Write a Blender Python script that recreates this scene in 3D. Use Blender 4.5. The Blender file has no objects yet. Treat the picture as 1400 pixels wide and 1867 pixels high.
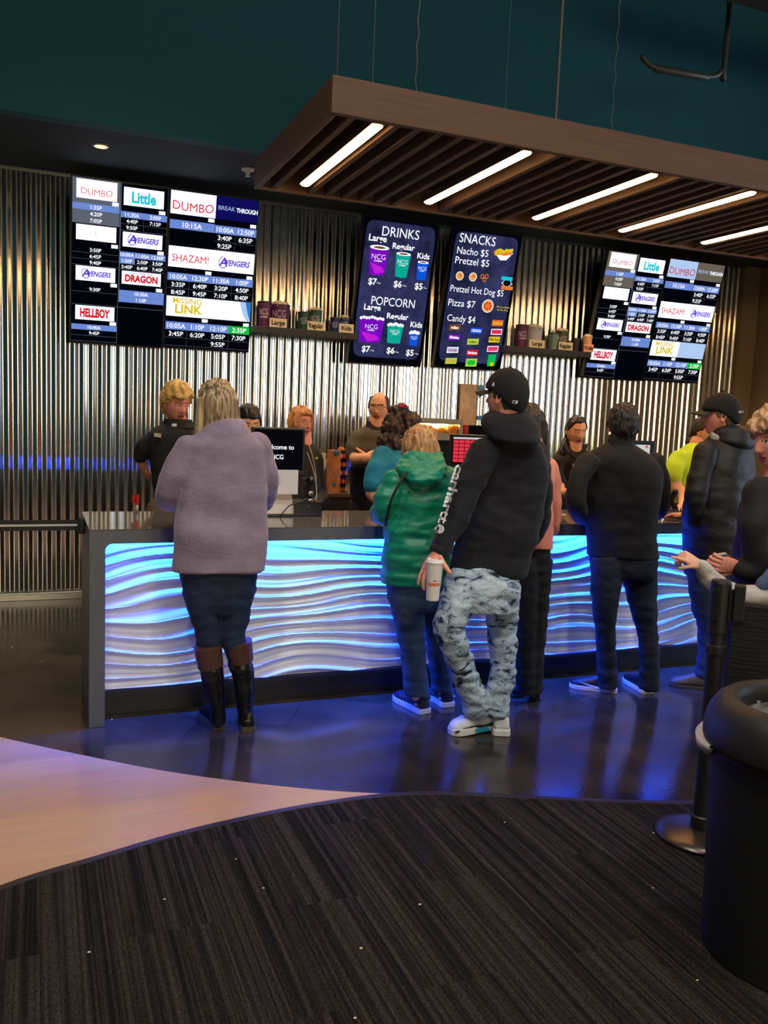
import bpy, bmesh, math, random
import numpy as np
from mathutils import Vector, Matrix, noise
from mathutils.bvhtree import BVHTree

SC = bpy.context.scene
COL = SC.collection
rnd = random.Random(7)
PI = math.pi

# ------------------------------------------------------------------ camera
FPX, CXP, CYP, CAMH = 1554.86, 700.0, 933.5, 1.6
YAW, PITCH, ROLL = 0.38835063, 0.1122579, 0.04097652
cy_, sy_ = math.cos(YAW), math.sin(YAW)
cp_, sp_ = math.cos(PITCH), math.sin(PITCH)
FWD = Vector((sy_ * cp_, cy_ * cp_, -sp_))
_r = Vector((cy_, -sy_, 0)); _u = _r.cross(FWD)
RGT = math.cos(ROLL) * _r + math.sin(ROLL) * _u
UPV = -math.sin(ROLL) * _r + math.cos(ROLL) * _u
CAM = Vector((0, 0, CAMH))
cam_d = bpy.data.cameras.new('camera')
cam = bpy.data.objects.new('camera', cam_d)
COL.objects.link(cam)
M3 = Matrix((RGT, UPV, -FWD)).transposed()
cam.matrix_world = Matrix.Translation(CAM) @ M3.to_4x4()
cam_d.sensor_fit = 'HORIZONTAL'; cam_d.sensor_width = 36.0
cam_d.lens = FPX / 1400 * 36.0
cam_d.clip_start = 0.05
SC.camera = cam

# ------------------------------------------------------------------ view + world
SC.view_settings.view_transform = 'Standard'
SC.view_settings.look = 'None'
SC.view_settings.exposure = 0.0
SC.view_settings.gamma = 1.0
SC.view_settings.use_curve_mapping = False
try:
    SC.cycles.use_denoising = True
    SC.cycles.denoiser = 'OPENIMAGEDENOISE'
    SC.cycles.max_bounces = 8
    SC.cycles.sample_clamp_indirect = 4.0
except Exception:
    pass
w = bpy.data.worlds.new('world'); SC.world = w; w.use_nodes = True
w.node_tree.nodes['Background'].inputs[0].default_value = (0.55, 0.62, 0.72, 1)
w.node_tree.nodes['Background'].inputs[1].default_value = 0.06

def area(name, loc, to, sx, sy, col, power, spread=PI):
    l = bpy.data.lights.new(name, 'AREA'); l.shape = 'RECTANGLE'
    l.size = sx; l.size_y = sy; l.color = col; l.energy = power; l.spread = spread
    o = bpy.data.objects.new(name, l); COL.objects.link(o)
    o.location = loc
    o.rotation_euler = (Vector(to) - Vector(loc)).to_track_quat('-Z', 'Y').to_euler()
    return o

def spot(name, loc, to, col, power, ang=1.6, r=0.04):
    l = bpy.data.lights.new(name, 'SPOT'); l.color = col; l.energy = power
    l.spot_size = ang; l.spot_blend = 0.6; l.shadow_soft_size = r
    o = bpy.data.objects.new(name, l); COL.objects.link(o); o.location = loc
    o.rotation_euler = (Vector(to) - Vector(loc)).to_track_quat('-Z', 'Y').to_euler()
    return o

WARM = (1.0, 0.72, 0.45)
# unseen fill spots added high in the lobby to brighten people and floor
for x_, y_, e_ in ((-1.2, -0.6, 280), (1.2, -1.2, 330), (3.6, -0.6, 250), (0.0, 1.8, 250), (3.0, 1.7, 190), (5.8, 1.0, 120)):
    spot('lobby_fill_spot', (x_, y_, 6.3), (x_ * .8 + .5, y_ + 1.9, 0), (1.0, 0.9, 0.8), e_, 1.5, 0.08)
# soffit downlights over the serving aisle
for x_ in (0.416, 1.55, 2.7, 3.85, 5.0, 6.15):
    spot('soffit_spot', (x_, 6.445, 3.33), (x_, 6.15, 0), (1.0, 0.74, 0.46), 62, 1.9, 0.05)

# ------------------------------------------------------------------ helpers
def ray(px, py):
    return FWD + RGT * ((px - CXP) / FPX) - UPV * ((py - CYP) / FPX)
def at(px, py, Y):
    """point on the plane y = Y that the photograph shows at px, py"""
    d = ray(px, py); return CAM + d * (Y / d.y)
def atz(px, py, Z):
    d = ray(px, py); return CAM + d * ((Z - CAMH) / d.z)
def depth(p): return (p - CAM).dot(FWD)
def mpp(p): return depth(p) / FPX

def lin(c):
    c = c / 255.0
    return c / 12.92 if c <= 0.04045 else ((c + 0.055) / 1.055) ** 2.4
def C3(r, g, b): return (lin(r), lin(g), lin(b), 1.0)

MATS = {}
def mat(name, col=(128, 128, 128), rough=0.6, metal=0.0, spec=0.5, bump=0.0, bscale=40.0, var=0.0, vscale=4.0,
        stretch=(1, 1, 1), emit=None, estr=0.0, coat=0.0, sheen=0.0, trans=0.0, alpha=1.0, sss=0.0, tex='Object'):
    if name in MATS: return MATS[name]
    m = bpy.data.materials.new(name); m.use_nodes = True
    nt = m.node_tree; b = nt.nodes['Principled BSDF']
    base = C3(*col)
    b.inputs['Base Color'].default_value = base
    b.inputs['Roughness'].default_value = rough
    b.inputs['Metallic'].default_value = metal
    b.inputs['Specular IOR Level'].default_value = spec
    if coat: b.inputs['Coat Weight'].default_value = coat; b.inputs['Coat Roughness'].default_value = 0.08
    if sheen: b.inputs['Sheen Weight'].default_value = sheen; b.inputs['Sheen Roughness'].default_value = 0.4
    if trans: b.inputs['Transmission Weight'].default_value = trans
    if alpha < 1: b.inputs['Alpha'].default_value = alpha
    if sss:
        b.inputs['Subsurface Weight'].default_value = sss
        b.inputs['Subsurface Radius'].default_value = (0.01, 0.004, 0.002)
    if emit:
        b.inputs['Emission Color'].default_value = C3(*emit); b.inputs['Emission Strength'].default_value = estr
    if bump or var:
        tc = nt.nodes.new('ShaderNodeTexCoord'); mp = nt.nodes.new('ShaderNodeMapping')
        mp.inputs['Scale'].default_value = stretch
        nt.links.new(tc.outputs[tex], mp.inputs['Vector'])
    if var:
        n = nt.nodes.new('ShaderNodeTexNoise'); n.inputs['Scale'].default_value = vscale
        n.inputs['Detail'].default_value = 4; nt.links.new(mp.outputs[0], n.inputs['Vector'])
        r = nt.nodes.new('ShaderNodeValToRGB')
        r.color_ramp.elements[0].position = 0.3; r.color_ramp.elements[1].position = 0.7
        r.color_ramp.elements[0].color = [min(1, c * (1 - var)) for c in base[:3]] + [1]
        r.color_ramp.elements[1].color = [min(1, c * (1 + var)) for c in base[:3]] + [1]
        nt.links.new(n.outputs['Fac'], r.inputs[0]); nt.links.new(r.outputs[0], b.inputs['Base Color'])
    if bump:
        n2 = nt.nodes.new('ShaderNodeTexNoise'); n2.inputs['Scale'].default_value = bscale
        n2.inputs['Detail'].default_value = 5
        nt.links.new(mp.outputs[0], n2.inputs['Vector'])
        bp = nt.nodes.new('ShaderNodeBump'); bp.inputs['Strength'].default_value = bump; bp.inputs['Distance'].default_value = 0.01
        nt.links.new(n2.outputs['Fac'], bp.inputs['Height']); nt.links.new(bp.outputs[0], b.inputs['Normal'])
    MATS[name] = m; return m

def emis(name, col, s=1.0):
    if name in MATS: return MATS[name]
    m = bpy.data.materials.new(name); m.use_nodes = True; nt = m.node_tree
    nt.nodes.clear(); e = nt.nodes.new('ShaderNodeEmission'); o = nt.nodes.new('ShaderNodeOutputMaterial')
    e.inputs[0].default_value = C3(*col); e.inputs[1].default_value = s
    nt.links.new(e.outputs[0], o.inputs[0]); MATS[name] = m; return m

class G:
    """collects vertices and faces (with a material slot each)"""
    def __init__(s): s.v = []; s.f = []; s.m = []
    def add(s, vs, fs, mi=0):
        o = len(s.v); s.v += [tuple(p) for p in vs]; s.f += [tuple(i + o for i in f) for f in fs]
        s.m += ([mi] * len(fs) if isinstance(mi, int) else list(mi)); return s
    def box(s, a, b, mi=0):
        (x0, y0, z0), (x1, y1, z1) = a, b
        vs = [(x0, y0, z0), (x1, y0, z0), (x1, y1, z0), (x0, y1, z0), (x0, y0, z1), (x1, y0, z1), (x1, y1, z1), (x0, y1, z1)]
        return s.add(vs, [(0, 3, 2, 1), (4, 5, 6, 7), (0, 1, 5, 4), (1, 2, 6, 5), (2, 3, 7, 6), (3, 0, 4, 7)], mi)
    def obox(s, o, U, V, W, mi=0):
        """box from corner o along vectors U V W"""
        o, U, V, W = map(Vector, (o, U, V, W))
        vs = [o, o + U, o + U + V, o + V, o + W, o + U + W, o + U + V + W, o + V + W]
        fs = [(0, 3, 2, 1), (4, 5, 6, 7), (0, 1, 5, 4), (1, 2, 6, 5), (2, 3, 7, 6), (3, 0, 4, 7)]
        if U.cross(V).dot(W) < 0: fs = [f[::-1] for f in fs]
        return s.add(vs, fs, mi)
    def prism(s, pts, d, mi=0):
        """closed outline pts (counter-clockwise about d) swept along d"""
        n = len(pts); d = Vector(d); a = [Vector(p) for p in pts]; b = [p + d for p in a]
        nrm = Vector((0, 0, 0))
        for i in range(n): nrm += a[i].cross(a[(i + 1) % n])
        fl = nrm.dot(d) < 0
        fs = [tuple(range(n))[::-1], tuple(range(n, 2 * n))] + [(i, (i + 1) % n, (i + 1) % n + n, i + n) for i in range(n)]
        if fl: fs = [f[::-1] for f in fs]
        return s.add(a + b, fs, mi)
    def rings(s, R, mi=0, closed=True, cap=(True, True)):
        n = len(R[0]); vs = [p for r in R for p in r]; fs = []
        for i in range(len(R) - 1):
            for j in range(n if closed else n - 1):
                k = (j + 1) % n
                fs.append((i * n + j, i * n + k, (i + 1) * n + k, (i + 1) * n + j))
        if cap[0]: fs.append(tuple(range(n))[::-1])
        if cap[1]: fs.append(tuple((len(R) - 1) * n + j for j in range(n)))
        return s.add(vs, fs, mi)
    def lathe(s, prof, c=(0, 0, 0), n=32, mi=0, ax=None, cap=(True, True)):
        """prof: (r, z); about the vertical through c, or about ax"""
        c = Vector(c)
        q = Vector((0, 0, 1)).rotation_difference(Vector(ax)) if ax is not None else None
        R = []
        for r, z in prof:
            ring = []
            for j in range(n):
                t = 2 * PI * j / n; p = Vector((r * math.cos(t), r * math.sin(t), z))
                if q: p = q @ p
                ring.append(c + p)
            R.append(ring)
        return s.rings(R, mi, cap=cap)
    def tube(s, pts, rad, n=12, mi=0, dome=True, side=None, flat=1.0, sub=4):
        """smooth tube along pts; rad a number or a list; flat squashes it along side's normal"""
        P = [Vector(p) for p in pts]
        Rr = list(rad) if hasattr(rad, '__len__') else [rad] * len(P)
        if len(P) > 2 and sub > 1: P, Rr = spline(P, Rr, sub)
        if dome:
            for e in (0, 1):
                a, b = (P[0], P[1]) if e == 0 else (P[-1], P[-2]); r = Rr[0] if e == 0 else Rr[-1]
                d = (a - b).normalized(); ex = []
                for t in (30, 58, 80):
                    ex.append((a + d * r * math.sin(math.radians(t)), max(r * math.cos(math.radians(t)), 1e-4)))
                if e == 0: P = [x[0] for x in ex][::-1] + P; Rr = [x[1] for x in ex][::-1] + Rr
                else: P = P + [x[0] for x in ex]; Rr = Rr + [x[1] for x in ex]
        R = []; u = Vector(side) if side is not None else None; prev = None
        for i, p in enumerate(P):
            t = (P[min(i + 1, len(P) - 1)] - P[max(i - 1, 0)])
            t = t.normalized() if t.length > 1e-9 else Vector((0, 0, 1))
            if side is not None: uu = Vector(side) - t * t.dot(Vector(side))
            elif prev is None:
                uu = t.orthogonal()
            else: uu = prev - t * t.dot(prev)
            uu.normalize(); prev = uu; vv = t.cross(uu)
            R.append([p + uu * Rr[i] * math.cos(2 * PI * j / n) + vv * Rr[i] * flat * math.sin(2 * PI * j / n) for j in range(n)])
        return s.rings(R, mi)
    def ball(s, c, r, n=20, mi=0, rot=None):
        c = Vector(c); r = Vector(r) if hasattr(r, '__len__') else Vector((r, r, r)); R = []
        for i in range(1, n // 2):
            t = PI * i / (n // 2); ring = []
            for j in range(n):
                a = 2 * PI * j / n
                p = Vector((r.x * math.sin(t) * math.cos(a), r.y * math.sin(t) * math.sin(a), -r.z * math.cos(t)))
                ring.append(c + (rot @ p if rot else p))
            R.append(ring)
        return s.rings(R, mi)
    def mesh(s, name, mats, smooth=False):
        me = bpy.data.meshes.new(name); me.from_pydata([tuple(p) for p in s.v], [], s.f)
        for m in (mats if isinstance(mats, (list, tuple)) else [mats]): me.materials.append(m)
        me.polygons.foreach_set('material_index', s.m)
        if smooth: me.polygons.foreach_set('use_smooth', [True] * len(me.polygons))
        me.update(); return me

def spline(P, R, sub):
    op, orr = [], []
    n = len(P)
    for i in range(n - 1):
        p0 = P[max(i - 1, 0)]; p1 = P[i]; p2 = P[i + 1]; p3 = P[min(i + 2, n - 1)]
        for k in range(sub):
            t = k / sub; t2 = t * t; t3 = t2 * t
            op.append(0.5 * ((2 * p1) + (-p0 + p2) * t + (2 * p0 - 5 * p1 + 4 * p2 - p3) * t2 + (-p0 + 3 * p1 - 3 * p2 + p3) * t3))
            orr.append(R[i] + (R[i + 1] - R[i]) * (t * t * (3 - 2 * t) * 0.5 + t * 0.5))
    op.append(P[-1]); orr.append(R[-1]); return op, orr

def link(name, me, parent=None, loc=None):
    o = bpy.data.objects.new(name, me); COL.objects.link(o)
    if parent is not None:
        o.parent = parent
        o.location = -wpos(parent)
    if loc is not None: o.location = loc
    return o
def wpos(o):
    p = Vector(o.location)
    while o.parent is not None: o = o.parent; p += Vector(o.location)
    return p
def put(name, g, mats, parent=None, smooth=False, bevel=0.0, seg=2):
    me = g.mesh(name, mats, smooth)
    o = link(name, me, parent)
    if bevel:
        b = o.modifiers.new('bevel', 'BEVEL'); b.width = bevel; b.segments = seg; b.limit_method = 'ANGLE'; b.angle_limit = 0.6
        b.harden_normals = False
    return o
def tag(o, label, cat, group=None):
    o['label'] = label; o['category'] = cat
    if group: o['group'] = group
    return o
def struct(o): o['kind'] = 'structure'; return o
def thing(name, label, cat, loc=(0, 0, 0), group=None):
    o = bpy.data.objects.new(name, None); COL.objects.link(o); o.location = loc
    o.empty_display_size = 0.1
    return tag(o, label, cat, group)
def dup(root, loc, label=None):
    def cp(o, par):
        c = o.copy(); COL.objects.link(c)
        if par is not None: c.parent = par
        for ch in [x for x in bpy.data.objects if x.parent == o and x is not c]: cp(ch, c)
        return c
    r = cp(root, None); r.location = loc
    if label: r['label'] = label
    return r

def to_mesh_data(me):
    n = len(me.vertices); co = np.empty(n * 3, 'f'); me.vertices.foreach_get('co', co); return co.reshape(-1, 3)

def fuse(g, voxel=0.008, smooth=4, folds=None, shrink=0.5):
    """one continuous skin around the overlapping closed pieces in g; returns a G"""
    me = g.mesh('tmp', mat('tmp')); o = bpy.data.objects.new('tmp', me); COL.objects.link(o)
    r = o.modifiers.new('r', 'REMESH'); r.mode = 'VOXEL'; r.voxel_size = voxel; r.adaptivity = 0
    if smooth:
        s = o.modifiers.new('s', 'SMOOTH'); s.iterations = smooth; s.factor = shrink
    dg = bpy.context.evaluated_depsgraph_get(); dg.update()
    m2 = bpy.data.meshes.new_from_object(o.evaluated_get(dg))
    co = to_mesh_data(m2).astype(float)
    if folds:
        no = np.empty(len(m2.vertices) * 3, 'f'); m2.vertex_normals.foreach_get('vector', no); no = no.reshape(-1, 3)
        for (amp, sx, sy, sz, seed) in folds:
            d = np.array([noise.noise((c[0] * sx + seed, c[1] * sy + seed * 2, c[2] * sz)) for c in co])
            d = d * amp * 2
            co = co + no * d[:, None]
    out = G(); out.v = [tuple(c) for c in co]; out.f = [tuple(p.vertices) for p in m2.polygons]; out.m = [0] * len(out.f)
    bpy.data.objects.remove(o); bpy.data.meshes.remove(me); bpy.data.meshes.remove(m2)
    return out

# text -------------------------------------------------------------------
_TX = {}
def glyphs(body, bold=0.0):
    k = (body, bold)
    if k in _TX: return _TX[k]
    cu = bpy.data.curves.new('t', 'FONT'); cu.body = body; cu.size = 1.0; cu.resolution_u = 3; cu.offset = bold
    o = bpy.data.objects.new('t', cu); COL.objects.link(o)
    dg = bpy.context.evaluated_depsgraph_get(); dg.update()
    me = bpy.data.meshes.new_from_object(o.evaluated_get(dg))
    co = to_mesh_data(me)[:, :2].astype(float).copy(); fs = [tuple(p.vertices) for p in me.polygons]
    bpy.data.objects.remove(o); bpy.data.curves.remove(cu); bpy.data.meshes.remove(me)
    _TX[k] = (co, fs); return _TX[k]
CAPH = None
def text_on(g, body, c, U, V, N, h, mi=0, maxw=None, bold=0.0, slant=0.0, align=0, arch=0.0, fitw=None):
    """flat lettering centred at c; U right, V up, N out; h cap height"""
    global CAPH
    if CAPH is None:
        q, _ = glyphs('H'); CAPH = q[:, 1].max()
    co, fs = glyphs(body, bold)
    if len(co) == 0: return
    x = co[:, 0]; y = co[:, 1] - CAPH / 2
    s = h / CAPH; x0, x1 = x.min(), x.max(); wd = (x1 - x0) * s; sx = s
    if maxw and wd > maxw: sx = s * maxw / wd
    if fitw: sx = s * fitw / wd
    xx = (x - ((x0 + x1) / 2 if align == 0 else (x0 if align < 0 else x1))) * sx + slant * y * s
    yy = y * s
    if arch: yy = yy - arch * (xx / max(abs(xx).max(), 1e-6)) ** 2
    c, U, V, N = Vector(c), Vector(U), Vector(V), Vector(N)
    vs = [c + U * a + V * b for a, b in zip(xx, yy)]
    if fs:
        f = fs[0]; a, b, d = (vs[f[0]], vs[f[1]], vs[f[2]])
        if (b - a).cross(d - a).dot(N) < 0: fs = [q[::-1] for q in fs]
    g.add(vs, fs, mi)

# ------------------------------------------------------------------ structure
YW, XR, XC = 7.385, 7.33, 7.11      # back wall, right wall, end of the corrugated sheet
ZS, YB = 3.37, 5.97                 # soffit height, bulkhead face

def steel():
    m = bpy.data.materials.new('galvanised_steel'); m.use_nodes = True; nt = m.node_tree; b = nt.nodes['Principled BSDF']
    b.inputs['Metallic'].default_value = 1.0
    tc = nt.nodes.new('ShaderNodeTexCoord'); mp = nt.nodes.new('ShaderNodeMapping'); mp.inputs['Scale'].default_value = (9, 1, .8)
    n = nt.nodes.new('ShaderNodeTexNoise'); n.inputs['Scale'].default_value = 1.0; n.inputs['Detail'].default_value = 5
    n2 = nt.nodes.new('ShaderNodeTexVoronoi'); n2.inputs['Scale'].default_value = 70
    nt.links.new(tc.outputs['Object'], mp.inputs[0]); nt.links.new(mp.outputs[0], n.inputs['Vector']); nt.links.new(tc.outputs['Object'], n2.inputs['Vector'])
    r = nt.nodes.new('ShaderNodeValToRGB'); r.color_ramp.elements[0].color = (0.70, 0.72, 0.74, 1); r.color_ramp.elements[1].color = (0.86, 0.85, 0.82, 1)
    r.color_ramp.elements[0].position = 0.3; r.color_ramp.elements[1].position = 0.7
    nt.links.new(n.outputs['Fac'], r.inputs[0]); nt.links.new(r.outputs[0], b.inputs['Base Color'])
    rr = nt.nodes.new('ShaderNodeMapRange'); rr.inputs['To Min'].default_value = 0.15; rr.inputs['To Max'].default_value = 0.17
    nt.links.new(n2.outputs['Distance'], rr.inputs['Value']); nt.links.new(rr.outputs[0], b.inputs['Roughness'])
    return m
g = G(); per = 0.070; npp = 20; x0 = -3.0; nx = int((XC - x0) / per * npp)
xs = [x0 + i * per / npp for i in range(nx + 1)]
_pk = [rnd.uniform(0.0036, 0.0064) for _ in range(400)]
def corr(x):
    q = (x + 3.5) / (per / 2); k = int(q); f = q - k
    f = f - math.sin(2 * PI * f) * 0.035
    a = _pk[k] * (1 if k % 2 else -1); b = _pk[k + 1] * (-1 if k % 2 else 1)
    c = 0.16                                    # rounded crests
    if f < c: u = f / c; f = c * u * u / 2 + c / 2 * 0
    elif f > 1 - c: u = (1 - f) / c; f = 1 - c - (c * u * u / 2)
    else: f = c / 2 + (f - c) * (1 - 2 * c + 0) / (1 - 2 * c)
    f = f / (1 - c)
    return a + (b - a) * max(0, min(1, f))
r0 = [(x, YW - 0.014 + corr(x), 0.05) for x in xs]; r1 = [(x, YW - 0.014 + corr(x), ZS) for x in xs]
vs = r0 + r1; n = len(xs)
g.add(vs, [(i, i + 1, n + i + 1, n + i) for i in range(n - 1)])
struct(put('wall_back', g, steel(), smooth=True))
taupe = mat('taupe_paint', (120, 102, 80), 0.7, bump=0.08, bscale=90)
teal = mat('teal_paint', (16, 92, 108), 0.75, bump=0.05, bscale=60)
dsoff = mat('soffit_paint', (34, 52, 62), 0.8)
g = G(); g.box((XC + 0.004, YW - 0.05, 0), (XR, YW, ZS)); struct(put('wall_back_end', g, taupe))
g = G(); g.box((XR, 4.9, 0), (XR + 0.15, YW + .1, 6.4)); struct(put('wall_right', g, taupe))
g = G(); g.box((-3, YW + 0.005, 0), (XR, YW + 0.15, ZS)); struct(put('wall_back_core', g, dsoff))
g = G(); g.box((-5.0, YB, ZS), (XR, YB + 0.12, 6.4)); struct(put('wall_bulkhead', g, teal))
g = G(); g.box((-5.0, YB + 0.12, ZS), (XR, YW + 0.1, ZS + 0.1)); struct(put('ceiling_soffit', g, dsoff))
g = G(); g.box((-5.15, -9, 0), (-5.0, 8.0, 6.4)); struct(put('wall_left', g, teal))
g = G(); g.box((-5.0, 7.9, 0), (-3.0, 8.0, 3.6)); struct(put('wall_back_left', g, teal))
g = G(); g.box((-5.15, -9.2, 6.4), (14.15, 8.0, 6.55)); struct(put('ceiling', g, mat('upper_ceiling', (30, 52, 56), 0.9)))
# front of the lobby, behind the viewer: beige wall with tall warm-glowing windows
g = G(); g.box((-5.15, -9.2, 0), (14.15, -9.05, 6.4)); struct(put('wall_front', g, mat('beige_paint', (196, 160, 118), 0.8)))
sky = emis('daylight', (216, 234, 255), 7.0)
lit = emis('warm_tint_pane', (255, 234, 190), 6.0)  # warm pane glow added to tint the reflections in the steel wall
g = G(); g.box((14.0, -9.05, 0), (14.15, 8.0, 6.4)); struct(put('wall_side', g, MATS['beige_paint']))
g = G(); g.box((XR + .15, 7.9, 0), (14.0, 8.0, 6.4)); struct(put('wall_back_right', g, taupe))
for i, (a, b_) in enumerate([(-3.6, -2.1), (-2.0, -.5), (-.4, 1.1), (1.2, 2.7), (2.8, 4.3)]):
    g = G(); g.box((13.96, a, 0.9), (13.99, b_, 3.9)); w_ = struct(put('window_%d' % (i + 5), g, sky))
    g = G()
    for zz in (0.9, 2.9, 3.86): g.box((13.9, a, zz), (13.96, b_, zz + 0.05))
    for yy in (a, (a + b_) / 2 - 0.025, b_ - 0.05): g.box((13.9, yy, 0.9), (13.96, yy + 0.05, 3.9))
    put('window_frame', g, mat('frame_dark', (30, 30, 32), 0.5), w_)
wins = [(-1.4, .2), (.3, 1.9), (2.0, 3.6), (3.7, 5.3)]
for i, (a, b_) in enumerate(wins):
    g = G(); g.box((a, -9.04, 0.9), (b_, -9.0, 3.9)); w_ = struct(put('window_%d' % (i + 1), g, lit))
    g = G()
    for zz in (0.9, 2.9, 3.86): g.box((a, -9.0, zz), (b_, -8.93, zz + 0.05))
    for xx in (a, (a + b_) / 2 - 0.025, b_ - 0.05): g.box((xx, -9.0, 0.9), (xx + 0.05, -8.93, 3.9))
    put('window_frame', g, mat('frame_dark', (30, 30, 32), 0.5), w_)
# silver channel at the foot and head of the corrugated sheet
g = G(); g.box((-3, YW - 0.055, 0), (XC, YW + 0.004, 0.05)); g.box((-3, YW - 0.06, 0.05), (XC, YW - 0.052, 0.062))
struct(put('baseboard_back', g, mat('brushed_channel', (190, 190, 186), 0.3, metal=0.9), bevel=0.003))
g = G(); g.box((-3, YW - 0.03, ZS - 0.022), (XC, YW - 0.0245, ZS)); g.box((-3, YW - 0.05, ZS - 0.006), (XC, YW - 0.0245, ZS))
struct(put('trim_1', g, mat('top_channel', (120, 124, 122), 0.35, metal=0.9)))

# floor
def floor_mat():
    m = bpy.data.materials.new('dark_slate_floor'); m.use_nodes = True; nt = m.node_tree; b = nt.nodes['Principled BSDF']
    tc = nt.nodes.new('ShaderNodeTexCoord')
    br = nt.nodes.new('ShaderNodeTexBrick'); br.inputs['Scale'].default_value = 1.0
    br.inputs['Brick Width'].default_value = 0.92; br.inputs['Row Height'].default_value = 0.46; br.inputs['Mortar Size'].default_value = 0.0016
    br.inputs['Color1'].default_value = (0.030, 0.025, 0.020, 1); br.inputs['Color2'].default_value = (0.054, 0.044, 0.035, 1); br.inputs['Mortar'].default_value = (0.008, 0.007, 0.006, 1)
    mp0 = nt.nodes.new('ShaderNodeMapping'); mp0.inputs['Rotation'].default_value = (0, 0, 0.5)
    nt.links.new(tc.outputs['Object'], mp0.inputs[0]); nt.links.new(mp0.outputs[0], br.inputs['Vector'])
    n = nt.nodes.new('ShaderNodeTexNoise'); n.inputs['Scale'].default_value = 2.2; n.inputs['Detail'].default_value = 8; n.inputs['Distortion'].default_value = 1.0
    nt.links.new(mp0.outputs[0], n.inputs['Vector'])
    mx = nt.nodes.new('ShaderNodeMixRGB'); mx.blend_type = 'MULTIPLY'; mx.inputs[0].default_value = 0.8
    r = nt.nodes.new('ShaderNodeValToRGB'); r.color_ramp.elements[0].color = (0.55, 0.5, 0.45, 1); r.color_ramp.elements[1].color = (1.5, 1.4, 1.3, 1)
    r.color_ramp.elements[0].position = 0.35; r.color_ramp.elements[1].position = 0.68
    nt.links.new(n.outputs['Fac'], r.inputs[0]); nt.links.new(br.outputs['Color'], mx.inputs[1]); nt.links.new(r.outputs[0], mx.inputs[2])
    nt.links.new(mx.outputs[0], b.inputs['Base Color'])
    n3 = nt.nodes.new('ShaderNodeTexNoise'); n3.inputs['Scale'].default_value = 5; n3.inputs['Detail'].default_value = 6
    nt.links.new(tc.outputs['Object'], n3.inputs['Vector'])
    rr = nt.nodes.new('ShaderNodeMapRange'); rr.inputs['To Min'].default_value = 0.06; rr.inputs['To Max'].default_value = 0.22
    nt.links.new(n3.outputs['Fac'], rr.inputs['Value']); nt.links.new(rr.outputs[0], b.inputs['Roughness'])
    n4 = nt.nodes.new('ShaderNodeTexNoise'); n4.inputs['Scale'].default_value = 60; n4.inputs['Detail'].default_value = 6
    nt.links.new(tc.outputs['Object'], n4.inputs['Vector'])
    bp = nt.nodes.new('ShaderNodeBump'); bp.inputs['Strength'].default_value = 0.05; bp.inputs['Distance'].default_value = 0.01
    nt.links.new(n4.outputs['Fac'], bp.inputs['Height']); nt.links.new(bp.outputs[0], b.inputs['Normal'])
    b.inputs['Specular IOR Level'].default_value = 0.5
    return m
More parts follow.
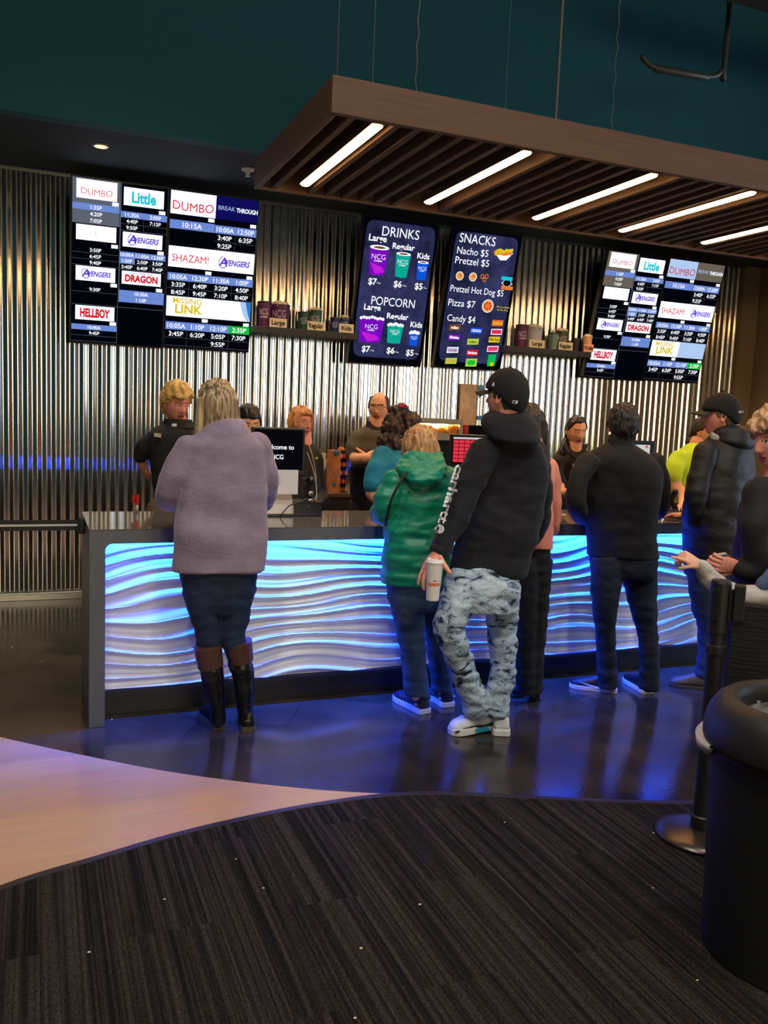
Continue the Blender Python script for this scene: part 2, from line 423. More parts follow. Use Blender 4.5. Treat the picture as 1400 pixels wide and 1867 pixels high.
def carpet_mat():
    m = bpy.data.materials.new('striped_carpet'); m.use_nodes = True; nt = m.node_tree; b = nt.nodes['Principled BSDF']
    b.inputs['Roughness'].default_value = 0.95; b.inputs['Specular IOR Level'].default_value = 0.1
    tc = nt.nodes.new('ShaderNodeTexCoord'); sx = nt.nodes.new('ShaderNodeSeparateXYZ'); nt.links.new(tc.outputs['Object'], sx.inputs[0])
    # staggered tiles: the stripe pattern jumps from tile to tile
    def math_(op, a, b2):
        q = nt.nodes.new('ShaderNodeMath'); q.operation = op
        for i, s_ in enumerate((a, b2)):
            if s_ is None: continue
            if isinstance(s_, (int, float)): q.inputs[i].default_value = s_
            else: nt.links.new(s_, q.inputs[i])
        return q.outputs[0]
    col_ = math_('FLOOR', math_('MULTIPLY', sx.outputs[0], 4.0), None)
    off = math_('MULTIPLY', math_('FRACT', math_('MULTIPLY', col_, 0.5), None), 1.0)
    row = math_('FLOOR', math_('ADD', math_('MULTIPLY', sx.outputs[1], 1.0), off), None)
    seed = math_('ADD', math_('MULTIPLY', col_, 3.17), math_('MULTIPLY', row, 7.31))
    def stripe(sc):
        cb = nt.nodes.new('ShaderNodeCombineXYZ'); nt.links.new(math_('MULTIPLY', sx.outputs[0], sc), cb.inputs[0])
        nt.links.new(math_('MULTIPLY', sx.outputs[1], 0.6), cb.inputs[1]); nt.links.new(seed, cb.inputs[2])
        n = nt.nodes.new('ShaderNodeTexNoise'); n.inputs['Scale'].default_value = 1.0; n.inputs['Detail'].default_value = 2
        nt.links.new(cb.outputs[0], n.inputs['Vector']); return n.outputs['Fac']
    s1 = math_('ADD', math_('MULTIPLY', stripe(45), 0.5), math_('MULTIPLY', stripe(130), 0.5))
    r = nt.nodes.new('ShaderNodeValToRGB'); e = r.color_ramp.elements
    e[0].position = 0.38; e[0].color = (0.006, 0.0055, 0.0048, 1); e[1].position = 0.62; e[1].color = (0.042, 0.034, 0.029, 1)
    k = r.color_ramp.elements.new(0.5); k.color = (0.019, 0.015, 0.0125, 1)
    nt.links.new(s1, r.inputs[0])
    n5 = nt.nodes.new('ShaderNodeTexNoise'); n5.inputs['Scale'].default_value = 260; n5.inputs['Detail'].default_value = 2
    nt.links.new(tc.outputs['Object'], n5.inputs['Vector'])
    r5 = nt.nodes.new('ShaderNodeValToRGB'); r5.color_ramp.elements[0].position = 0.3; r5.color_ramp.elements[0].color = (0.35, 0.35, 0.35, 1)
    r5.color_ramp.elements[1].position = 0.7; r5.color_ramp.elements[1].color = (1.7, 1.7, 1.7, 1); nt.links.new(n5.outputs['Fac'], r5.inputs[0])
    mx = nt.nodes.new('ShaderNodeMixRGB'); mx.blend_type = 'MULTIPLY'; mx.inputs[0].default_value = 1
    nt.links.new(r.outputs[0], mx.inputs[1]); nt.links.new(r5.outputs[0], mx.inputs[2]); nt.links.new(mx.outputs[0], b.inputs['Base Color'])
    bp = nt.nodes.new('ShaderNodeBump'); bp.inputs['Strength'].default_value = 0.6; bp.inputs['Distance'].default_value = 0.004
    nt.links.new(n5.outputs['Fac'], bp.inputs['Height']); nt.links.new(bp.outputs[0], b.inputs['Normal'])
    return m
def wood_mat():
    m = bpy.data.materials.new('pale_plank_floor'); m.use_nodes = True; nt = m.node_tree; b = nt.nodes['Principled BSDF']
    tc = nt.nodes.new('ShaderNodeTexCoord'); mp = nt.nodes.new('ShaderNodeMapping'); mp.inputs['Rotation'].default_value = (0, 0, -0.05)
    nt.links.new(tc.outputs['Object'], mp.inputs[0])
    br = nt.nodes.new('ShaderNodeTexBrick'); br.inputs['Scale'].default_value = 1.0; br.inputs['Brick Width'].default_value = 1.2
    br.inputs['Row Height'].default_value = 0.18; br.inputs['Mortar Size'].default_value = 0.0; br.inputs['Bias'].default_value = 0
    br.inputs['Color1'].default_value = C3(214, 172, 148); br.inputs['Color2'].default_value = C3(224, 186, 160)
    nt.links.new(mp.outputs[0], br.inputs['Vector']); 
    n = nt.nodes.new('ShaderNodeTexNoise'); mp2 = nt.nodes.new('ShaderNodeMapping'); mp2.inputs['Scale'].default_value = (2, 26, 1)
    nt.links.new(tc.outputs['Object'], mp2.inputs[0]); nt.links.new(mp2.outputs[0], n.inputs['Vector']); n.inputs['Scale'].default_value = 2; n.inputs['Detail'].default_value = 5
    mx = nt.nodes.new('ShaderNodeMixRGB'); mx.blend_type = 'MULTIPLY'; mx.inputs[0].default_value = 0.35
    nt.links.new(br.outputs['Color'], mx.inputs[1]); nt.links.new(n.outputs['Color'], mx.inputs[2]); nt.links.new(mx.outputs[0], b.inputs['Base Color'])
    b.inputs['Roughness'].default_value = 0.34
    return m
g = G(); g.box((-5.1, -9.1, -0.1), (14.1, 8.0, 0)); struct(put('floor', g, floor_mat()))
cedge = [(-5, -1.5), (-3.2, 0.3), (-2.2, 1.35), (-1.2, 2.16), (-0.6, 2.62), (-.12, 2.889), (.194, 2.995), (.557, 3.098), (1.01, 3.162), (1.443, 3.15), (1.797, 3.026), (2.225, 2.84), (2.607, 2.707), (3.2, 2.55), (4.2, 2.42), (5.6, 2.4), (8, 2.45), (14, 2.6)]
pe, _ = spline([Vector((x, y, 0)) for x, y in cedge], [0] * len(cedge), 6)
g = G(); g.prism([Vector((p.x, p.y, 0.0005)) for p in pe] + [Vector((14, -9, 0.0005)), Vector((-5, -9, 0.0005))], (0, 0, 0.0055)); struct(put('floor_carpet', g, carpet_mat()))
wedge = [(-5, 10.5), (-2.5, 7.2), (-1.0, 5.24), (-.5, 4.66), (-.171, 4.3), (.184, 3.97), (.514, 3.689), (.832, 3.47), (1.146, 3.29), (1.43, 3.165)]
wedge[0] = (-5.0, 7.8); wedge[1] = (-2.6, 7.0)
pw, _ = spline([Vector((x, y, 0)) for x, y in wedge], [0] * len(wedge), 6)
pe2 = [p for p in pe if p.x < 1.43]
g = G(); g.prism([Vector((p.x, p.y, 0.0005)) for p in pe2] + [Vector((p.x, p.y, 0.0005)) for p in pw[::-1]], (0, 0, 0.0035)); struct(put('floor_wood', g, wood_mat()))
# dark rubber strip along the carpet edge
g = G(); R = []
for i, p in enumerate(pe):
    t = (pe[min(i + 1, len(pe) - 1)] - pe[max(i - 1, 0)]).normalized(); nn = Vector((-t.y, t.x, 0))
    R.append([p - nn * 0.004 + Vector((0, 0, .0002)), p + nn * 0.032 + Vector((0, 0, .0002)), p + nn * 0.028 + Vector((0, 0, .008)), p + Vector((0, 0, .009))])
g.rings(R); struct(put('trim_2', g, mat('edge_strip', (40, 32, 34), 0.45)))

# ceiling steel above, top right of the view
g = G(); a = at(1300, -6, 4.8); g.box((a.x - 0.3, 4.6, a.z - 0.02), (XR, 4.72, a.z + 0.16)); g.box((a.x - 0.3, 4.57, a.z - 0.035), (XR, 4.75, a.z - 0.02)); g.box((a.x - 0.3, 4.57, a.z + 0.16), (XR, 4.75, a.z + 0.175))
tag(put('ceiling_beam', g, mat('painted_steel', (66, 66, 60), 0.7), bevel=0.004), 'dark painted steel beam high above the canopy at the top right', 'beam')

# ------------------------------------------------------------------ counter
XL, YC, ZC, YCB = 0.231, 4.313, 0.996, 5.047
XE = XR - 0.002
lam = mat('grey_laminate', (88, 94, 100), 0.42, var=0.06, vscale=30, bump=0.03, bscale=200)
ctop = mat('counter_top', (96, 92, 90), 0.09, spec=0.9, var=0.08, vscale=6)
cnt = thing('service_counter', 'long grey waterfall counter with a glowing blue wave panel front', 'counter', (XL, YC, 0))
def arc(cx, cz, r, a0, a1, n=8):
    return [(cx + r * math.cos(math.radians(a0 + (a1 - a0) * i / n)), cz + r * math.sin(math.radians(a0 + (a1 - a0) * i / n))) for i in range(n + 1)]
xi, zt = XL + 0.075, 0.924
out = [(XL, 0.001), (xi, 0.001)] + arc(xi + .035, zt - .035, .035, 180, 90) + [(XE, zt), (XE, ZC - 0.006), (XL, ZC - 0.006)]
g = G(); g.prism([(x, YC, z) for x, z in out], (0, 0.05, 0)); g.box((XL, YC + 0.05, 0.001), (XL + 0.05, YCB, ZC - 0.006))
put('frame', g, lam, cnt, bevel=0.0015)
g = G(); g.box((XL - 0.001, YC - 0.001, ZC - 0.006), (XE, YCB, ZC)); put('countertop', g, ctop, cnt, bevel=0.001)
g = G(); g.box((XL + 0.05, YC + 0.17, 0.001), (XE, YC + 0.19, 0.17)); put('toe_kick', g, mat('black_kick', (16, 16, 18), 0.45), cnt)
g = G(); g.box((XL + 0.05, YCB - 0.03, 0.001), (XE, YCB - 0.001, ZC - 0.03)); put('back_panel', g, mat('black_board', (20, 20, 22), 0.6), cnt)
g = G(); g.box((XL + 0.05, YC + 0.1, 0.135), (XE, YC + 0.19, 0.152)); put('bottom_rail', g, mat('black_kick'), cnt)
# relief panel: overlapping wave ridges
zb, zh = 0.155, 0.93
NX, NZ = 330, 250
Yp = YC + 0.125
vs = []
def relief(x, z):
    ph = z / 0.066 + 0.62 * math.sin(2.3 * x + 2.9 * z) + 0.42 * math.sin(4.1 * x - 7.1 * z + 1.3) + 0.26 * math.sin(6.3 * x + 9.0 * z + .5)
    t = ph - math.floor(ph)
    amp = 0.020 * (0.7 + 0.3 * math.sin(2.4 * x + 9 * z + 2 * math.floor(ph)))
    # slow rise towards the viewer going up, then a sharp step back
    h = (t / 0.56) if t < 0.56 else (1 - (t - 0.56) / 0.44)
    h = 1 - h
    return amp * (h * h * (3 - 2 * h) * 0.35 + h * 0.65) + 0.0026 * math.sin(ph * 4 * PI + 3 * math.sin(1.3 * x + 4 * z))
for i in range(NX + 1):
    x = xi - 0.02 + (XE - xi) * (i / NX)
    for j in range(NZ + 1):
        z = zb + (zh - zb) * j / NZ; vs.append((x, Yp - relief(x, z), z))
g = G(); W_ = NZ + 1
g.add(vs, [(i * W_ + j, (i + 1) * W_ + j, (i + 1) * W_ + j + 1, i * W_ + j + 1) for i in range(NX) for j in range(NZ)])
g.box((xi - 0.02, Yp + 0.001, zb), (XE, Yp + 0.01, zh))
put('wave_panel', g, mat('wave_white', (226, 230, 238), 0.5), cnt, smooth=False)
# LED tape hidden under the top rail, shining down the panel
g = G(); g.box((xi + 0.01, YC + 0.052, zt + 0.022), (XE, YC + 0.064, zt + 0.028)); put('led_strip', g, emis('blue_led', (40, 110, 255), 6), cnt)
nl = 8; sl = (XE - xi) / nl
for i in range(nl):
    xm = xi + sl * (i + .5)
    area('led_tape_light', (xm, YC + 0.06, zt + 0.016), (xm, YC + 0.098, zt - 0.35), sl, 0.014, (0.004, 0.075, 1.0), 46.0)

# ------------------------------------------------------------------ canopy
ZK, YK0, YK1, XK0, XK1 = 3.0, 3.984, 5.545, 1.282, XR - 0.01
wood = mat('walnut_fascia', (104, 76, 56), 0.55, var=0.12, vscale=3, stretch=(1, 8, 20))
slatm = mat('walnut_slat', (84, 66, 56), 0.6, var=0.1, vscale=5, stretch=(10, 1, 1))
can = thing('ceiling_canopy', 'suspended brown wood canopy with slatted underside above the counter', 'canopy', (XK0, YK0, ZK))
hK = 0.17
g = G()
g.box((XK0, YK0, ZK), (XK1, YK0 + 0.035, ZK + hK)); g.box((XK0, YK1 - 0.035, ZK), (XK1, YK1, ZK + hK)); g.box((XK0, YK0 + .035, ZK), (XK0 + 0.035, YK1 - .035, ZK + hK))
put('fascia', g, wood, can, bevel=0.003)
g = G(); g.box((XK0 + .035, YK0 + .035, ZK + hK - 0.02), (XK1, YK1 - .035, ZK + hK - 0.005)); put('top_board', g, mat('canopy_back', (26, 18, 14), 0.8), can)
tubes = [1.552, 2.4, 3.227, 3.956, 4.72, 5.5, 6.3, 7.05]
xx = XK0 + 0.105
slats = []
while xx < XK1 - 0.05:
    if all(abs(xx + .0175 - t) > 0.075 for t in tubes): slats.append(xx)
    xx += 0.1172
sm = None
for x_ in slats:
    if sm is None:
        g = G(); g.box((0, YK0 + .036, ZK + 0.008), (0.035, YK1 - .036, ZK + 0.11)); o = put('slat', g, slatm, can); sm = o.data; wl = o.location.copy(); o.location = wl + Vector((x_, 0, 0))
    else:
        o = bpy.data.objects.new('slat', sm); COL.objects.link(o); o.parent = can; o.location = wl + Vector((x_, 0, 0))
ledw = emis('tube_diffuser', (255, 192, 124), 32.0)
places = ['first from the near-left corner', 'second from the left end', 'third from the left end', 'fourth from the left end', 'fifth, cut by the photo\'s right edge']
for i, t in enumerate(tubes):
    L = thing('linear_light', 'warm tube light between canopy slats, ' + (places[i] if i < 5 else 'beyond the fifth'), 'light', (t, 4.7, ZK), 'linear lights in the slatted canopy')
    g = G(); g.box((t - 0.036, 4.06, ZK + 0.012), (t + 0.036, 5.34, ZK + 0.05)); put('housing', g, mat('lamp_housing', (60, 50, 44), 0.5), L)
    g = G(); R = []
    for yy in (4.065, 4.075, 4.09, 5.31, 5.325, 5.335):
        k = {4.065: .3, 4.075: .75, 4.09: 1, 5.31: 1, 5.325: .75, 5.335: .3}[yy]
        R.append([(t + 0.031 * k * math.cos(a), yy, ZK + 0.012 - 0.014 * max(0, math.sin(a)) * k) for a in [PI * q / 8 for q in range(9)]])
    g.rings(R); put('diffuser', g, ledw, L)
# cables and rod that carry the canopy
cab = mat('steel_cable', (120, 124, 122), 0.4, metal=0.8)
specs = [(613, 0.004, 'thin steel cable rising from the left corner of the canopy'), (678, 0.004, 'thin steel cable, second from the left corner of the canopy'),
         (757, 0.006, 'twisted steel chain hanger, leftmost of the twisted ones over the canopy'), (922, 0.003, 'faint thin cable between the twisted hanger and the grey rod'), (1118, 0.007, 'pale twisted hanger right of the grey rod above the canopy')]
for px, r_, lb in specs:
    b = at(px, 180, YK0 + 0.12); b.z = ZK + hK - 0.004
    g = G(); n_ = 60; pts = []
    for q in range(n_ + 1):
        z = b.z + (6.38 - b.z) * q / n_; a = r_ * 0.9 if r_ > .005 and z < 4.6 else 0
        pts.append((b.x + a * math.sin(q * 2.4), b.y + a * math.cos(q * 2.4), z))
    g.tube(pts, r_ * 0.45, n=6, dome=False, sub=1); tag(put('hanger_cable', g, cab, smooth=True), lb, 'cable', 'cables holding up the canopy')
b = at(1013, 212, YK0 + 0.2); g = G()
g.tube([(b.x, b.y, ZK + hK), (b.x, b.y, 6.38)], 0.008, n=8, dome=False); g.lathe([(.014, ZK + hK), (.014, ZK + hK + .03)], (b.x, b.y, 0), 10); g.lathe([(.017, 3.95), (.017, 3.97)], (b.x, b.y, 0), 10)
tag(put('hanger_rod', g, mat('grey_rod', (96, 92, 84), 0.5), smooth=False), 'grey threaded rod carrying the canopy, thickest of the hangers', 'rod')
# conduit loop under the ceiling
p1, p2, p3 = at(1196, 124, 5.2), at(1288, 140, 5.2), at(1316, 128, 5.2)
g = G(); g.tube([p1 + Vector((-.12, 0, .05)), p1, p2, p3, p3 + Vector((.02, 0, .12)), Vector((p3.x + .03, 5.2, 6.38))], [0.02] * 6, n=10, sub=5)
g.tube([p1 + Vector((0, 0, -.004)), p2 + Vector((0, 0, -.004))], 0.026, n=12)
tag(put('conduit', g, mat('conduit_grey', (92, 92, 88), 0.45, metal=.4), smooth=True), 'bent grey metal conduit hanging in front of the teal wall, upper right', 'conduit')
# downlight and sprinkler in the soffit
dl = thing('downlight', 'small round lit recessed downlight in the dark soffit', 'light', (0.416, 6.445, ZS))
g = G(); g.lathe([(0.048, -0.006), (0.056, -0.004), (0.056, 0.0), (0.04, 0.0)], (0.416, 6.445, ZS - .0005), 28); put('trim_ring', g, mat('white_enamel', (225, 222, 214), 0.4), dl, smooth=True)
g = G(); g.lathe([(0.001, 0), (0.042, 0), (0.042, 0.002), (0.001, 0.002)], (0.416, 6.445, ZS - 0.007), 24); put('lens', g, emis('downlight_lens', (255, 214, 150), 2.2), dl)
s = Vector((1.451, 6.473, ZS)); g = G()
g.lathe([(0.001, 0), (0.05, 0), (0.045, -0.012), (0.02, -0.016), (0.012, -0.04), (0.008, -0.05), (0.001, -0.05)], s, 20); g.lathe([(0.001, -0.05), (0.02, -0.05), (0.02, -0.054), (0.001, -0.054)], s, 16)
tag(put('sprinkler_head', g, mat('white_enamel'), smooth=True), 'white pendant fire sprinkler head on the dark soffit', 'sprinkler')
# ------------------------------------------------------------------ screens
SB, ST = (YW - 0.115, 2.075), (YW - 0.40, 3.30)      # (y, z) of a display's bottom and top edge
TV = Vector((0, ST[0] - SB[0], ST[1] - SB[1])).normalized(); TN = Vector((0, -TV.z, TV.y))
def onscreen(px, py):
    o = Vector((0, SB[0], SB[1])); d = ray(px, py); t = (o - CAM).dot(TN) / d.dot(TN); return CAM + d * t
def scr_uv(px, py):
    p = onscreen(px, py); return p.x, (p - Vector((0, SB[0], SB[1]))).dot(TV)
def sp(x, v, l=0): return Vector((x, SB[0], SB[1])) + TV * v + TN * (0.0008 * l)

SW = emis('scr_white', (246, 248, 255), 1.15); SBK = emis('scr_black', (3, 4, 12), 1.0); SBL = emis('scr_blue', (108, 138, 214), 1.0)
SNV = emis('scr_navy', (14, 12, 88), 1.0); SGY = emis('scr_grey', (92, 98, 112), 1.0); SRD = emis('scr_red', (212, 28, 44), 1.0)
SCY = emis('scr_cyan', (24, 200, 214), 1.0); SPU = emis('scr_purple', (92, 52, 208), 1.0); SYL = emis('scr_yellow', (222, 196, 30), 1.0)
SGN = emis('scr_green', (12, 190, 60), 1.0); SDR = emis('scr_darkred', (120, 10, 24), 1.0); SGW = emis('scr_tan', (104, 96, 84), 1.0)
SLB = emis('scr_lightblue', (176, 204, 244), 1.0); SCB = emis('scr_skyblue', (40, 120, 200), 1.0)
PAL = [SBK, SW, SBL, SNV, SGY, SRD, SCY, SPU, SYL, SGN, SDR, SGW, SLB, SCB]
K, W, B, NV, GY, RD, CY, PU, YL, GN, DR, GW, LB, SKB = range(14)

class Disp:
    def __init__(s, x0, v0, x1, v1): s.x0, s.v0, s.x1, s.v1 = x0, v0, x1, v1; s.g = G()
    def P(s, u, v, l=0): return sp(s.x0 + (s.x1 - s.x0) * u, s.v1 + (s.v0 - s.v1) * v, l)
    def rect(s, u0, v0, u1, v1, m, l=1):
        s.g.add([s.P(u0, v1, l), s.P(u1, v1, l), s.P(u1, v0, l), s.P(u0, v0, l)], [(0, 1, 2, 3)], m)
    def text(s, t, u, v, h, m=W, mw=None, bold=.012, l=2, slant=0, align=0, arch=0):
        hh = h * (s.v1 - s.v0); ww = mw * (s.x1 - s.x0) if mw else None
        text_on(s.g, t, s.P(u, v, l), (1, 0, 0), TV, TN, hh, m, ww, bold, slant, align, arch * (s.v1 - s.v0))
    def poly(s, pts, m, l=1):
        s.g.add([s.P(u, v, l) for u, v in pts][::-1], [tuple(range(len(pts)))], m)
    def disc(s, u, v, r, m, l=1, sy=1.0, n=16):
        a = (s.v1 - s.v0) / (s.x1 - s.x0)
        s.poly([(u + r * a * math.cos(2 * PI * i / n), v + r * sy * math.sin(2 * PI * i / n)) for i in range(n)], m, l)

def tv(label, x0, v0, x1, v1, group, fill):
    """a display tilted forward on its wall bracket"""
    root = thing('menu_screen', label, 'screen', (x0, SB[0], SB[1]), group)
    b = 0.011; c = G(); dn = -TN * 0.06
    c.obox(sp(x0 - b, v0 - b) + dn, Vector((x1 - x0 + 2 * b, 0, 0)), TV * (v1 - v0 + 2 * b), TN * 0.058)
    put('casing', c, mat('tv_black', (12, 12, 14), 0.35), root, bevel=0.004)
    D = Disp(x0, v0, x1, v1); D.rect(0, 0, 1, 1, K, 0); fill(D)
    put('display', D.g, PAL, root)
    c = G(); xm = (x0 + x1) / 2
    a, b2 = sp(xm, v0 + .2) - TN * .0605, sp(xm, v0 + .95) - TN * .0605
    c.prism([(xm - .15, a.y, a.z), (xm - .15, b2.y, b2.z), (xm - .15, YW - .03, b2.z), (xm - .15, YW - .03, a.z)], (.3, 0, 0))
    put('wall_bracket', c, mat('bracket_black', (14, 14, 14), 0.6), root)
    return root

def times(D, u0, u1, rows, v, h, blue, rh=.03):
    """rows of show times; blue: the set of (row, column) cells on blue"""
    for i, r in enumerate(rows):
        n = len(r) if len(r) else 1; cw = (u1 - u0) / n
        a, b = v + i * h, v + (i + 1) * h
        D.rect(u0, b - 0.0016, u1, b, GY, 2)
        for j, t in enumerate(r):
            if (i, j) in blue: D.rect(u0 + j * cw, a, u0 + (j + 1) * cw, b, GN if blue[(i, j)] == 'g' else B, 1)
            elif j: D.rect(u0 + j * cw - 0.002, a, u0 + j * cw, b, GY, 2)
            if t: D.text(t, u0 + (j + .5) * cw, (a + b) / 2, h * 0.56, W, cw * 0.9, l=3)
def tagbox(D, u, v): D.rect(u - .07, v - .011, u, v + .011, W, 2)
def logo_av(D, u, v, s):
    D.text('VENGERS', u + .04 * s, v, .032 * s, PU, .27 * s, bold=.03, slant=.18)
    for k in range(14):
        a, b2 = -0.6 + k * .4, -0.6 + (k + 1) * .4
        if k > 12: break
        D.poly([(u - .115 * s + r * s * math.cos(t) * 1.3, v + r * s * math.sin(t)) for r, t in ((.036, a), (.036, b2), (.031, b2), (.031, a))], PU, 3)
    D.text('A', u - .105 * s, v - .003, .05 * s, PU, None, bold=.02, slant=.15, l=3)

def fill_a(D, dim=False):
    bg = GW if dim else GY
    D.rect(0, 0, 1, 1, K, 0.3)
    if True: D.rect(0, 0, .49, .265, bg, .6)
    D.rect(.495, 0, .505, .72, GY, 1.5)
    D.rect(.04, .006, .46, .118, W); D.text('DUMBO', .25, .078, .036, RD, .38, bold=-.01, arch=-.006)
    D.rect(.53, .02, .96, .128, W); D.text('Little', .745, .076, .062, CY, .26, bold=.035)
    tagbox(D, .48, .133); tagbox(D, .98, .150)
    times(D, 0, .49, [['1:35P'], ['4:20P'], ['7:05P']], .146, .0395, {(0, 0): 1})
    times(D, .5, 1, [['11:30A', '2:05P'], ['4:40P', '7:15P'], ['9:50P', '']], .165, .0385, {(0, 0): 1, (0, 1): 1})
    D.rect(.04, .272, .46, .365, W); D.text('L', .25, .32, .02, LB)
    D.rect(.53, .288, .96, .378, W); logo_av(D, .745, .332, 1)
    tagbox(D, .48, .387); tagbox(D, .98, .398)
    times(D, 0, .49, [['3:50P'], ['6:45P'], ['9:40P']], .402, .0385, {})
    times(D, .5, 1, [['10:00A', '11:00A', '12:00P'], ['1:50P', '2:50P', '3:50P'], ['5:40P', '6:40P', '7:40P']], .41, .0375, {(0, 0): 1, (0, 1): 1, (0, 2): 1, (1, 0): 1})
    D.rect(.04, .522, .46, .612, W); logo_av(D, .25, .567, .92)
    D.rect(.53, .528, .96, .61, W); D.text('DRAGON', .745, .572, .04, RD, .36, bold=.05); D.text('HOW TO TRAIN YOUR', .745, .54, .009, DR, .3)
    tagbox(D, .48, .628); tagbox(D, .98, .634)
    times(D, 0, .49, [['9:30P']], .645, .037, {})
    times(D, .5, 1, [['10:30A'], ['1:10P']], .65, .0385, {(0, 0): 1, (1, 0): 1})
    D.rect(0, .76, 1, .7625, GY, 2)
    D.rect(.04, .768, .46, .858, W); D.text('HELLBOY', .25, .813, .05, RD, .32, bold=.05)
    tagbox(D, .48, .873)
    times(D, 0, .49, [['10:40A'], ['9:45P'], ['']], .887, .036, {(0, 0): 1})
    D.rect(.488, .72, .492, .997, GY, 2)
def fill_b(D, dim=False):
    D.rect(0, 0, .51, .142, LB if dim else W); D.text('DUMBO', .255, .093, .052, RD, .46, bold=0, arch=-.008)
    D.rect(.515, 0, 1, .142, GW if dim else NV)
    D.text('BREAK', .635, .07, .026, LB, .22, bold=-.005, l=3); D.text('THROUGH', .872, .074, .026, W, .25, bold=.03, l=3)
    tagbox(D, .5, .158); tagbox(D, .99, .164)
    times(D, 0, .505, [['10:15A']], .178, .056, {(0, 0): 1})
    times(D, .51, 1, [['10:00A', '12:50P'], ['3:40P', '6:35P'], ['9:25P', '']], .182, .052, {(0, 0): 1, (0, 1): 1})
    D.rect(0, .342, 1, .475, W)
    D.text('SHAZAM!', .25, .415, .046, RD, .42, bold=0); logo_av(D, .755, .415, 1.1)
    tagbox(D, .5, .496); tagbox(D, .99, .5)
    times(D, 0, .5, [['10:05A', '12:30P'], ['3:35P', '6:40P'], ['8:45P', '9:45P']], .512, .05, {(0, 0): 1, (0, 1): 1})
    times(D, .5, 1, [['11:30A', '1:00P'], ['3:20P', '4:50P'], ['7:10P', '8:40P']], .512, .05, {(0, 0): 1, (0, 1): 1})
    D.rect(0, .664, 1, .795, W); D.text('MISSING', .24, .69, .036, YL, .42, bold=.014); D.text('LINK', .26, .744, .056, YL, .36, bold=.03)
    if dim: D.rect(.51, .664, 1, .795, LB, 1.5)
    else:
        D.poly([(.86, .664), (1, .664), (1, .795), (.96, .795), (.9, .74)], LB, 1.5); D.poly([(.93, .664), (1, .664), (1, .79), (.97, .75)], SKB, 2)
    tagbox(D, .49, .812); tagbox(D, .99, .818)
    times(D, 0, .5, [['10:05A', '1:10P'], ['3:45P', '6:20P'], ['', '']], .832, .0535, {(0, 0): 1, (0, 1): 1})
    times(D, .5, 1, [['12:10P', '2:35P'], ['5:05P', '7:30P'], ['9:55P', '']], .832, .0535, {(0, 0): 1, (0, 1): 'g'})

def box_of(tl, tr, br, bl):
    q = [scr_uv(*p) for p in (tl, tr, br, bl)]
    return (q[0][0] + q[3][0]) / 2, (q[2][1] + q[3][1]) / 2, (q[1][0] + q[2][0]) / 2, (q[0][1] + q[1][1]) / 2
A1 = box_of((131, 322), (302, 343), (299, 632), (131, 622))
A2 = box_of((309, 346), (468, 366), (455, 640), (303, 632))
tv('wall screen with film times, leftmost of the row', *A1, 'show time screens', fill_a)
tv('wall screen with film times and dark blue title box, left of the cup shelf', *A2, 'show time screens', fill_b)
A3 = box_of((1111, 457), (1217, 471), (1180, 694), (1063, 686))
A4 = box_of((1223, 472), (1320, 484), (1272, 697), (1178, 692))
A3 = (5.08, A3[1], 5.785, A3[3]); A4 = (5.812, A4[1], 6.504, A4[3])
tv('wall screen with film times, third from the left, above the young woman in black', *A3, 'show time screens', lambda D: fill_a(D, True))
tv('wall screen with film times, rightmost of the row near the taupe wall', *A4, 'show time screens', lambda D: fill_b(D, True))

# menu boards: contents laid out from their measured places on the glass
BRD = emis('board_slate', (34, 36, 72), 1.0); MPU = emis('cup_purple', (120, 10, 190), 1.0); MTE = emis('cup_teal', (10, 168, 146), 1.0); MBL = emis('cup_blue', (10, 84, 220), 1.0)
MPK = emis('cup_magenta', (196, 30, 214), 1.0); MOR = emis('food_orange', (232, 120, 50), 1.0); MBR = emis('food_tan', (226, 170, 90), 1.0)
MPI = emis('food_pink', (230, 60, 110), 1.0); MYG = emis('food_lime', (176, 214, 70), 1.0); MCH = emis('food_brown', (120, 70, 40), 1.0)
def board_mat():
    m = bpy.data.materials.new('board_glow'); m.use_nodes = True; nt = m.node_tree; nt.nodes.clear()
    e = nt.nodes.new('ShaderNodeEmission'); o = nt.nodes.new('ShaderNodeOutputMaterial'); nt.links.new(e.outputs[0], o.inputs[0])
    tc = nt.nodes.new('ShaderNodeTexCoord'); n = nt.nodes.new('ShaderNodeTexNoise'); n.inputs['Scale'].default_value = 3.2; n.inputs['Detail'].default_value = 9; n.inputs['Roughness'].default_value = .75
    nt.links.new(tc.outputs['Object'], n.inputs['Vector']); r = nt.nodes.new('ShaderNodeValToRGB'); nt.links.new(n.outputs['Fac'], r.inputs[0])
    r.color_ramp.elements[0].position = .3; r.color_ramp.elements[0].color = C3(10, 10, 28); r.color_ramp.elements[1].position = .75; r.color_ramp.elements[1].color = C3(64, 68, 116)
    nt.links.new(r.outputs[0], e.inputs[0]); return m
MENU = PAL + [board_mat(), MPU, MTE, MBL, MPK, MOR, MBR, MPI, MYG, MCH]
bS, bPU, bTE, bBL, bPK, bOR, bBR, bPI, bYG, bCH = range(14, 24)
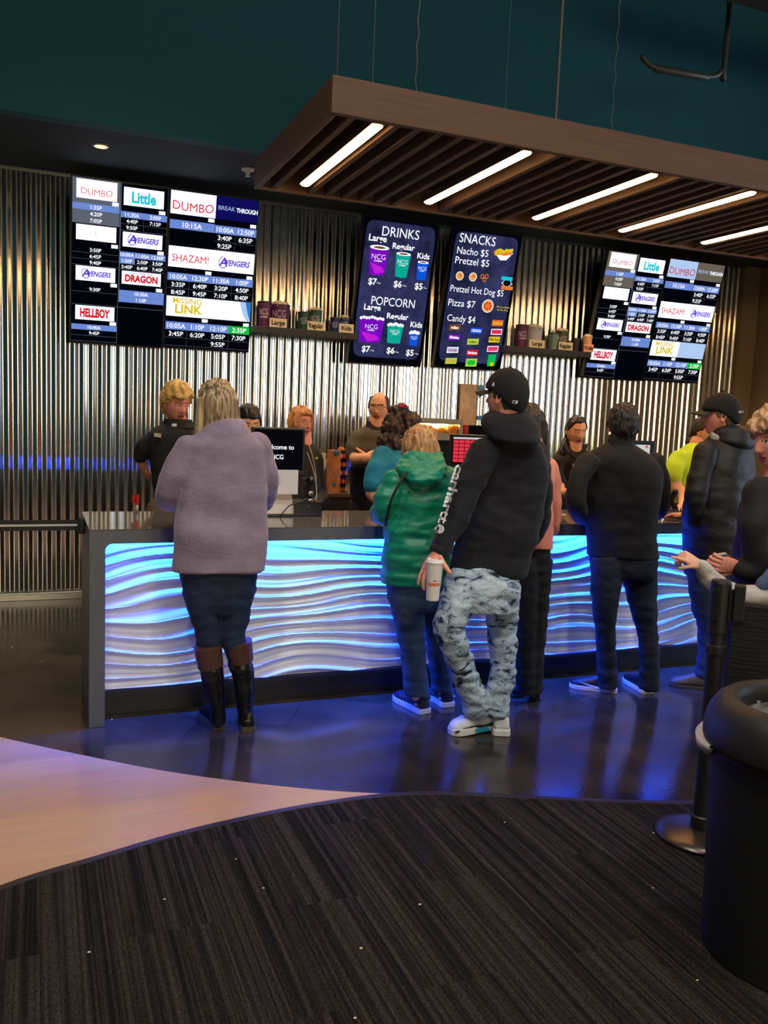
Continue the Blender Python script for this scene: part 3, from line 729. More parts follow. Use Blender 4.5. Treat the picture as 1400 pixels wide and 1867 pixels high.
def board(label, corners, fill):
    x0, v0, x1, v1 = box_of(*corners)
    root = thing('menu_screen', label, 'screen', (x0, SB[0], SB[1]), 'concession menu boards')
    b = 0.012; c = G()
    c.obox(sp(x0 - b, v0 - b) - TN * 0.06, Vector((x1 - x0 + 2 * b, 0, 0)), TV * (v1 - v0 + 2 * b), TN * 0.058)
    put('casing', c, MATS['tv_black'], root, bevel=0.004)
    D = Disp(x0, v0, x1, v1); D.rect(0, 0, 1, 1, K, 0)
    n = 40                                            # soft-cornered slate picture
    D.poly([(.5 + .47 * math.copysign(abs(math.cos(t)) ** .16, math.cos(t)), .49 + .47 * math.copysign(abs(math.sin(t)) ** .14, math.sin(t))) for t in [2 * PI * i / n for i in range(n)]], bS, .5)
    def uv(px, py):
        x, v = scr_uv(px, py); return (x - x0) / (x1 - x0), (v1 - v) / (v1 - v0)
    fill(D, uv); put('display', D.g, MENU, root)
    c = G(); xm = (x0 + x1) / 2
    a, b2 = sp(xm, v0 + .2) - TN * .0605, sp(xm, v0 + .95) - TN * .0605
    c.prism([(xm - .15, a.y, a.z), (xm - .15, b2.y, b2.z), (xm - .15, YW - .03, b2.z), (xm - .15, YW - .03, a.z)], (.3, 0, 0))
    put('wall_bracket', c, MATS['bracket_black'], root)
def fill_drinks(D, uv):
    def T(t, px, py, h, mw=None, bold=.0, m=W): D.text(t, *uv(px, py), h, m, mw, bold)
    T('DRINKS', 731, 425, .062, .5); T('Large', 689, 434, .042, .25, .02); T('Regular', 736, 450, .038, .3, .02); T('Kids', 772, 467, .038, .2, .02)
    T('POPCORN', 717, 551, .058, .6); T('Large', 679, 560, .04, .25, .02); T('Regular', 725, 577, .038, .3, .02); T('Kids', 759, 592, .038, .2, .02)
    def cup(px, py, w_, h_, m, kind='d', m2=bPK):
        u, v = uv(px, py); a = .78 if kind == 'd' else .82
        D.poly([(u - w_, v - h_), (u + w_, v - h_), (u + w_ * a, v + h_ * .93), (u, v + h_), (u - w_ * a, v + h_ * .93)], m, 2)
        D.poly([(u - w_ * .8, v + h_ * .1), (u + w_ * .5, v + h_ * .35), (u + w_ * .75, v + h_ * .7), (u - w_ * .2, v + h_ * .9)], m2, 2.4)
        if kind == 'd':
            D.disc(u, v - h_, 0.0001 + w_ * (D.x1 - D.x0) / (D.v1 - D.v0), W, 3, .22); D.disc(u, v - h_, .62 * w_ * (D.x1 - D.x0) / (D.v1 - D.v0), bCH, 3.3, .18)
        else:
            for k in range(9):
                D.disc(u + w_ * (-.9 + k * .22), v - h_ - .004 * math.sin(k * 1.9) - .004 * math.sin(PI * k / 8) * 2, .011, W, 3, 1)
        D.text('NCG', u, v - h_ * .35, h_ * .36, W, w_ * 1.4, bold=-.01, l=3.5); D.text('CINEMA', u, v - h_ * .05, h_ * .12, W, w_ * 1.4, l=3.5)
    cup(689, 477, .13, .095, bPU); cup(733, 485, .1, .082, bTE, m2=bTE); cup(769, 495, .078, .063, bBL, m2=bBL)
    T('$7', 679, 513, .042, None, .02); T('$6', 725, 518, .042, None, .02); T('$5', 763, 522, .042, None, .02)
    for px, py in ((690, 516), (737, 521), (774, 525), (678, 639), (723, 642), (759, 645)): T('+Tax', px, py, .011, .07)
    cup(676, 603, .17, .086, bPU, 'p'); cup(719, 610, .11, .066, bTE, 'p', bTE); cup(754, 619, .066, .046, bBL, 'p', bBL)
    T('$7', 667, 636, .042, None, .02); T('$6', 712, 639, .042, None, .02); T('$5', 747, 643, .042, None, .02)
def fill_snacks(D, uv):
    def T(t, px, py, h, mw=None, bold=.0, m=W): D.text(t, *uv(px, py), h, m, mw, bold, align=0)
    T('SNACKS', 871, 437, .062, .53); T('Nacho $5', 862, 459, .048, .46); T('Pretzel $5', 861, 477, .048, .5); T('Pretzel Hot Dog $5', 870, 530, .046, .8); T('Pizza $7', 842, 553, .048, .4); T('Candy $4', 841, 581, .048, .42)
    def B_(px, py, w_, h_, m, rot=0, l=2):
        u, v = uv(px, py); D.poly([(u - w_, v - h_ + rot), (u + w_, v - h_ - rot), (u + w_, v + h_ - rot), (u - w_, v + h_ + rot)], m, l)
    u, v = uv(918, 465); D.poly([(u - .14, v - .01), (u + .14, v - .02), (u + .05, v + .035), (u - .04, v + .04)], W, 2)
    for k in range(14): B_(904 + k * 2.1, 460 + 3 * math.sin(k * 2.3), .03, .012, YL if k % 3 else bOR, .006 * math.sin(k), 2.5 + k * .05)
    for px, py, m in ((838, 503, bBR), (862, 505, bBR)):
        D.disc(*uv(px, py), .032, W, 2); D.disc(*uv(px, py), .028, m, 2.4); D.disc(*uv(px + 1, py - 1), .013, bOR, 2.8)
    for dx, dy in ((-4, -2), (4, -2), (0, 4)):
        u, v = uv(883 + dx, 506 + dy)
        for k in range(10):
            t0, t1 = 2 * PI * k / 10, 2 * PI * (k + 1) / 10
            D.poly([(u + r_ * 1.7 * math.cos(t), v + r_ * math.sin(t)) for r_, t in ((.017, t0), (.017, t1), (.011, t1), (.011, t0))], bOR, 2 + k * .02)
    D.disc(*uv(924, 516), .036, W, 2, .8); D.disc(*uv(924, 516), .033, K, 2.3, .75); B_(924, 508, .085, .013, CY, 0, 2.6); B_(924, 525, .09, .014, bOR, 0, 2.6); T('PRETZEL DOG', 924, 517, .014, .17)
    D.disc(*uv(889, 558), .049, W, 2); D.disc(*uv(889, 558), .044, bBR, 2.3); D.disc(*uv(889, 558), .032, bOR, 2.6)
    for k in range(7): D.disc(*uv(889 + 6 * math.cos(k * .9), 558 + 6 * math.sin(k * .9)), .007, RD, 3)
    T('Now available', 917, 560, .014, .2, 0, YL); T('by the slice', 916, 565, .014, .18, 0, YL)
    cand = [(829, 597, bCH, 'm&m', W), (828, 615, bPU, 'Skittles', W), (825, 638, W, 'Candy', RD), (822, 658, bYG, 'SOUR', bOR), (868, 603, bBL, 'CRUNCH', W),
            (862, 623, bYG, 'm&m', bCH), (861, 643, RD, 'Starburst', W), (859, 661, MENU.index(MYG), 'SOUR', GN), (907, 589, bOR, "Reese's", YL), (905, 605, W, 'Twizzlers', RD), (901, 619, YL, 'Milk Duds', bCH), (898, 636, W, 'Raisinets', bPI), (896, 657, GN, '', W)]
    for px, py, m, t, tm in cand:
        u, v = uv(px, py); w_, h_ = .085, .022
        if px == 896: w_, h_ = .06, .045
        if px == 859: h_ = .03
        B_(px, py, w_, h_, m, .003); 
        if m == W: B_(px, py, w_ * .9, h_ * .75, bPI if px in (905, 898) else LB, .003, 2.3)
        if t: D.text(t, u, v, h_ * .9, tm, w_ * 1.7, .03, l=3.2, slant=.1)
    B_(859, 661, .05, .018, GN, .003, 2.6); D.disc(*uv(896, 652), .014, bTE, 2.6); D.disc(*uv(896, 664), .016, YL, 2.6)
board('black menu board screen headed DRINKS and POPCORN with cup pictures', ((664, 393), (797, 410), (769, 667), (638, 659)), fill_drinks)
board('black menu board screen headed SNACKS with candy pictures', ((830, 414), (957, 431), (905, 674), (792, 667)), fill_snacks)

# ------------------------------------------------------------------ cup shelves
def popbag(name, label, c, w0, w1, h, mcol, popcorn, cat, group, txt=True, big=1.0):
    """paper cup or bucket with its fill; c centre of the base"""
    root = thing(name, label, cat, c, group)
    m = mat('paper_%d_%d_%d' % mcol, mcol, 0.55, var=.1, vscale=14); g = G(); R = []
    for r_, z in ((w0, 0), (w0, .003), ((w0 + w1) / 2, h / 2), (w1, h - .003), (w1 * 1.03, h - .002), (w1 * 1.03, h + .002)): R.append((r_, z))
    g.lathe(R + [(w1 * .9, h + .001)], c, 28, cap=(True, True)); put('cup_wall', g, m, root, smooth=False)
    if popcorn:
        g = G(); g.ball(Vector(c) + Vector((0, 0, h * .97)), (w1 * .97, w1 * .97, h * .22), 18)
        q = fuse(g, .006, 0, [(.006, 70, 70, 70, 3)]); put('popcorn', q, mat('popcorn_tan', (188, 170, 140), .8, bump=.8, bscale=90), root, smooth=True)
    else:
        g = G(); g.lathe([(w1 * 1.06, 0), (w1 * 1.06, .008), (w1 * .9, .012), (.001, .013)], Vector(c) + Vector((0, 0, h + .002)), 24); put('lid', g, mat('dark_lid', (52, 46, 50), .4), root)
    if txt:
        g = G(); d = Vector((-math.sin(.35), -math.cos(.35), 0)); U = Vector((d.y * -1, d.x, 0)); U = Vector((math.cos(.35), -math.sin(.35), 0))
        t = G(); rr = (w0 + w1) / 2
        text_on(t, 'NCG', (0, 0, 0), (1, 0, 0), (0, 1, 0), (0, 0, 1), .05 * big, 0, rr * 1.5, 0.0)
        text_on(t, 'CINEMA', (0, -.042 * big, 0), (1, 0, 0), (0, 1, 0), (0, 0, 1), .016 * big, 0, rr * 1.4, .01)
        vv = []
        for x, y, z in t.v:
            zz = h * .62 + y; rad = w0 + (w1 - w0) * zz / h + .0012; a = x / rad
            vv.append(Vector(c) + d * rad * math.cos(a) + U * rad * math.sin(a) + Vector((0, 0, zz)))
        g.add(vv, t.f); put('lettering', g, mat('cup_print', (196, 180, 196), .6), root)
    return root
def shelf(x0, x1, label, lay):
    z = 2.30; y0 = YW - .30
    g = G(); g.box((x0, y0, z - .055), (x1, YW - .032, z)); tag(put('wall_shelf', g, mat('shelf_black', (20, 18, 18), .5), bevel=.002), label, 'shelf')
    for args in lay(z, YW - .30): pass
PURP, GRN, BLU, WHT = (84, 24, 70), (40, 78, 56), (30, 32, 84), (186, 184, 190)
def card(label, x, z, y0, txt, w_, colr=(196, 176, 140)):
    root = thing('size_card', label, 'sign', (x, y0 + .02, z), 'size cards on the cup shelves')
    g = G(); g.box((x - w_ / 2, y0 + .012, z + .001), (x + w_ / 2, y0 + .016, z + .075)); put('card', g, mat('card_%d' % colr[1], colr, .7), root)
    g = G(); text_on(g, txt, (x, y0 + .0105, z + .039), (1, 0, 0), (0, 0, 1), (0, -1, 0), .036, 0, w_ * .84, .03); put('lettering', g, mat('ink', (20, 14, 12), .7), root)
def lay_left(z, y0):
    b = lambda px: at(px, 600, y0 + .12).x
    popbag('drink_cup', 'large purple drink cup at the left end of the left shelf', (b(480), y0 + .10, z), .046, .058, .2, PURP, False, 'cup', 'display cups')
    popbag('popcorn_bucket', 'largest purple popcorn bucket on the left shelf', (b(512), y0 + .17, z), .072, .088, .2, PURP, True, 'bucket', 'display buckets', big=1.2)
    popbag('drink_cup', 'medium green drink cup on the left shelf', (b(553), y0 + .12, z), .038, .048, .145, GRN, False, 'cup', 'display cups', big=.7)
    popbag('popcorn_bucket', 'medium green popcorn bucket on the left shelf', (b(576), y0 + .16, z), .056, .062, .18, GRN, True, 'bucket', 'display buckets', big=.85)
    popbag('drink_cup', 'small navy drink cup on the left shelf', (b(610), y0 + .12, z), .032, .042, .12, BLU, False, 'cup', 'display cups', big=.6)
    popbag('popcorn_bucket', 'small navy popcorn bucket at the right end of the left shelf', (b(630), y0 + .16, z), .044, .05, .14, BLU, True, 'bucket', 'display buckets', big=.65)
    card('cream card reading Large on the left shelf', b(501), z, y0, 'Large', .15); card('cream card reading Regular on the left shelf', b(569), z, y0, 'Regular', .15); card('cream card reading Kids on the left shelf', b(624), z, y0, 'Kids', .135)
    return []
def lay_right(z, y0):
    b = lambda px: at(px, 630, y0 + .12).x
    popbag('drink_cup', 'large purple drink cup on the right shelf', (b(948), y0 + .10, z), .048, .06, .2, PURP, False, 'cup', 'display cups')
    popbag('popcorn_bucket', 'large whitish popcorn bucket on the right shelf', (b(976), y0 + .17, z), .074, .088, .2, WHT, True, 'bucket', 'display buckets', txt=False)
    popbag('drink_cup', 'medium green drink cup on the right shelf', (b(1008), y0 + .12, z), .04, .05, .15, (120, 140, 128), False, 'cup', 'display cups', txt=False)
    popbag('popcorn_bucket', 'medium olive popcorn bucket on the right shelf', (b(1027), y0 + .16, z), .056, .064, .19, (70, 74, 50), True, 'bucket', 'display buckets', big=.85)
    popbag('drink_cup', 'small dark drink cup on the right shelf', (b(1051), y0 + .14, z), .034, .042, .12, (34, 34, 50), False, 'cup', 'display cups', txt=False)
    popbag('popcorn_bucket', 'small peach popcorn bucket at the right end of the right shelf', (b(1066), y0 + .08, z), .04, .045, .15, (206, 150, 112), True, 'bucket', 'display buckets', txt=False)
    card('cream card reading Large on the right shelf', b(968), z, y0, 'Large', .17); card('cream card reading Regular on the right shelf', b(1020), z, y0, 'Regular', .16); card('peach card reading Kids on the right shelf', b(1062), z, y0, 'Kids', .11, (226, 150, 120))
    return []
shelf(at(462, 600, YW - .3).x, at(652, 620, YW - .3).x, 'black wall shelf between the film times and the drinks board', lay_left)
shelf(at(925, 640, YW - .3).x, at(1078, 650, YW - .3).x, 'black wall shelf right of the snacks board', lay_right)
# spots aimed at the steel behind each shelf
for px, yy in ((540, 600), (1000, 640)):
    p = at(px, yy, YW - .12); spot('shelf_wash', (p.x, YW - .35, 3.3), (p.x, YW - .03, 2.4), (1, .76, .45), 18, 1.3, .03)
# ------------------------------------------------------------------ people: shared shapes
def sst(a, b, x):
    t = max(0.0, min(1.0, (x - a) / (b - a))); return t * t * (3 - 2 * t)
def gs(x, w): return math.exp(-(x / w) ** 2)
def head_pt(d, feat=True, fem=0.0, jaw=0.0):
    dx, dy, dz = d
    tz = max(0.0, -dz)
    x = .076 * dx * (1 + .02 * (1 - tz)); y = .098 * dy; z = .121 * dz
    x *= 1 - (.30 - jaw * .12) * tz ** 1.7
    if dy > 0:
        x *= 1 - .07 * dy * dy; y *= .95 + .02 * tz
        y += .010 * sst(.3, .95, tz) * dy
    else:
        y *= 1 - .30 * tz ** 1.3
    if feat and dy > .15:
        fr = sst(.15, .5, dy)
        hz = sst(.03, -.026, z) ** 1.4 * (1 - sst(-.030, -.040, z)) if z < .03 else 0
        dyy = .024 * gs(x, .0105) * hz
        dyy += .008 * gs(abs(x) - .0125, .006) * gs(z + .028, .009)
        dyy -= .0085 * gs(abs(x) - .031, .017) * gs(z - .014, .012)
        dyy += .0045 * gs(abs(x) - .031, .010) * gs(z - .012, .008)
        dyy += .0045 * gs(z - .033, .008) * sst(.055, .04, abs(x)) * (1 - fem * .6)
        dyy += .0055 * gs(x, .021) * (gs(z + .0545, .0055) + gs(z + .0665, .006))
        dyy -= .003 * gs(x, .026) * gs(z + .0605, .0022)
        dyy += .006 * gs(x, .022) * gs(z + .096, .016)
        dyy += .004 * gs(abs(x) - .045, .02) * gs(z + .018, .02)
        y += dyy * fr
    return Vector((x, y, z))
class Head:
    def __init__(s, c, face, pitch=0.0, roll=0.0, sc=1.0, fem=0.0, jaw=0.0):
        """c centre; face = heading in degrees clockwise from +Y; pitch down positive"""
        s.c = Vector(c); s.s = sc; s.fem = fem; s.jaw = jaw
        s.R = Matrix.Rotation(-math.radians(face), 3, 'Z') @ Matrix.Rotation(-math.radians(pitch), 3, 'X') @ Matrix.Rotation(math.radians(roll), 3, 'Y')
    def w(s, p): return s.c + s.R @ (Vector(p) * s.s)
    def grid(s, nu=84, nv=64):
        for i in range(1, nv):
            t = PI * i / nv
            yield [Vector((math.sin(t) * math.sin(2 * PI * j / nu), math.sin(t) * math.cos(2 * PI * j / nu), -math.cos(t))) for j in range(nu)]
    def skin(s, g, eyes='open', nu=84, nv=64):
        rows = list(s.grid(nu, nv)); L = []
        for r in rows: L.append([head_pt(d, True, s.fem, s.jaw) for d in r])
        o = len(g.f); g.rings([[s.w(p) for p in r] for r in L], 0)
        n = nu
        for i in range(len(L) - 1):
            for j in range(n):
                p = (L[i][j] + L[i][(j + 1) % n] + L[i + 1][j] + L[i + 1][(j + 1) % n]) / 4
                if p.y < .03: continue
                ax = abs(p.x); m = 0
                if ax < .023 and -.0725 < p.z < -.0495 + .002 * gs(ax - .008, .005) and ax < .023 * math.sqrt(max(0, 1 - ((p.z + .061) / .0125) ** 2)) + .002: m = 1
                if ax < .021 and abs(p.z + .0605) < .0014: m = 3
                e = ((ax - .031) / .0135) ** 2 + ((p.z - .0125) / .0052) ** 2
                if eyes == 'open' and e < 1: m = 3 if ((ax - .031) ** 2 + (p.z - .0125) ** 2) < .0046 ** 2 else 2
                if eyes == 'down' and abs(p.z - .0085 + .002 * gs(ax - .031, .006)) < .0016 and abs(ax - .031) < .015: m = 3
                if eyes == 'open' and 1 <= e < 1.6 and p.z > .0125: m = 3
                if abs(ax - .032) < .019 and abs(p.z - .0325 + .15 * abs(ax - .026)) < .0032 + (.0012 if not s.fem else 0): m = 4
                if m: g.m[o + i * n + j] = m
        # ears
        for sx in (-1, 1):
            c = Vector((sx * .0775, -.008, -.002)); R = []
            for k, (rr, off) in enumerate(((.5, -.012), (1, -.004), (1.05, .003), (.9, .008), (.55, .003), (.2, .001))):
                R.append([s.w(c + Vector((sx * off, -.003 * (off > 0) + rr * (.0155 * math.cos(a) - .004 * math.sin(a)), rr * (.030 * math.sin(a)) + (.003 * math.sin(2 * a) * rr)))) for a in [2 * PI * q / 16 for q in range(16)]])
            g.rings(R, 0)
    def shell(s, fn, thick=.014, inner=-.012, wave=.0, wn=9, seed=0, nu=96, nv=60):
        """hair or cap volume: grows out of the scalp where fn(direction) > 0"""
        g = G(); rows = []
        for r in s.grid(nu, nv):
            rr = []
            for d in r:
                p = head_pt(d, False, s.fem, s.jaw); v = fn(d); k = sst(-.02, .10, v)
                th = thick(d) if callable(thick) else thick
                if wave: th = th * (1 + wave * math.sin(wn * math.atan2(d.x, d.y) + 5 * noise.noise((d.x * 2 + seed, d.y * 2, d.z * 1.2))))
                off = inner * (1 - k) + th * k
                nrm = Vector((d.x / .076, d.y / .098, d.z / .121)).normalized()
                rr.append(s.w(p + nrm * off))
            rows.append(rr)
        g.rings(rows, 0); return g
    def glasses(s, parent, col):
        g = G()
        for sx in (-1, 1):
            pts = [s.w((sx * .032 + .0225 * math.cos(a) * (1 + .08 * math.copysign(1, math.cos(a))), .107 - .010 * (abs(sx * .032 + .0225 * math.cos(a)) / .05) ** 2, .010 + .0155 * math.sin(a))) for a in [2 * PI * q / 24 for q in range(25)]]
            g.tube(pts, .0014 * s.s, n=6, dome=False, sub=1)
            g.tube([s.w((sx * .0555, .096, .014)), s.w((sx * .074, .06, .013)), s.w((sx * .080, .0, .010)), s.w((sx * .079, -.012, .002))], .0014 * s.s, n=6)
        g.tube([s.w((-.011, .108, .014)), s.w((0, .111, .016)), s.w((.011, .108, .014))], .0013 * s.s, n=6)
        put('glasses', g, mat('glasses_%s' % str(col), col, .3, metal=.4), parent, smooth=True)

def hairline(front, side, back, sidez=0.0):
    """fn for Head.shell from the height of the hair's edge in front, at the sides and behind"""
    def fn(d):
        a = math.atan2(abs(d.x), d.y) / PI          # 0 front .. 1 back
        if a < .36: e = front + (side + .28 - front) * sst(.22, .36, a)
        elif a < .52: e = side + .28 + (side - side - .28) * sst(.36, .44, a) if a < .44 else side
        else: e = side + (back - side) * sst(.52, .72, a)
        return d.z - e
    return fn

def secs(Yp, rows, k=.62, face=0.0, n=36, ex=2.3):
    """rings of a torso from its outline: rows (y, x left, x right[, shift in Y])"""
    u = Vector((math.cos(math.radians(face)), -math.sin(math.radians(face)), 0)); v = Vector((-u.y, u.x, 0))
    P = []
    for r in rows:
        y, xl, xr = r[:3]; dy = r[3] if len(r) > 3 else 0; kk = r[4] if len(r) > 4 else k
        c = at((xl + xr) / 2, y, Yp + dy); hw = (xr - xl) / 2 * mpp(c)
        b = ray((xl + xr) / 2, y); pv = Vector((b.y, -b.x, 0)).normalized()
        ru = hw / math.sqrt(u.dot(pv) ** 2 + (kk * v.dot(pv)) ** 2); P.append((c, ru, ru * kk))
    # densify
    Q = []
    for i in range(len(P) - 1):
        for q in range(4):
            t = q / 4; p0 = P[max(i - 1, 0)]; p1 = P[i]; p2 = P[i + 1]; p3 = P[min(i + 2, len(P) - 1)]
            def cr(a, b2, c2, d2): return .5 * (2 * b2 + (c2 - a) * t + (2 * a - 5 * b2 + 4 * c2 - d2) * t * t + (3 * b2 - a - 3 * c2 + d2) * t ** 3)
            Q.append((Vector([cr(p0[0][m], p1[0][m], p2[0][m], p3[0][m]) for m in range(3)]), cr(p0[1], p1[1], p2[1], p3[1]), cr(p0[2], p1[2], p2[2], p3[2])))
    Q.append(P[-1]); R = []
    for c, ru, rv in Q:
        ring = []
        for j in range(n):
            a = 2 * PI * j / n; ca, sa = math.cos(a), math.sin(a)
            ring.append(c + u * ru * math.copysign(abs(ca) ** (2 / ex), ca) + v * rv * math.copysign(abs(sa) ** (2 / ex), sa))
        R.append(ring)
    return R
def shrink_rings(R, d):
    out = []
    for r in R:
        c = sum(r, Vector()) / len(r); out.append([c + (p - c) * max(.2, 1 - d / max((p - c).length, 1e-4)) for p in r])
    return out
def limb(rows):
    """rows (px, py, radius in px, Y) -> points, radii"""
    P = [at(r[0], r[1], r[3]) for r in rows]; R = [r[2] * mpp(p) for r, p in zip(rows, P)]
    for p, r in zip(P, R):                       # forearms rest on the counter, not in it
        if YC - .06 < p.y < YCB + .06 and .85 < p.z < ZC + r + .012: p.z = ZC + r + .012
    return P, R

def hand(g, wrist, dirv, palm, side, sc=1.0, curl=(30, 35, 30), spread=4.0, thumb=(35, 25), curls=None, point=False):
    """wrist point, pointing direction, palm normal, side (+1: thumb to the right of dir seen with the palm down)"""
    wrist = Vector(wrist); dirv = Vector(dirv)
    if palm[2] < -.9 and YC - .1 < wrist.y < YCB + .1 and wrist.z < ZC + .14:
        wrist.z = ZC + .034 * sc + .012; dirv.z = 0; curl = (10, 12, 8); thumb = (35, 4)
    d = Vector(dirv).normalized(); pn = Vector(palm); pn = (pn - d * pn.dot(d)).normalized(); s = d.cross(pn) * side   # towards the thumb
    h = G(); w0 = Vector(wrist)
    def P(a, b, c): return w0 + (d * a + s * b + pn * c) * sc
    # palm
    R = []
    for a, hw, th in ((-.012, .026, .018), (.01, .030, .017), (.04, .038, .0155), (.075, .041, .0135), (.092, .040, .011)):
        R.append([P(a, hw * math.cos(t), th * math.sin(t)) for t in [2 * PI * q / 16 for q in range(16)]])
    h.rings(R)
    h.ball(P(.035, .022, .008), .018 * sc, 12)
    L = [(.028, .046, .027, .021, .0092), (.0095, .051, .031, .023, .0095), (-.0095, .047, .029, .022, .0090), (-.028, .037, .022, .019, .0080)]
    for i, (b, l1, l2, l3, r) in enumerate(L):
        cc = curls[i] if curls else curl
        if point and i == 0: cc = (4, 6, 5)
        an = math.radians(spread * (1.5 - i)); base = P(.085, b, 0); fd = (d * math.cos(an) + s * math.sin(an)).normalized()
        pts = [base - fd * .02 * sc, base]; a = 0; cur = base
        for ln, c in zip((l1, l2, l3), cc):
            a += math.radians(c); cur = cur + (fd * math.cos(a) + pn * math.sin(a)) * ln * sc; pts.append(cur)
        rs = [r * 1.05 * sc, r * 1.08 * sc, r * sc, r * .92 * sc, r * .78 * sc]
        h.tube(pts, rs, n=12, sub=3)
    ta = math.radians(thumb[0]); tb = math.radians(thumb[1])
    b0 = P(.012, .022, .006); t1 = (d * math.cos(ta) + s * math.sin(ta)).normalized(); t2 = (t1 * math.cos(tb) + pn * math.sin(tb)).normalized()
    h.tube([b0, b0 + t1 * .042 * sc, b0 + t1 * .046 * sc + t2 * .03 * sc, b0 + t1 * .046 * sc + t2 * .056 * sc], [.0145 * sc, .0125 * sc, .011 * sc, .0088 * sc], n=12, sub=3)
    q = fuse(h, .0024, 3); g.add(q.v, q.f, 0)

SKINS = {'fair': (236, 178, 154), 'tan': (232, 172, 136), 'rosy': (234, 156, 134), 'olive': (222, 160, 124)}
def skin_mats(kind, browc):
    c = SKINS[kind]
    return [mat('skin_' + kind, c, .5, var=.05, vscale=25, bump=.04, bscale=180, sss=.15), mat('lips_' + kind, (int(c[0] * .86), int(c[1] * .62), int(c[2] * .62)), .4),
            mat('eye_white', (226, 220, 214), .25), mat('eye_dark', (36, 24, 20), .3), mat('brow_%d_%d_%d' % browc, browc, .8)]
def hair_mat(name, c, c2=None, sc=(60, 60, 5), rough=.45):
    if name in MATS: return MATS[name]
    m = mat(name, c, rough, var=.0); nt = m.node_tree; b = nt.nodes['Principled BSDF']
    tc = nt.nodes.new('ShaderNodeTexCoord'); mp = nt.nodes.new('ShaderNodeMapping'); mp.inputs['Scale'].default_value = sc; nt.links.new(tc.outputs['Object'], mp.inputs[0])
    n = nt.nodes.new('ShaderNodeTexNoise'); n.inputs['Scale'].default_value = 1.6; n.inputs['Detail'].default_value = 4; nt.links.new(mp.outputs[0], n.inputs['Vector'])
    r = nt.nodes.new('ShaderNodeValToRGB'); nt.links.new(n.outputs['Fac'], r.inputs[0]); c2 = c2 or tuple(int(v * .5) for v in c)
    r.color_ramp.elements[0].position = .38; r.color_ramp.elements[0].color = C3(*c2); r.color_ramp.elements[1].position = .62; r.color_ramp.elements[1].color = C3(*c)
    nt.links.new(r.outputs[0], b.inputs['Base Color']); bp = nt.nodes.new('ShaderNodeBump'); bp.inputs['Strength'].default_value = .8; bp.inputs['Distance'].default_value = .006
    nt.links.new(n.outputs['Fac'], bp.inputs['Height']); nt.links.new(bp.outputs[0], b.inputs['Normal']); return m

def loc_of(P): return Vector((P.x, P.y, 0))
def person(label, feet, group=None):
    return thing('person', label, 'person', (feet[0], feet[1], 0.0), group)
def body(root, head, torso, skin, brow=(60, 40, 30), eyes='open', arms=(), legs=(), extra=None, neck_r=.056, neck_to=None, shrink=.03):
    """one continuous figure: head, neck, trunk, arms and legs"""
    g = G(); g.rings(shrink_rings(torso, shrink))
    nb = neck_to or (sum(torso[-1], Vector()) / len(torso[-1])); hc = head.w((0, -.022, -.045))
    g.tube([nb - Vector((0, 0, .06)), nb, hc], [neck_r * 1.25, neck_r * 1.05, neck_r], n=20)
    for P, R in arms: g.tube(P, R, n=14)
    for P, R in legs: g.tube(P, [r * .68 for r in R], n=14)
    q = fuse(g, .009, 3); out = G(); out.add(q.v, q.f, 0)
    head.skin(out, eyes)
    if extra: extra(out)
    put('body', out, skin_mats(skin, brow), root, smooth=True)

def shoe(root, heel, toe, w=.047, h=.075, up='shoe_black', upc=(20, 20, 22), soc=(226, 222, 214), sh=.024, lift=0.0, rough=.5, sole_wave=False, extras=None, boot=None, heelh=0.0):
    """heel and toe: ground points; upper with a sole child"""
    a, b = Vector(heel), Vector(toe); d = b - a; L = d.length; d.normalize(); s = Vector((d.y, -d.x, 0)).normalized(); up_ = s.cross(d).normalized()
    if up_.z < 0: up_ = -up_
    prof = [(-.0, .62, .55), (.03, .80, .9), (.12, .88, 1.0), (.28, .82, 1.0), (.42, .84, .84), (.58, .95, .66), (.74, 1.0, .52), (.87, .92, .44), (.96, .66, .32), (1.0, .36, .18)]
    g = G(); R = []
    for t, wk, hk in prof:
        c = a + d * L * t + up_ * sh * .8; R.append([c + s * w * wk * math.copysign(abs(math.cos(q)) ** .8, math.cos(q)) + up_ * (max(0, math.sin(q)) ** .75 * h * hk) for q in [PI * k / 14 for k in range(15)]])
    g.rings(R)
    m = mat(up, upc, rough, var=.08, vscale=30)
    o = put('shoe', g, m, root, smooth=True); sb = o.modifiers.new('sub', 'SUBSURF'); sb.levels = 1; sb.render_levels = 1
    g = G(); out = []
    for t, wk, _ in prof: out.append((t, wk))
    top, bot = [], []
    pts = [(t, wk) for t, wk in out] + [(t, -wk) for t, wk in out[::-1]]
    def spts(z, gr):
        return [a + d * L * (t + (-.012 if t < .1 else .012 if t > .9 else 0) * gr) + s * w * wk * (1.07 + .04 * gr) + up_ * z for t, wk in pts]
    g.rings([spts(0, 0), spts(.004, 1), spts(sh * .8, 1), spts(sh, .2)])
    if heelh: pass
    so = put('sole', g, mat('sole_%d_%d_%d' % soc, soc, .6), o, smooth=False)
    if extras: extras(o, a, d, s, up_, L)
    return o
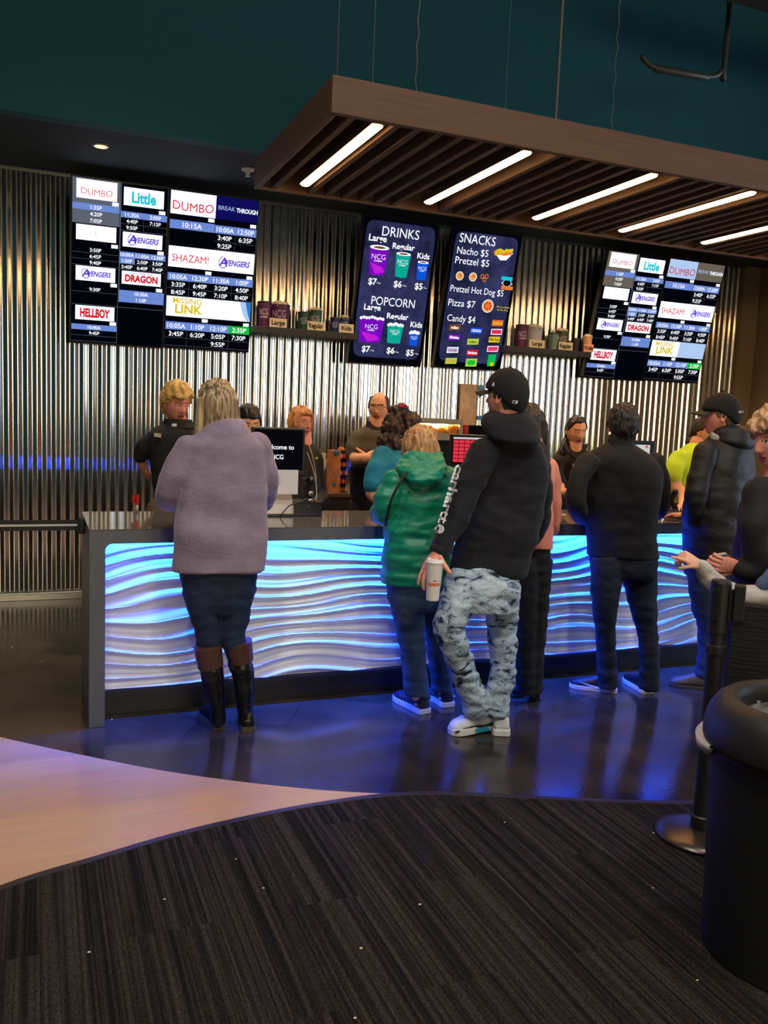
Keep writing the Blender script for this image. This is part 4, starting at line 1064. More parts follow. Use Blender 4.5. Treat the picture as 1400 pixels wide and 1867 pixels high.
def decal(name, g0, target, dirv, col, parent, off=.0025, maxe=.012):
    """lettering laid onto a garment: every point dropped onto the cloth along dirv"""
    bm = bmesh.new(); vs = [bm.verts.new(v) for v in g0.v]; bm.verts.ensure_lookup_table()
    for f in g0.f:
        try: bm.faces.new([vs[i] for i in f])
        except ValueError: pass
    bmesh.ops.triangulate(bm, faces=bm.faces[:])
    for _ in range(3):
        e = [x for x in bm.edges if x.calc_length() > maxe]
        if not e: break
        bmesh.ops.subdivide_edges(bm, edges=e, cuts=1); bmesh.ops.triangulate(bm, faces=[f for f in bm.faces if len(f.verts) > 3])
    t = BVHTree.FromPolygons([Vector(v) for v in target.v], [f for f in target.f]); dv = Vector(dirv).normalized()
    for v in bm.verts:
        h = t.ray_cast(v.co - dv * .3, dv)
        if h[0] is not None and (h[0] - v.co).length < .25: v.co = h[0] - dv * off
    me = bpy.data.meshes.new(name); bm.to_mesh(me); bm.free(); me.materials.append(col); return link(name, me, parent)

JEAN = [(.0035, 9, 9, 20, 1), (.002, 22, 22, 34, 4)]
CLOTH = [(.006, 5, 5, 11, 2), (.0035, 13, 13, 26, 5)]
SOFT = [(.004, 6, 6, 9, 3)]
def garment(name, root, pieces, m, voxel=.009, smooth=3, folds=CLOTH, ret=False):
    g = G()
    for p in pieces: p(g)
    q = fuse(g, voxel, smooth, folds); o = put(name, q, m, root, smooth=True)
    return (o, q) if ret else o
def T_(P, R, **k): return lambda g: g.tube(P, R, n=18, **k)
def R_(R): return lambda g: g.rings(R)
def L_(rows, **k):
    P, R = limb(rows); return lambda g: g.tube(P, R, n=18, **k)
# ------------------------------------------------------------------ customers at the counter
blk = lambda n, c, r=.75, **k: mat(n, c, r, sheen=.25, **k)
# --- woman in the grey-purple fleece
root = person('person in a lavender-grey fleece and tall boots, back turned, at the left of the counter', (.91, 4.08))
tor = secs(4.05, [(1040, 316, 482, -.02), (1010, 318, 487, -.02), (970, 321, 488, -.02), (930, 325, 487), (880, 331, 485), (840, 333, 484), (812, 337, 480), (797, 352, 466), (786, 366, 452, .01), (776, 376, 442, .02)], k=.56, face=6)
fl = mat('lavender_fleece', (140, 126, 148), .95, sheen=.45, var=.2, vscale=7, stretch=(1, 1, 1.6), bump=.35, bscale=45)
aL = [(342, 818, 25, 4.06), (318, 862, 26, 4.07), (305, 903, 22, 4.12), (318, 917, 17, 4.34), (345, 915, 14, 4.5)]
aR = [(470, 814, 25, 4.06), (484, 860, 23, 4.07), (486, 903, 19, 4.13), (474, 919, 16, 4.34), (455, 918, 14, 4.5)]
o, fq = garment('fleece_jacket', root, [R_(tor), L_(aL), L_(aR), lambda g: g.rings(secs(4.06, [(800, 362, 456), (786, 366, 452), (770, 373, 446, .01), (764, 376, 443, .012)], k=.8, face=6))], fl, folds=[(.006, 4, 4, 7, 2), (.002, 12, 12, 18, 5)], ret=True)
hd = Head(at(396, 742, 4.1), 12, 12, 0, .98, fem=1)
skn = 'fair'
aLs, aRs = limb([(x, y, r * .62, Y) for x, y, r, Y in aL + [(362, 922, 13, 4.56)]]), limb([(x, y, r * .62, Y) for x, y, r, Y in aR + [(440, 924, 13, 4.56)]])
lgL = limb([(385, 1040, 30, 4.05), (377, 1090, 27, 4.05), (380, 1140, 21, 4.06), (381, 1180, 20, 4.08), (388, 1240, 16, 4.09), (392, 1290, 12, 4.1), (391, 1316, 12, 4.11)])
lgR = limb([(430, 1040, 30, 4.05), (430, 1090, 26, 4.05), (424, 1140, 20, 4.05), (434, 1180, 21, 4.06), (442, 1240, 16, 4.07), (447, 1290, 12, 4.07), (448, 1320, 12, 4.08)])
def hands_(g):
    for px in (372, 430): w0 = at(px, 926, 4.6); hand(g, w0, (.1 if px < 400 else -.1, 1, -.05), (0, 0, -1), -1 if px > 400 else 1, .92, curl=(18, 22, 18))
body(root, hd, tor, skn, arms=[aLs, aRs], legs=[(lgL[0], [r * .8 for r in lgL[1]]), (lgR[0], [r * .8 for r in lgR[1]])], extra=hands_)
dn = mat('dark_denim', (22, 40, 68), .8, var=.25, vscale=9, bump=.25, bscale=300)
hipR = secs(4.05, [(1116, 352, 450), (1092, 342, 462), (1060, 331, 468), (1030, 328, 470), (1000, 332, 468)], k=.62, face=6)
garment('jeans', root, [R_(hipR), L_([(368, 1075, 35, 4.05), (373, 1110, 30, 4.05), (376, 1132, 27, 4.055), (379, 1155, 23, 4.06), (380, 1185, 21, 4.08), (384, 1215, 19, 4.08)]), L_([(428, 1075, 35, 4.05), (428, 1110, 30, 4.05), (427, 1132, 26, 4.05), (425, 1155, 22, 4.05), (431, 1185, 21, 4.06), (438, 1215, 19, 4.07)])], dn, folds=JEAN)
bootb = mat('boot_leather', (18, 17, 18), .28, bump=.3, bscale=22, stretch=(1, 1, 3)); bootc = mat('boot_cuff', (78, 50, 40), .4, var=.12, vscale=12)
for rows, cuff, hl, to in (([(386, 1222, 22, 4.08), (390, 1250, 19.5, 4.085), (395, 1280, 15.5, 4.09), (397, 1298, 14, 4.10), (397, 1312, 15, 4.11)], [(378, 1176, 25.5, 4.07), (384, 1214, 23.5, 4.08)], atz(401, 1332, 0), atz(372, 1305, 0)),
                           ([(441, 1214, 21, 4.06), (445, 1250, 19, 4.065), (446, 1280, 15.5, 4.07), (447, 1298, 14, 4.08), (448, 1314, 15, 4.08)], [(434, 1170, 25.5, 4.055), (440, 1205, 22.5, 4.06)], atz(452, 1336, 0), atz(446, 1296, 0))):
    b_ = garment('boot', root, [L_(rows, dome=True)], bootb, voxel=.006, folds=[(.002, 12, 12, 22, 6)])
    P, R = limb(cuff); g = G(); g.tube(P, R, n=28, dome=False); g.tube([P[0] + Vector((0, 0, .001)), P[0] + Vector((0, 0, -.03))], [R[0] * .9, R[0] * .9], n=20, dome=False)
    put('cuff', g, bootc, b_, smooth=False, bevel=.001)
    d = (to - hl).normalized()
    if (to - hl).length < .2: to = hl + d * .25
    g = G(); s_ = Vector((d.y, -d.x, 0)); R = []
    for t, wk, hk in ((0, .62, .9), (.04, .8, 1), (.25, .85, 1), (.45, .88, .8), (.65, 1, .6), (.82, .95, .5), (.94, .62, .36), (1, .3, .2)):
        c = hl + d * .25 * t + Vector((0, 0, .03)); R.append([c + s_ * .043 * wk * math.cos(q) + Vector((0, 0, max(0, math.sin(q)) * .085 * hk)) for q in [PI * k / 12 for k in range(13)]])
    g.rings(R); put('foot', g, bootb, b_, smooth=True)
    g = G(); pts = [(0, .62), (.04, .82), (.3, .86)]
    def ol(pts, z): return [hl + d * .25 * t + s_ * .045 * w_ + Vector((0, 0, z)) for t, w_ in pts] + [hl + d * .25 * t - s_ * .045 * w_ + Vector((0, 0, z)) for t, w_ in pts[::-1]]
    g.rings([ol(pts, .001), ol(pts, .034)]); pts2 = [(.25, .86), (.45, .9), (.65, 1), (.82, .97), (.94, .66), (1.01, .3)]
    g.rings([ol(pts2, .001), ol(pts2, .012), ol(pts2, .034)]); put('sole', g, mat('boot_sole', (74, 66, 52), .7), b_)
hm = hair_mat('blonde_ombre', (196, 172, 132), (92, 66, 44), (46, 46, 3))
def long_hair(head, w_, zb, m, root, back=.075, w1=None, ext=.0, dirx=0, th=.018, fn=None, wv=.12, voxel=.0055, top=.03):
    sh = head.shell(fn or hairline(.62, .15, -1.2), thick=th, wave=wv, wn=13)
    g = G(); g.add(sh.v, sh.f); R = []; w1 = w1 or w_
    n = 26
    for i in range(9):
        t = i / 8; z = top + (zb - top) * t; w2 = w_ + (w1 - w_) * t; dp = .05 - .022 * t; yb = -back * (.72 + .28 * min(1, t * 1.5)) + .012 * sst(.55, 1, t)
        R.append([head.c + Matrix.Rotation(0, 3, 'Z') @ (head.R @ Vector((w2 * math.cos(a) * (1 + .05 * math.sin(a * 9)), yb + ext * t + dp * math.sin(a) * (1 + .07 * math.sin(a * 7)), 0)) + Vector((dirx * t, 0, z))) for a in [2 * PI * q / n for q in range(n)]])
    g.rings(R); q = fuse(g, voxel, 3, [(.006, 34, 34, 3, 2), (.003, 80, 80, 6, 6)]); return put('hair', q, m, root, smooth=True)
long_hair(hd, .098, -.195, hm, root, w1=.118, back=.06, th=.02)

# --- older woman in the green rain jacket
root = person('person with short blonde hair in a bright green hooded rain jacket leaning on the counter', (1.95, 4.1))
tor = secs(4.02, [(1064, 695, 838), (1030, 695, 832), (990, 696, 828), (950, 704, 826), (910, 710, 826), (880, 716, 826), (862, 722, 822), (850, 738, 808), (842, 748, 798)], k=.6, face=14)
gm = mat('green_nylon', (2, 134, 104), .4, sheen=.1, var=.08, vscale=6, bump=.5, bscale=14, stretch=(1, 1, 2.4))
aL = [(722, 872, 22, 4.02), (706, 905, 23, 4.02), (694, 934, 21, 4.06), (704, 940, 17, 4.3), (728, 930, 14, 4.48)]
aR = [(818, 872, 24, 4.02), (832, 905, 22, 4.04), (838, 935, 18, 4.1), (826, 940, 16, 4.3), (806, 930, 14, 4.46)]
hood = secs(4.0, [(886, 752, 786, -.09), (876, 738, 800, -.08), (862, 726, 812, -.05), (848, 722, 814, -.02), (834, 730, 810, 0), (824, 738, 806, .02)], k=.62, face=14)
garment('rain_jacket', root, [R_(tor), L_(aL), L_(aR)], gm, folds=[(.009, 4, 4, 16, 2), (.005, 10, 10, 34, 5)])
garment('hood', root, [R_(hood)], gm, voxel=.007, folds=[(.008, 9, 9, 22, 3), (.004, 20, 20, 50, 9)])
hd = Head(at(766, 822, 4.08), 22, 8, 0, .95, fem=1)
def hands_(g):
    for px, sd in ((734, 1), (800, -1)): hand(g, at(px, 932, 4.5), (.1, 1, -.05), (0, 0, -1), sd, .9, curl=(18, 22, 18))
lL = limb([(742, 1060, 30, 4.05), (748, 1110, 28, 4.05), (750, 1160, 24, 4.06), (754, 1210, 20, 4.07), (758, 1270, 17, 4.08)]); lR = limb([(790, 1060, 30, 4.08), (794, 1110, 26, 4.09), (797, 1160, 22, 4.12), (802, 1210, 18, 4.14), (805, 1262, 16, 4.16)])
body(root, hd, tor, 'fair', arms=[limb([(x, y, r * .6, Y) for x, y, r, Y in aL]), limb([(x, y, r * .6, Y) for x, y, r, Y in aR])], legs=[(lL[0], [r * .75 for r in lL[1]]), (lR[0], [r * .75 for r in lR[1]])], extra=hands_)
dn2 = mat('blue_denim', (44, 66, 92), .85, var=.22, vscale=9, bump=.25, bscale=300)
garment('jeans', root, [R_(secs(4.05, [(1110, 712, 812), (1070, 704, 822), (1040, 704, 822)], k=.75, face=14)), L_([(740, 1080, 35, 4.05), (744, 1110, 31, 4.05), (750, 1160, 26, 4.06), (755, 1210, 23, 4.07), (760, 1262, 24, 4.08), (760, 1270, 24, 4.08)], dome=False), L_([(790, 1080, 31, 4.08), (794, 1110, 28, 4.09), (798, 1160, 24, 4.12), (802, 1210, 21, 4.14), (806, 1255, 20, 4.16), (806, 1262, 20, 4.16)], dome=False)], dn2, folds=JEAN)
def reflector(o, a, d, s, up_, L):
    g = G()
    for sd in (-1, 1):
        for q in range(3):
            c = a + d * L * (.45 + .1 * q) + s * sd * .041 + up_ * .048; g.obox(c - d * .003, d * .006 + up_ * .02, d * .004, s * .001 * sd)
        c = a + d * L * .12 + s * sd * .043 + up_ * .05; g.ball(c, .009, 10)
    put('trim', g, mat('silver_trim', (196, 200, 214), .3, metal=.5), o)
shoe(root, atz(776, 1302, 0), atz(722, 1274, 0), .045, .085, 'shoe_navy', (30, 32, 58), (206, 208, 226), .03, extras=reflector)
shoe(root, atz(818, 1290, 0), atz(784, 1268, 0), .045, .085, 'shoe_navy', (30, 32, 58), (206, 208, 226), .03, extras=reflector)
hm2 = hair_mat('blonde_short', (206, 160, 108), (150, 104, 64), (40, 40, 8))
def messy(head, fn, th, m, root, amp=.012, f=26, vx=.005, more=None):
    sh = head.shell(fn, thick=th, wave=.15, wn=11); g = G(); g.add(sh.v, sh.f)
    if more: more(g)
    q = fuse(g, vx, 2, [(amp, f, f, f * .45, 2), (amp * .5, f * 2.4, f * 2.4, f, 7)]); return put('hair', q, m, root, smooth=True)
messy(hd, hairline(.3, -.25, -.95), lambda d: .024 + .012 * max(0, -d.z), hm2, root, amp=.007, f=30, more=lambda g: g.ball(hd.w((0, -.055, -.075)), (.066, .045, .05), 18))
g = G(); pts = [at(741, 862, 3.86), at(726, 885, 3.83), at(712, 915, 3.84), at(705, 945, 3.88), at(702, 958, 3.93)]
g.tube(pts, .0075, n=8, flat=.4, side=(1, 0, 0)); tag(put('shoulder_bag_strap', g, mat('black_webbing', (18, 18, 22), .7), smooth=True), 'thin black strap across the left shoulder of the green jacket', 'strap')

# --- man in the black hoodie and cap
root = person('person in a black hooded sweatshirt, black cap and acid-washed jeans, holding a white cup', (2.14, 3.7))
Yc_ = 3.72
tor = secs(Yc_, [(1048, 822, 958), (1030, 820, 964), (1000, 828, 972), (960, 838, 984), (920, 850, 992), (880, 862, 997), (845, 868, 996), (815, 870, 990), (797, 880, 972), (784, 892, 958), (774, 898, 952)], k=.62, face=20)
blackhood = mat('black_fleece', (13, 15, 23), .9, sheen=.08, var=.1, vscale=6, bump=.3, bscale=240)
aL = [(886, 822, 27, Yc_ - .01), (862, 872, 28, Yc_ - .03), (842, 915, 26, Yc_ - .05), (824, 955, 24, Yc_ - .07), (806, 990, 19, Yc_ - .1), (800, 1002, 17, Yc_ - .11)]
aR = [(972, 822, 25, Yc_ + .02), (984, 872, 23, Yc_ + .03), (986, 925, 21, Yc_ + .06), (978, 965, 18, Yc_ + .14), (966, 990, 15, Yc_ + .2)]
hoodr = secs(Yc_ - .02, [(814, 912, 975, -.1), (804, 895, 984, -.09), (790, 884, 986, -.06), (772, 878, 978, -.02), (758, 884, 968, .0), (750, 893, 960, .02)], k=.66, face=20)
o, hq = garment('hooded_sweatshirt', root, [R_(tor), L_(aL), L_(aR)], blackhood, folds=[(.009, 4, 4, 8, 2), (.004, 12, 12, 22, 5)], ret=True)
garment('hood', root, [R_(hoodr)], blackhood, voxel=.007, folds=[(.008, 8, 8, 14, 3)])
P, R = limb([(801, 1000, 17.5, Yc_ - .11), (795, 1012, 15.5, Yc_ - .12)]); g = G(); g.tube(P, R, n=24, dome=False); put('cuff', g, mat('black_rib', (15, 16, 22), .9, bump=.5, bscale=60, stretch=(3, 3, .2)), o, smooth=True)
g = G(); g.rings(secs(Yc_, [(1052, 828, 948), (1040, 824, 954)], k=.62, face=20)); 
hd = Head(at(922, 726, Yc_ + .0), -28, -4, 0, 1.0)
armS = [(x, y, r * .6, Y) for x, y, r, Y in aL]
wr = at(795, 1008, Yc_ - .12)
def cap_hand(g):
    dv = (at(776, 1046, Yc_ - .15) - wr).normalized()
    hand(g, wr, dv, (.85, .35, -.1), 1, 1.04, curls=[(20, 42, 30), (24, 30, 25), (16, 20, 15), (10, 14, 10)], spread=6, thumb=(52, 30))
lL = limb([(850, 1050, 32, Yc_), (830, 1110, 30, Yc_ - .03), (815, 1150, 25, Yc_ - .06), (836, 1210, 20, Yc_ - .04), (862, 1270, 15, Yc_), (868, 1300, 13, Yc_)])
lR = limb([(915, 1060, 32, Yc_ + .02), (914, 1110, 28, Yc_ + .02), (915, 1160, 23, Yc_ + .01), (916, 1220, 20, Yc_ - .01), (912, 1280, 15, Yc_ - .03), (912, 1305, 13, Yc_ - .03)])
body(root, hd, tor, 'rosy', brow=(70, 50, 40), arms=[limb(armS + [(795, 1010, 12, Yc_ - .12)]), limb([(x, y, r * .6, Y) for x, y, r, Y in aR])], legs=[(lL[0], [r * .75 for r in lL[1]]), (lR[0], [r * .75 for r in lR[1]])], extra=cap_hand, neck_r=.064)
def acid():
    m = mat('acid_denim', (128, 148, 168), .85, bump=.5, bscale=60); nt = m.node_tree; b = nt.nodes['Principled BSDF']
    tc = nt.nodes.new('ShaderNodeTexCoord'); n = nt.nodes.new('ShaderNodeTexNoise'); n.inputs['Scale'].default_value = 9; n.inputs['Detail'].default_value = 7; n.inputs['Roughness'].default_value = .65; n.inputs['Distortion'].default_value = 1.6
    mp = nt.nodes.new('ShaderNodeMapping'); mp.inputs['Scale'].default_value = (1, 1, 1.8); nt.links.new(tc.outputs['Object'], mp.inputs[0]); nt.links.new(mp.outputs[0], n.inputs['Vector'])
    r = nt.nodes.new('ShaderNodeValToRGB'); e = r.color_ramp.elements; e[0].position = .37; e[0].color = C3(20, 26, 42); e[1].position = .60; e[1].color = C3(188, 206, 220)
    k = e.new(.425); k.color = C3(84, 104, 128); k = e.new(.46); k.color = C3(150, 172, 192)
    nt.links.new(n.outputs['Fac'], r.inputs[0]); nt.links.new(r.outputs[0], b.inputs['Base Color']); return m
garment('jeans', root, [R_(secs(Yc_, [(1110, 812, 945), (1075, 808, 948), (1050, 818, 944), (1030, 834, 940)], k=.78, face=20)),
    L_([(848, 1065, 38, Yc_), (836, 1095, 35, Yc_ - .02), (820, 1132, 30, Yc_ - .05), (820, 1152, 28, Yc_ - .055), (832, 1186, 26, Yc_ - .05), (845, 1225, 24, Yc_ - .03), (862, 1264, 23, Yc_ - .01), (867, 1280, 26, Yc_), (867, 1292, 24, Yc_)]),
    L_([(914, 1075, 34, Yc_ + .02), (914, 1114, 29, Yc_ + .02), (916, 1160, 27, Yc_ + .01), (917, 1215, 24, Yc_ - .01), (911, 1257, 23, Yc_ - .02), (909, 1290, 20, Yc_ - .03), (909, 1297, 19, Yc_ - .03)])], acid(), voxel=.008, folds=[(.006, 8, 8, 22, 1), (.003, 20, 20, 44, 4)])
def airmax(o, a, d, s, up_, L):
    g = G()
    for sd in (-1, 1):
        pts = [(.02, .026), (.5, .03), (.97, .022), (.97, .031), (.6, .043), (.3, .040), (.02, .048)]
        g.prism([a + d * L * t + s * sd * .0475 + up_ * z for t, z in pts], s * sd * .002)
    put('mudguard', g, mat('shoe_black_trim', (20, 20, 24), .6), o)
    g = G()
    for sd in (-1, 1): g.prism([a + d * L * t + s * sd * .0495 + up_ * z for t, z in ((.22, .004), (.66, .004), (.58, .026), (.28, .03))], s * sd * .002)
    put('midsole_panel', g, mat('shoe_aqua', (24, 150, 190), .5), o)
whs = (228, 232, 240)
hl, to = atz(906, 1336, .0), atz(818, 1342, 0)
shoe(root, atz(903, 1330, .0) + Vector((0, 0, .02)), atz(820, 1339, 0) + Vector((0, 0, 0)), .05, .10, 'shoe_white', whs, (226, 226, 222), .036, extras=airmax)
shoe(root, atz(914, 1343, 0), atz(914, 1343, 0) + Vector((.12, .27, 0)), .05, .10, 'shoe_white', whs, (226, 226, 222), .036, extras=airmax)
# short hair under the cap, stubble shade, cap
hd_h = hd.shell(hairline(.45, -.12, -.72), thick=.004, inner=-.01); put('hair', hd_h, hair_mat('dark_short', (74, 56, 44), (40, 30, 24), (90, 90, 60)), root, smooth=True)
def capshell(head, root, m, brim_m, back=-.42, squash=1.0, logo=None, lay=(.0)):
    cap = thing  # noqa
    fn = lambda d: d.z - (.22 + (back - .22) * sst(.35, .9, math.atan2(abs(d.x), d.y) / PI))
    def th(d): return .014 + .016 * max(0, d.z) * squash + .006 * sst(.2, .9, d.y) + .008 * max(0, -d.y)
    sh = head.shell(fn, thick=th, inner=-.006); c = put('cap', sh, m, root, smooth=True)
    # peak: a curved plate standing out over the brow
    g = G(); top, bot = [], []
    for i in range(17):
        a = -1.12 + 2.24 * i / 16; inn = Vector((.079 * math.sin(a) * 1.0, .096 * math.cos(a), .03)); L = .075 * math.cos(a * .9) ** .6
        out = inn + Vector((.012 * math.sin(a), L, -.012 - .0 * abs(a))); cz = -.022 * (math.sin(a) ** 2)
        inn.z += cz * .3; out.z += cz * 1.0; mid = (inn + out) / 2 + Vector((0, 0, .004)); top.append([head.w(p + Vector((0, 0, .0025))) for p in (inn, mid, out)]); bot.append([head.w(p - Vector((0, 0, .0025))) for p in (inn, mid, out)])
    R = [[t[0], t[1], t[2], b[2], b[1], b[0]] for t, b in zip(top, bot)]; g.rings(R); put('peak', g, brim_m, c, smooth=False)
    g = G(); g.ball(head.w((0, -.004, .151)), .008 * head.s, 10); put('button', g, m, c)
    return c, sh
capm = mat('cap_black', (13, 13, 15), .85, bump=.3, bscale=260)
cp, csh = capshell(hd, root, capm, mat('cap_peak', (34, 32, 30), .8), back=-.5)
g = G(); c0 = at(939, 733, Yc_ - .2); vdir = ray(939, 733).normalized(); U = Vector((vdir.y, -vdir.x, 0)).normalized() + Vector((0, 0, -.08)); V = Vector((0.05, 0, 1))
def quad_rr(g, c, U, V, w_, h_, sl=.15):
    pts = [(-w_ + h_ * sl, h_), (w_ + h_ * sl, h_), (w_ - h_ * sl, -h_), (-w_ - h_ * sl, -h_)]; g.add([c + U * x + V * y for x, y in pts], [(0, 1, 2, 3)], 0)
quad_rr(g, c0, U, V, .0125, .0075); decal('cap_badge', g, csh, vdir, mat('badge_white', (226, 226, 230), .6), cp, off=.0015, maxe=.006)
g = G(); quad_rr(g, c0 - U * .0035, U, V, .005, .0045); decal('cap_badge', g, csh, vdir, capm, cp, off=.003, maxe=.006)
g = G(); c1 = at(899, 700, Yc_ - .2); g.add([c1 + U * x + V * y for x, y in ((-.006, -.01), (.006, -.01), (.005, .004), (.001, .011), (-.002, .003))], [(0, 1, 2, 3, 4)]); decal('cap_badge', g, csh, ray(899, 700), MATS['badge_white'], cp, off=.0015, maxe=.006)
hd.glasses(root, (180, 170, 160))
# sleeve lettering, read from the shoulder down
a0, a1 = at(839, 849, Yc_ - .15), at(806, 955, Yc_ - .2); Ud = (a1 - a0).normalized(); vd = ray(822, 900).normalized(); Vd = -(Ud.cross(vd)).normalized()
if Vd.x < 0: Vd = -Vd
g = G(); text_on(g, 'carhartt', (a0 + a1) / 2, Ud, Vd, -vd, .040, 0, None, .03, fitw=(a1 - a0).length * 1.02)
decal('sleeve_lettering', g, hq, vd, mat('print_white', (226, 228, 234), .7), o)
g = G(); c2 = at(800.5, 966, Yc_ - .2); n_ = 26; ring = []
for i in range(n_):
    a = 2 * PI * i / n_; rr = .0225 * (1 - .25 * gs(math.cos(a) + 1, .3) * 0); ring.append(c2 + Ud * rr * math.cos(a) + Vd * rr * math.sin(a))
for i in range(n_):
    if 21 <= i <= 23: continue
    p, q = ring[i], ring[(i + 1) % n_]; ci = c2 - Ud * .002; g.add([p, q, ci], [(0, 1, 2)])
decal('sleeve_emblem', g, hq, vd, MATS['print_white'], o)
# the cup he holds
ct, cb = at(793, 1021, Yc_ - .165), at(788, 1094, Yc_ - .165); ax = (ct - cb).normalized(); Lc = (ct - cb).length
cup = thing('takeaway_cup', 'white takeaway cup with orange and pink lettering, in the left hand beside the green jacket', 'cup', tuple(cb))
g = G(); g.lathe([(.029, 0), (.030, .002), (.041, Lc - .012)], cb, 36, ax=ax); put('cup_wall', g, mat('cup_white', (226, 222, 216), .5), cup, smooth=False)
g = G(); g.lathe([(.043, Lc - .014), (.044, Lc - .008), (.041, Lc - .004), (.038, Lc + .004), (.034, Lc + .006), (.030, Lc + .002)], cb, 36, ax=ax); put('lid', g, mat('lid_white', (236, 236, 238), .3), cup)
t = G(); text_on(t, "DUNKIN'", (0, 0, 0), (1, 0, 0), (0, 1, 0), (0, 0, 1), .0135, 0, .066, .05); t2 = G()
for dx in (-.006, .004): t2.add([(dx, .014, 0), (dx + .008, .014, 0), (dx + .008, .02, 0), (dx, .02, 0)], [(0, 1, 2, 3)])
fv = Vector((-.62, -.78, 0)); fv = (ray(790, 1060) * -1); fv.z = 0; fv.normalize(); su = Vector((-fv.y, fv.x, 0)) 
for tt, nm, cc in ((t, 'lettering', (232, 84, 32)), (t2, 'emblem', (206, 32, 110))):
    vv = []
    for x, y, z in tt.v:
        zz = Lc * .42 + y; rad = .030 + .011 * zz / Lc + .0012; a = x / rad + .12; vv.append(cb + ax * zz + fv * rad * math.cos(a) + su * rad * math.sin(a))
    g = G(); g.add(vv, tt.f); put(nm, g, mat('ink_%d' % cc[0], cc, .5), cup)
# --- woman in the salmon top with long dark hair
root = person('person in a salmon pink top with long dark hair, half hidden by the hooded man', (2.66, 4.1))
tor = secs(4.0, [(994, 942, 1008), (960, 938, 1006), (920, 936, 1006), (880, 934, 1008), (850, 936, 1008), (830, 945, 1000), (816, 956, 990), (806, 962, 984)], k=.62, face=28)
pk = mat('salmon_knit', (222, 138, 116), .85, sheen=.3, bump=.3, bscale=30)
aR = [(1000, 846, 15, 4.0), (1010, 880, 13, 4.0), (1011, 930, 12, 4.02), (1006, 966, 12, 4.1), (1012, 962, 10, 4.3)]
aL = [(944, 846, 15, 4.0), (936, 885, 14, 4.0), (936, 930, 12, 4.04), (944, 955, 11, 4.2), (956, 955, 10, 4.35)]
garment('top', root, [R_(tor), L_(aR), L_(aL), R_(secs(4.0, [(1000, 942, 1008), (985, 944, 1010), (960, 944, 1008)], k=.7, face=28))], pk, folds=[(.008, 6, 6, 14, 2)])
hd = Head(at(962, 778, 4.05), 24, 8, 0, .97, fem=1)
lL = limb([(956, 1000, 22, 4.02), (956, 1100, 18, 4.02), (958, 1200, 15, 4.04), (958, 1262, 13, 4.06)]); lR = limb([(986, 1000, 20, 4.02), (982, 1100, 17, 4.02), (977, 1200, 15, 4.04), (974, 1262, 13, 4.06)])
body(root, hd, tor, 'tan', arms=[limb([(x, y, r * .6, Y) for x, y, r, Y in aR]), limb([(x, y, r * .6, Y) for x, y, r, Y in aL])], legs=[lL, lR], extra=lambda g: (hand(g, at(1018, 952, 4.4), (.3, 1, -.1), (0, 0, -1), -1, .88), hand(g, at(960, 950, 4.45), (.1, 1, -.1), (0, 0, -1), 1, .88)))
bt = mat('black_trousers', (14, 14, 17), .85, bump=.2, bscale=40)
garment('trousers', root, [R_(secs(4.02, [(1040, 938, 1006), (1010, 940, 1004), (985, 944, 1002)], k=.7, face=28)), L_([(958, 1020, 26, 4.02), (958, 1100, 23, 4.02), (958, 1200, 20, 4.04), (960, 1262, 19, 4.06)], dome=False), L_([(984, 1020, 24, 4.02), (980, 1100, 21, 4.02), (974, 1200, 18, 4.04), (972, 1262, 18, 4.06)], dome=False)], bt, folds=JEAN)
for a_ in ((944, 1272), (975, 1278)): h0 = atz(*a_, 0); shoe(root, h0, h0 + Vector((.08, .23, 0)), .043, .06, 'shoe_dark', (22, 20, 20), (40, 38, 36), .018)
long_hair(hd, .094, -.34, hair_mat('dark_brown_hair', (44, 26, 22), (18, 12, 12), (50, 50, 3)), root, back=.07, w1=.10, dirx=.06)

# --- man in the black jacket seen from behind
root = person('person with short dark hair in a plain black jacket, seen squarely from behind', (3.28, 4.08))
Yj = 4.02
tor = secs(Yj, [(1016, 1070, 1201), (990, 1070, 1197), (950, 1068, 1197), (910, 1064, 1202), (870, 1060, 1206), (845, 1062, 1203), (828, 1074, 1190), (815, 1092, 1170), (806, 1106, 1156), (797, 1110, 1152, .01)], k=.58, face=34)
jk = mat('black_jacket', (11, 10, 12), .8, sheen=.05, bump=.25, bscale=30, var=.1, vscale=5)
aL = [(1070, 846, 21, Yj), (1053, 885, 19, Yj - .02), (1050, 922, 17, Yj), (1062, 942, 15, Yj + .16), (1080, 940, 13, Yj + .34)]
aR = [(1193, 846, 21, Yj + .02), (1202, 885, 20, Yj + .01), (1204, 918, 18, Yj + .03), (1192, 936, 15, Yj + .16), (1176, 934, 13, Yj + .34)]
garment('jacket', root, [R_(tor), L_(aL), L_(aR)], jk, folds=[(.006, 4, 4, 8, 2), (.002, 12, 12, 20, 5)])
garment('collar', root, [R_(secs(Yj - .005, [(822, 1096, 1166), (812, 1106, 1157), (800, 1109, 1153), (792, 1111, 1151, .01)], k=.8, face=34))], jk, voxel=.006, folds=None)
hd = Head(at(1136, 778, Yj + .01), 26, 6, 0, .98)
lL = limb([(1102, 1020, 22, Yj + .07), (1102, 1080, 20, Yj + .04), (1103, 1140, 18, Yj + .02), (1106, 1200, 15, Yj + .05), (1108, 1250, 12, Yj + .06)]); lR = limb([(1164, 1020, 22, Yj + .05), (1172, 1080, 20, Yj + .03), (1180, 1140, 18, Yj - .01), (1184, 1200, 16, Yj - .01), (1183, 1250, 12, Yj)])
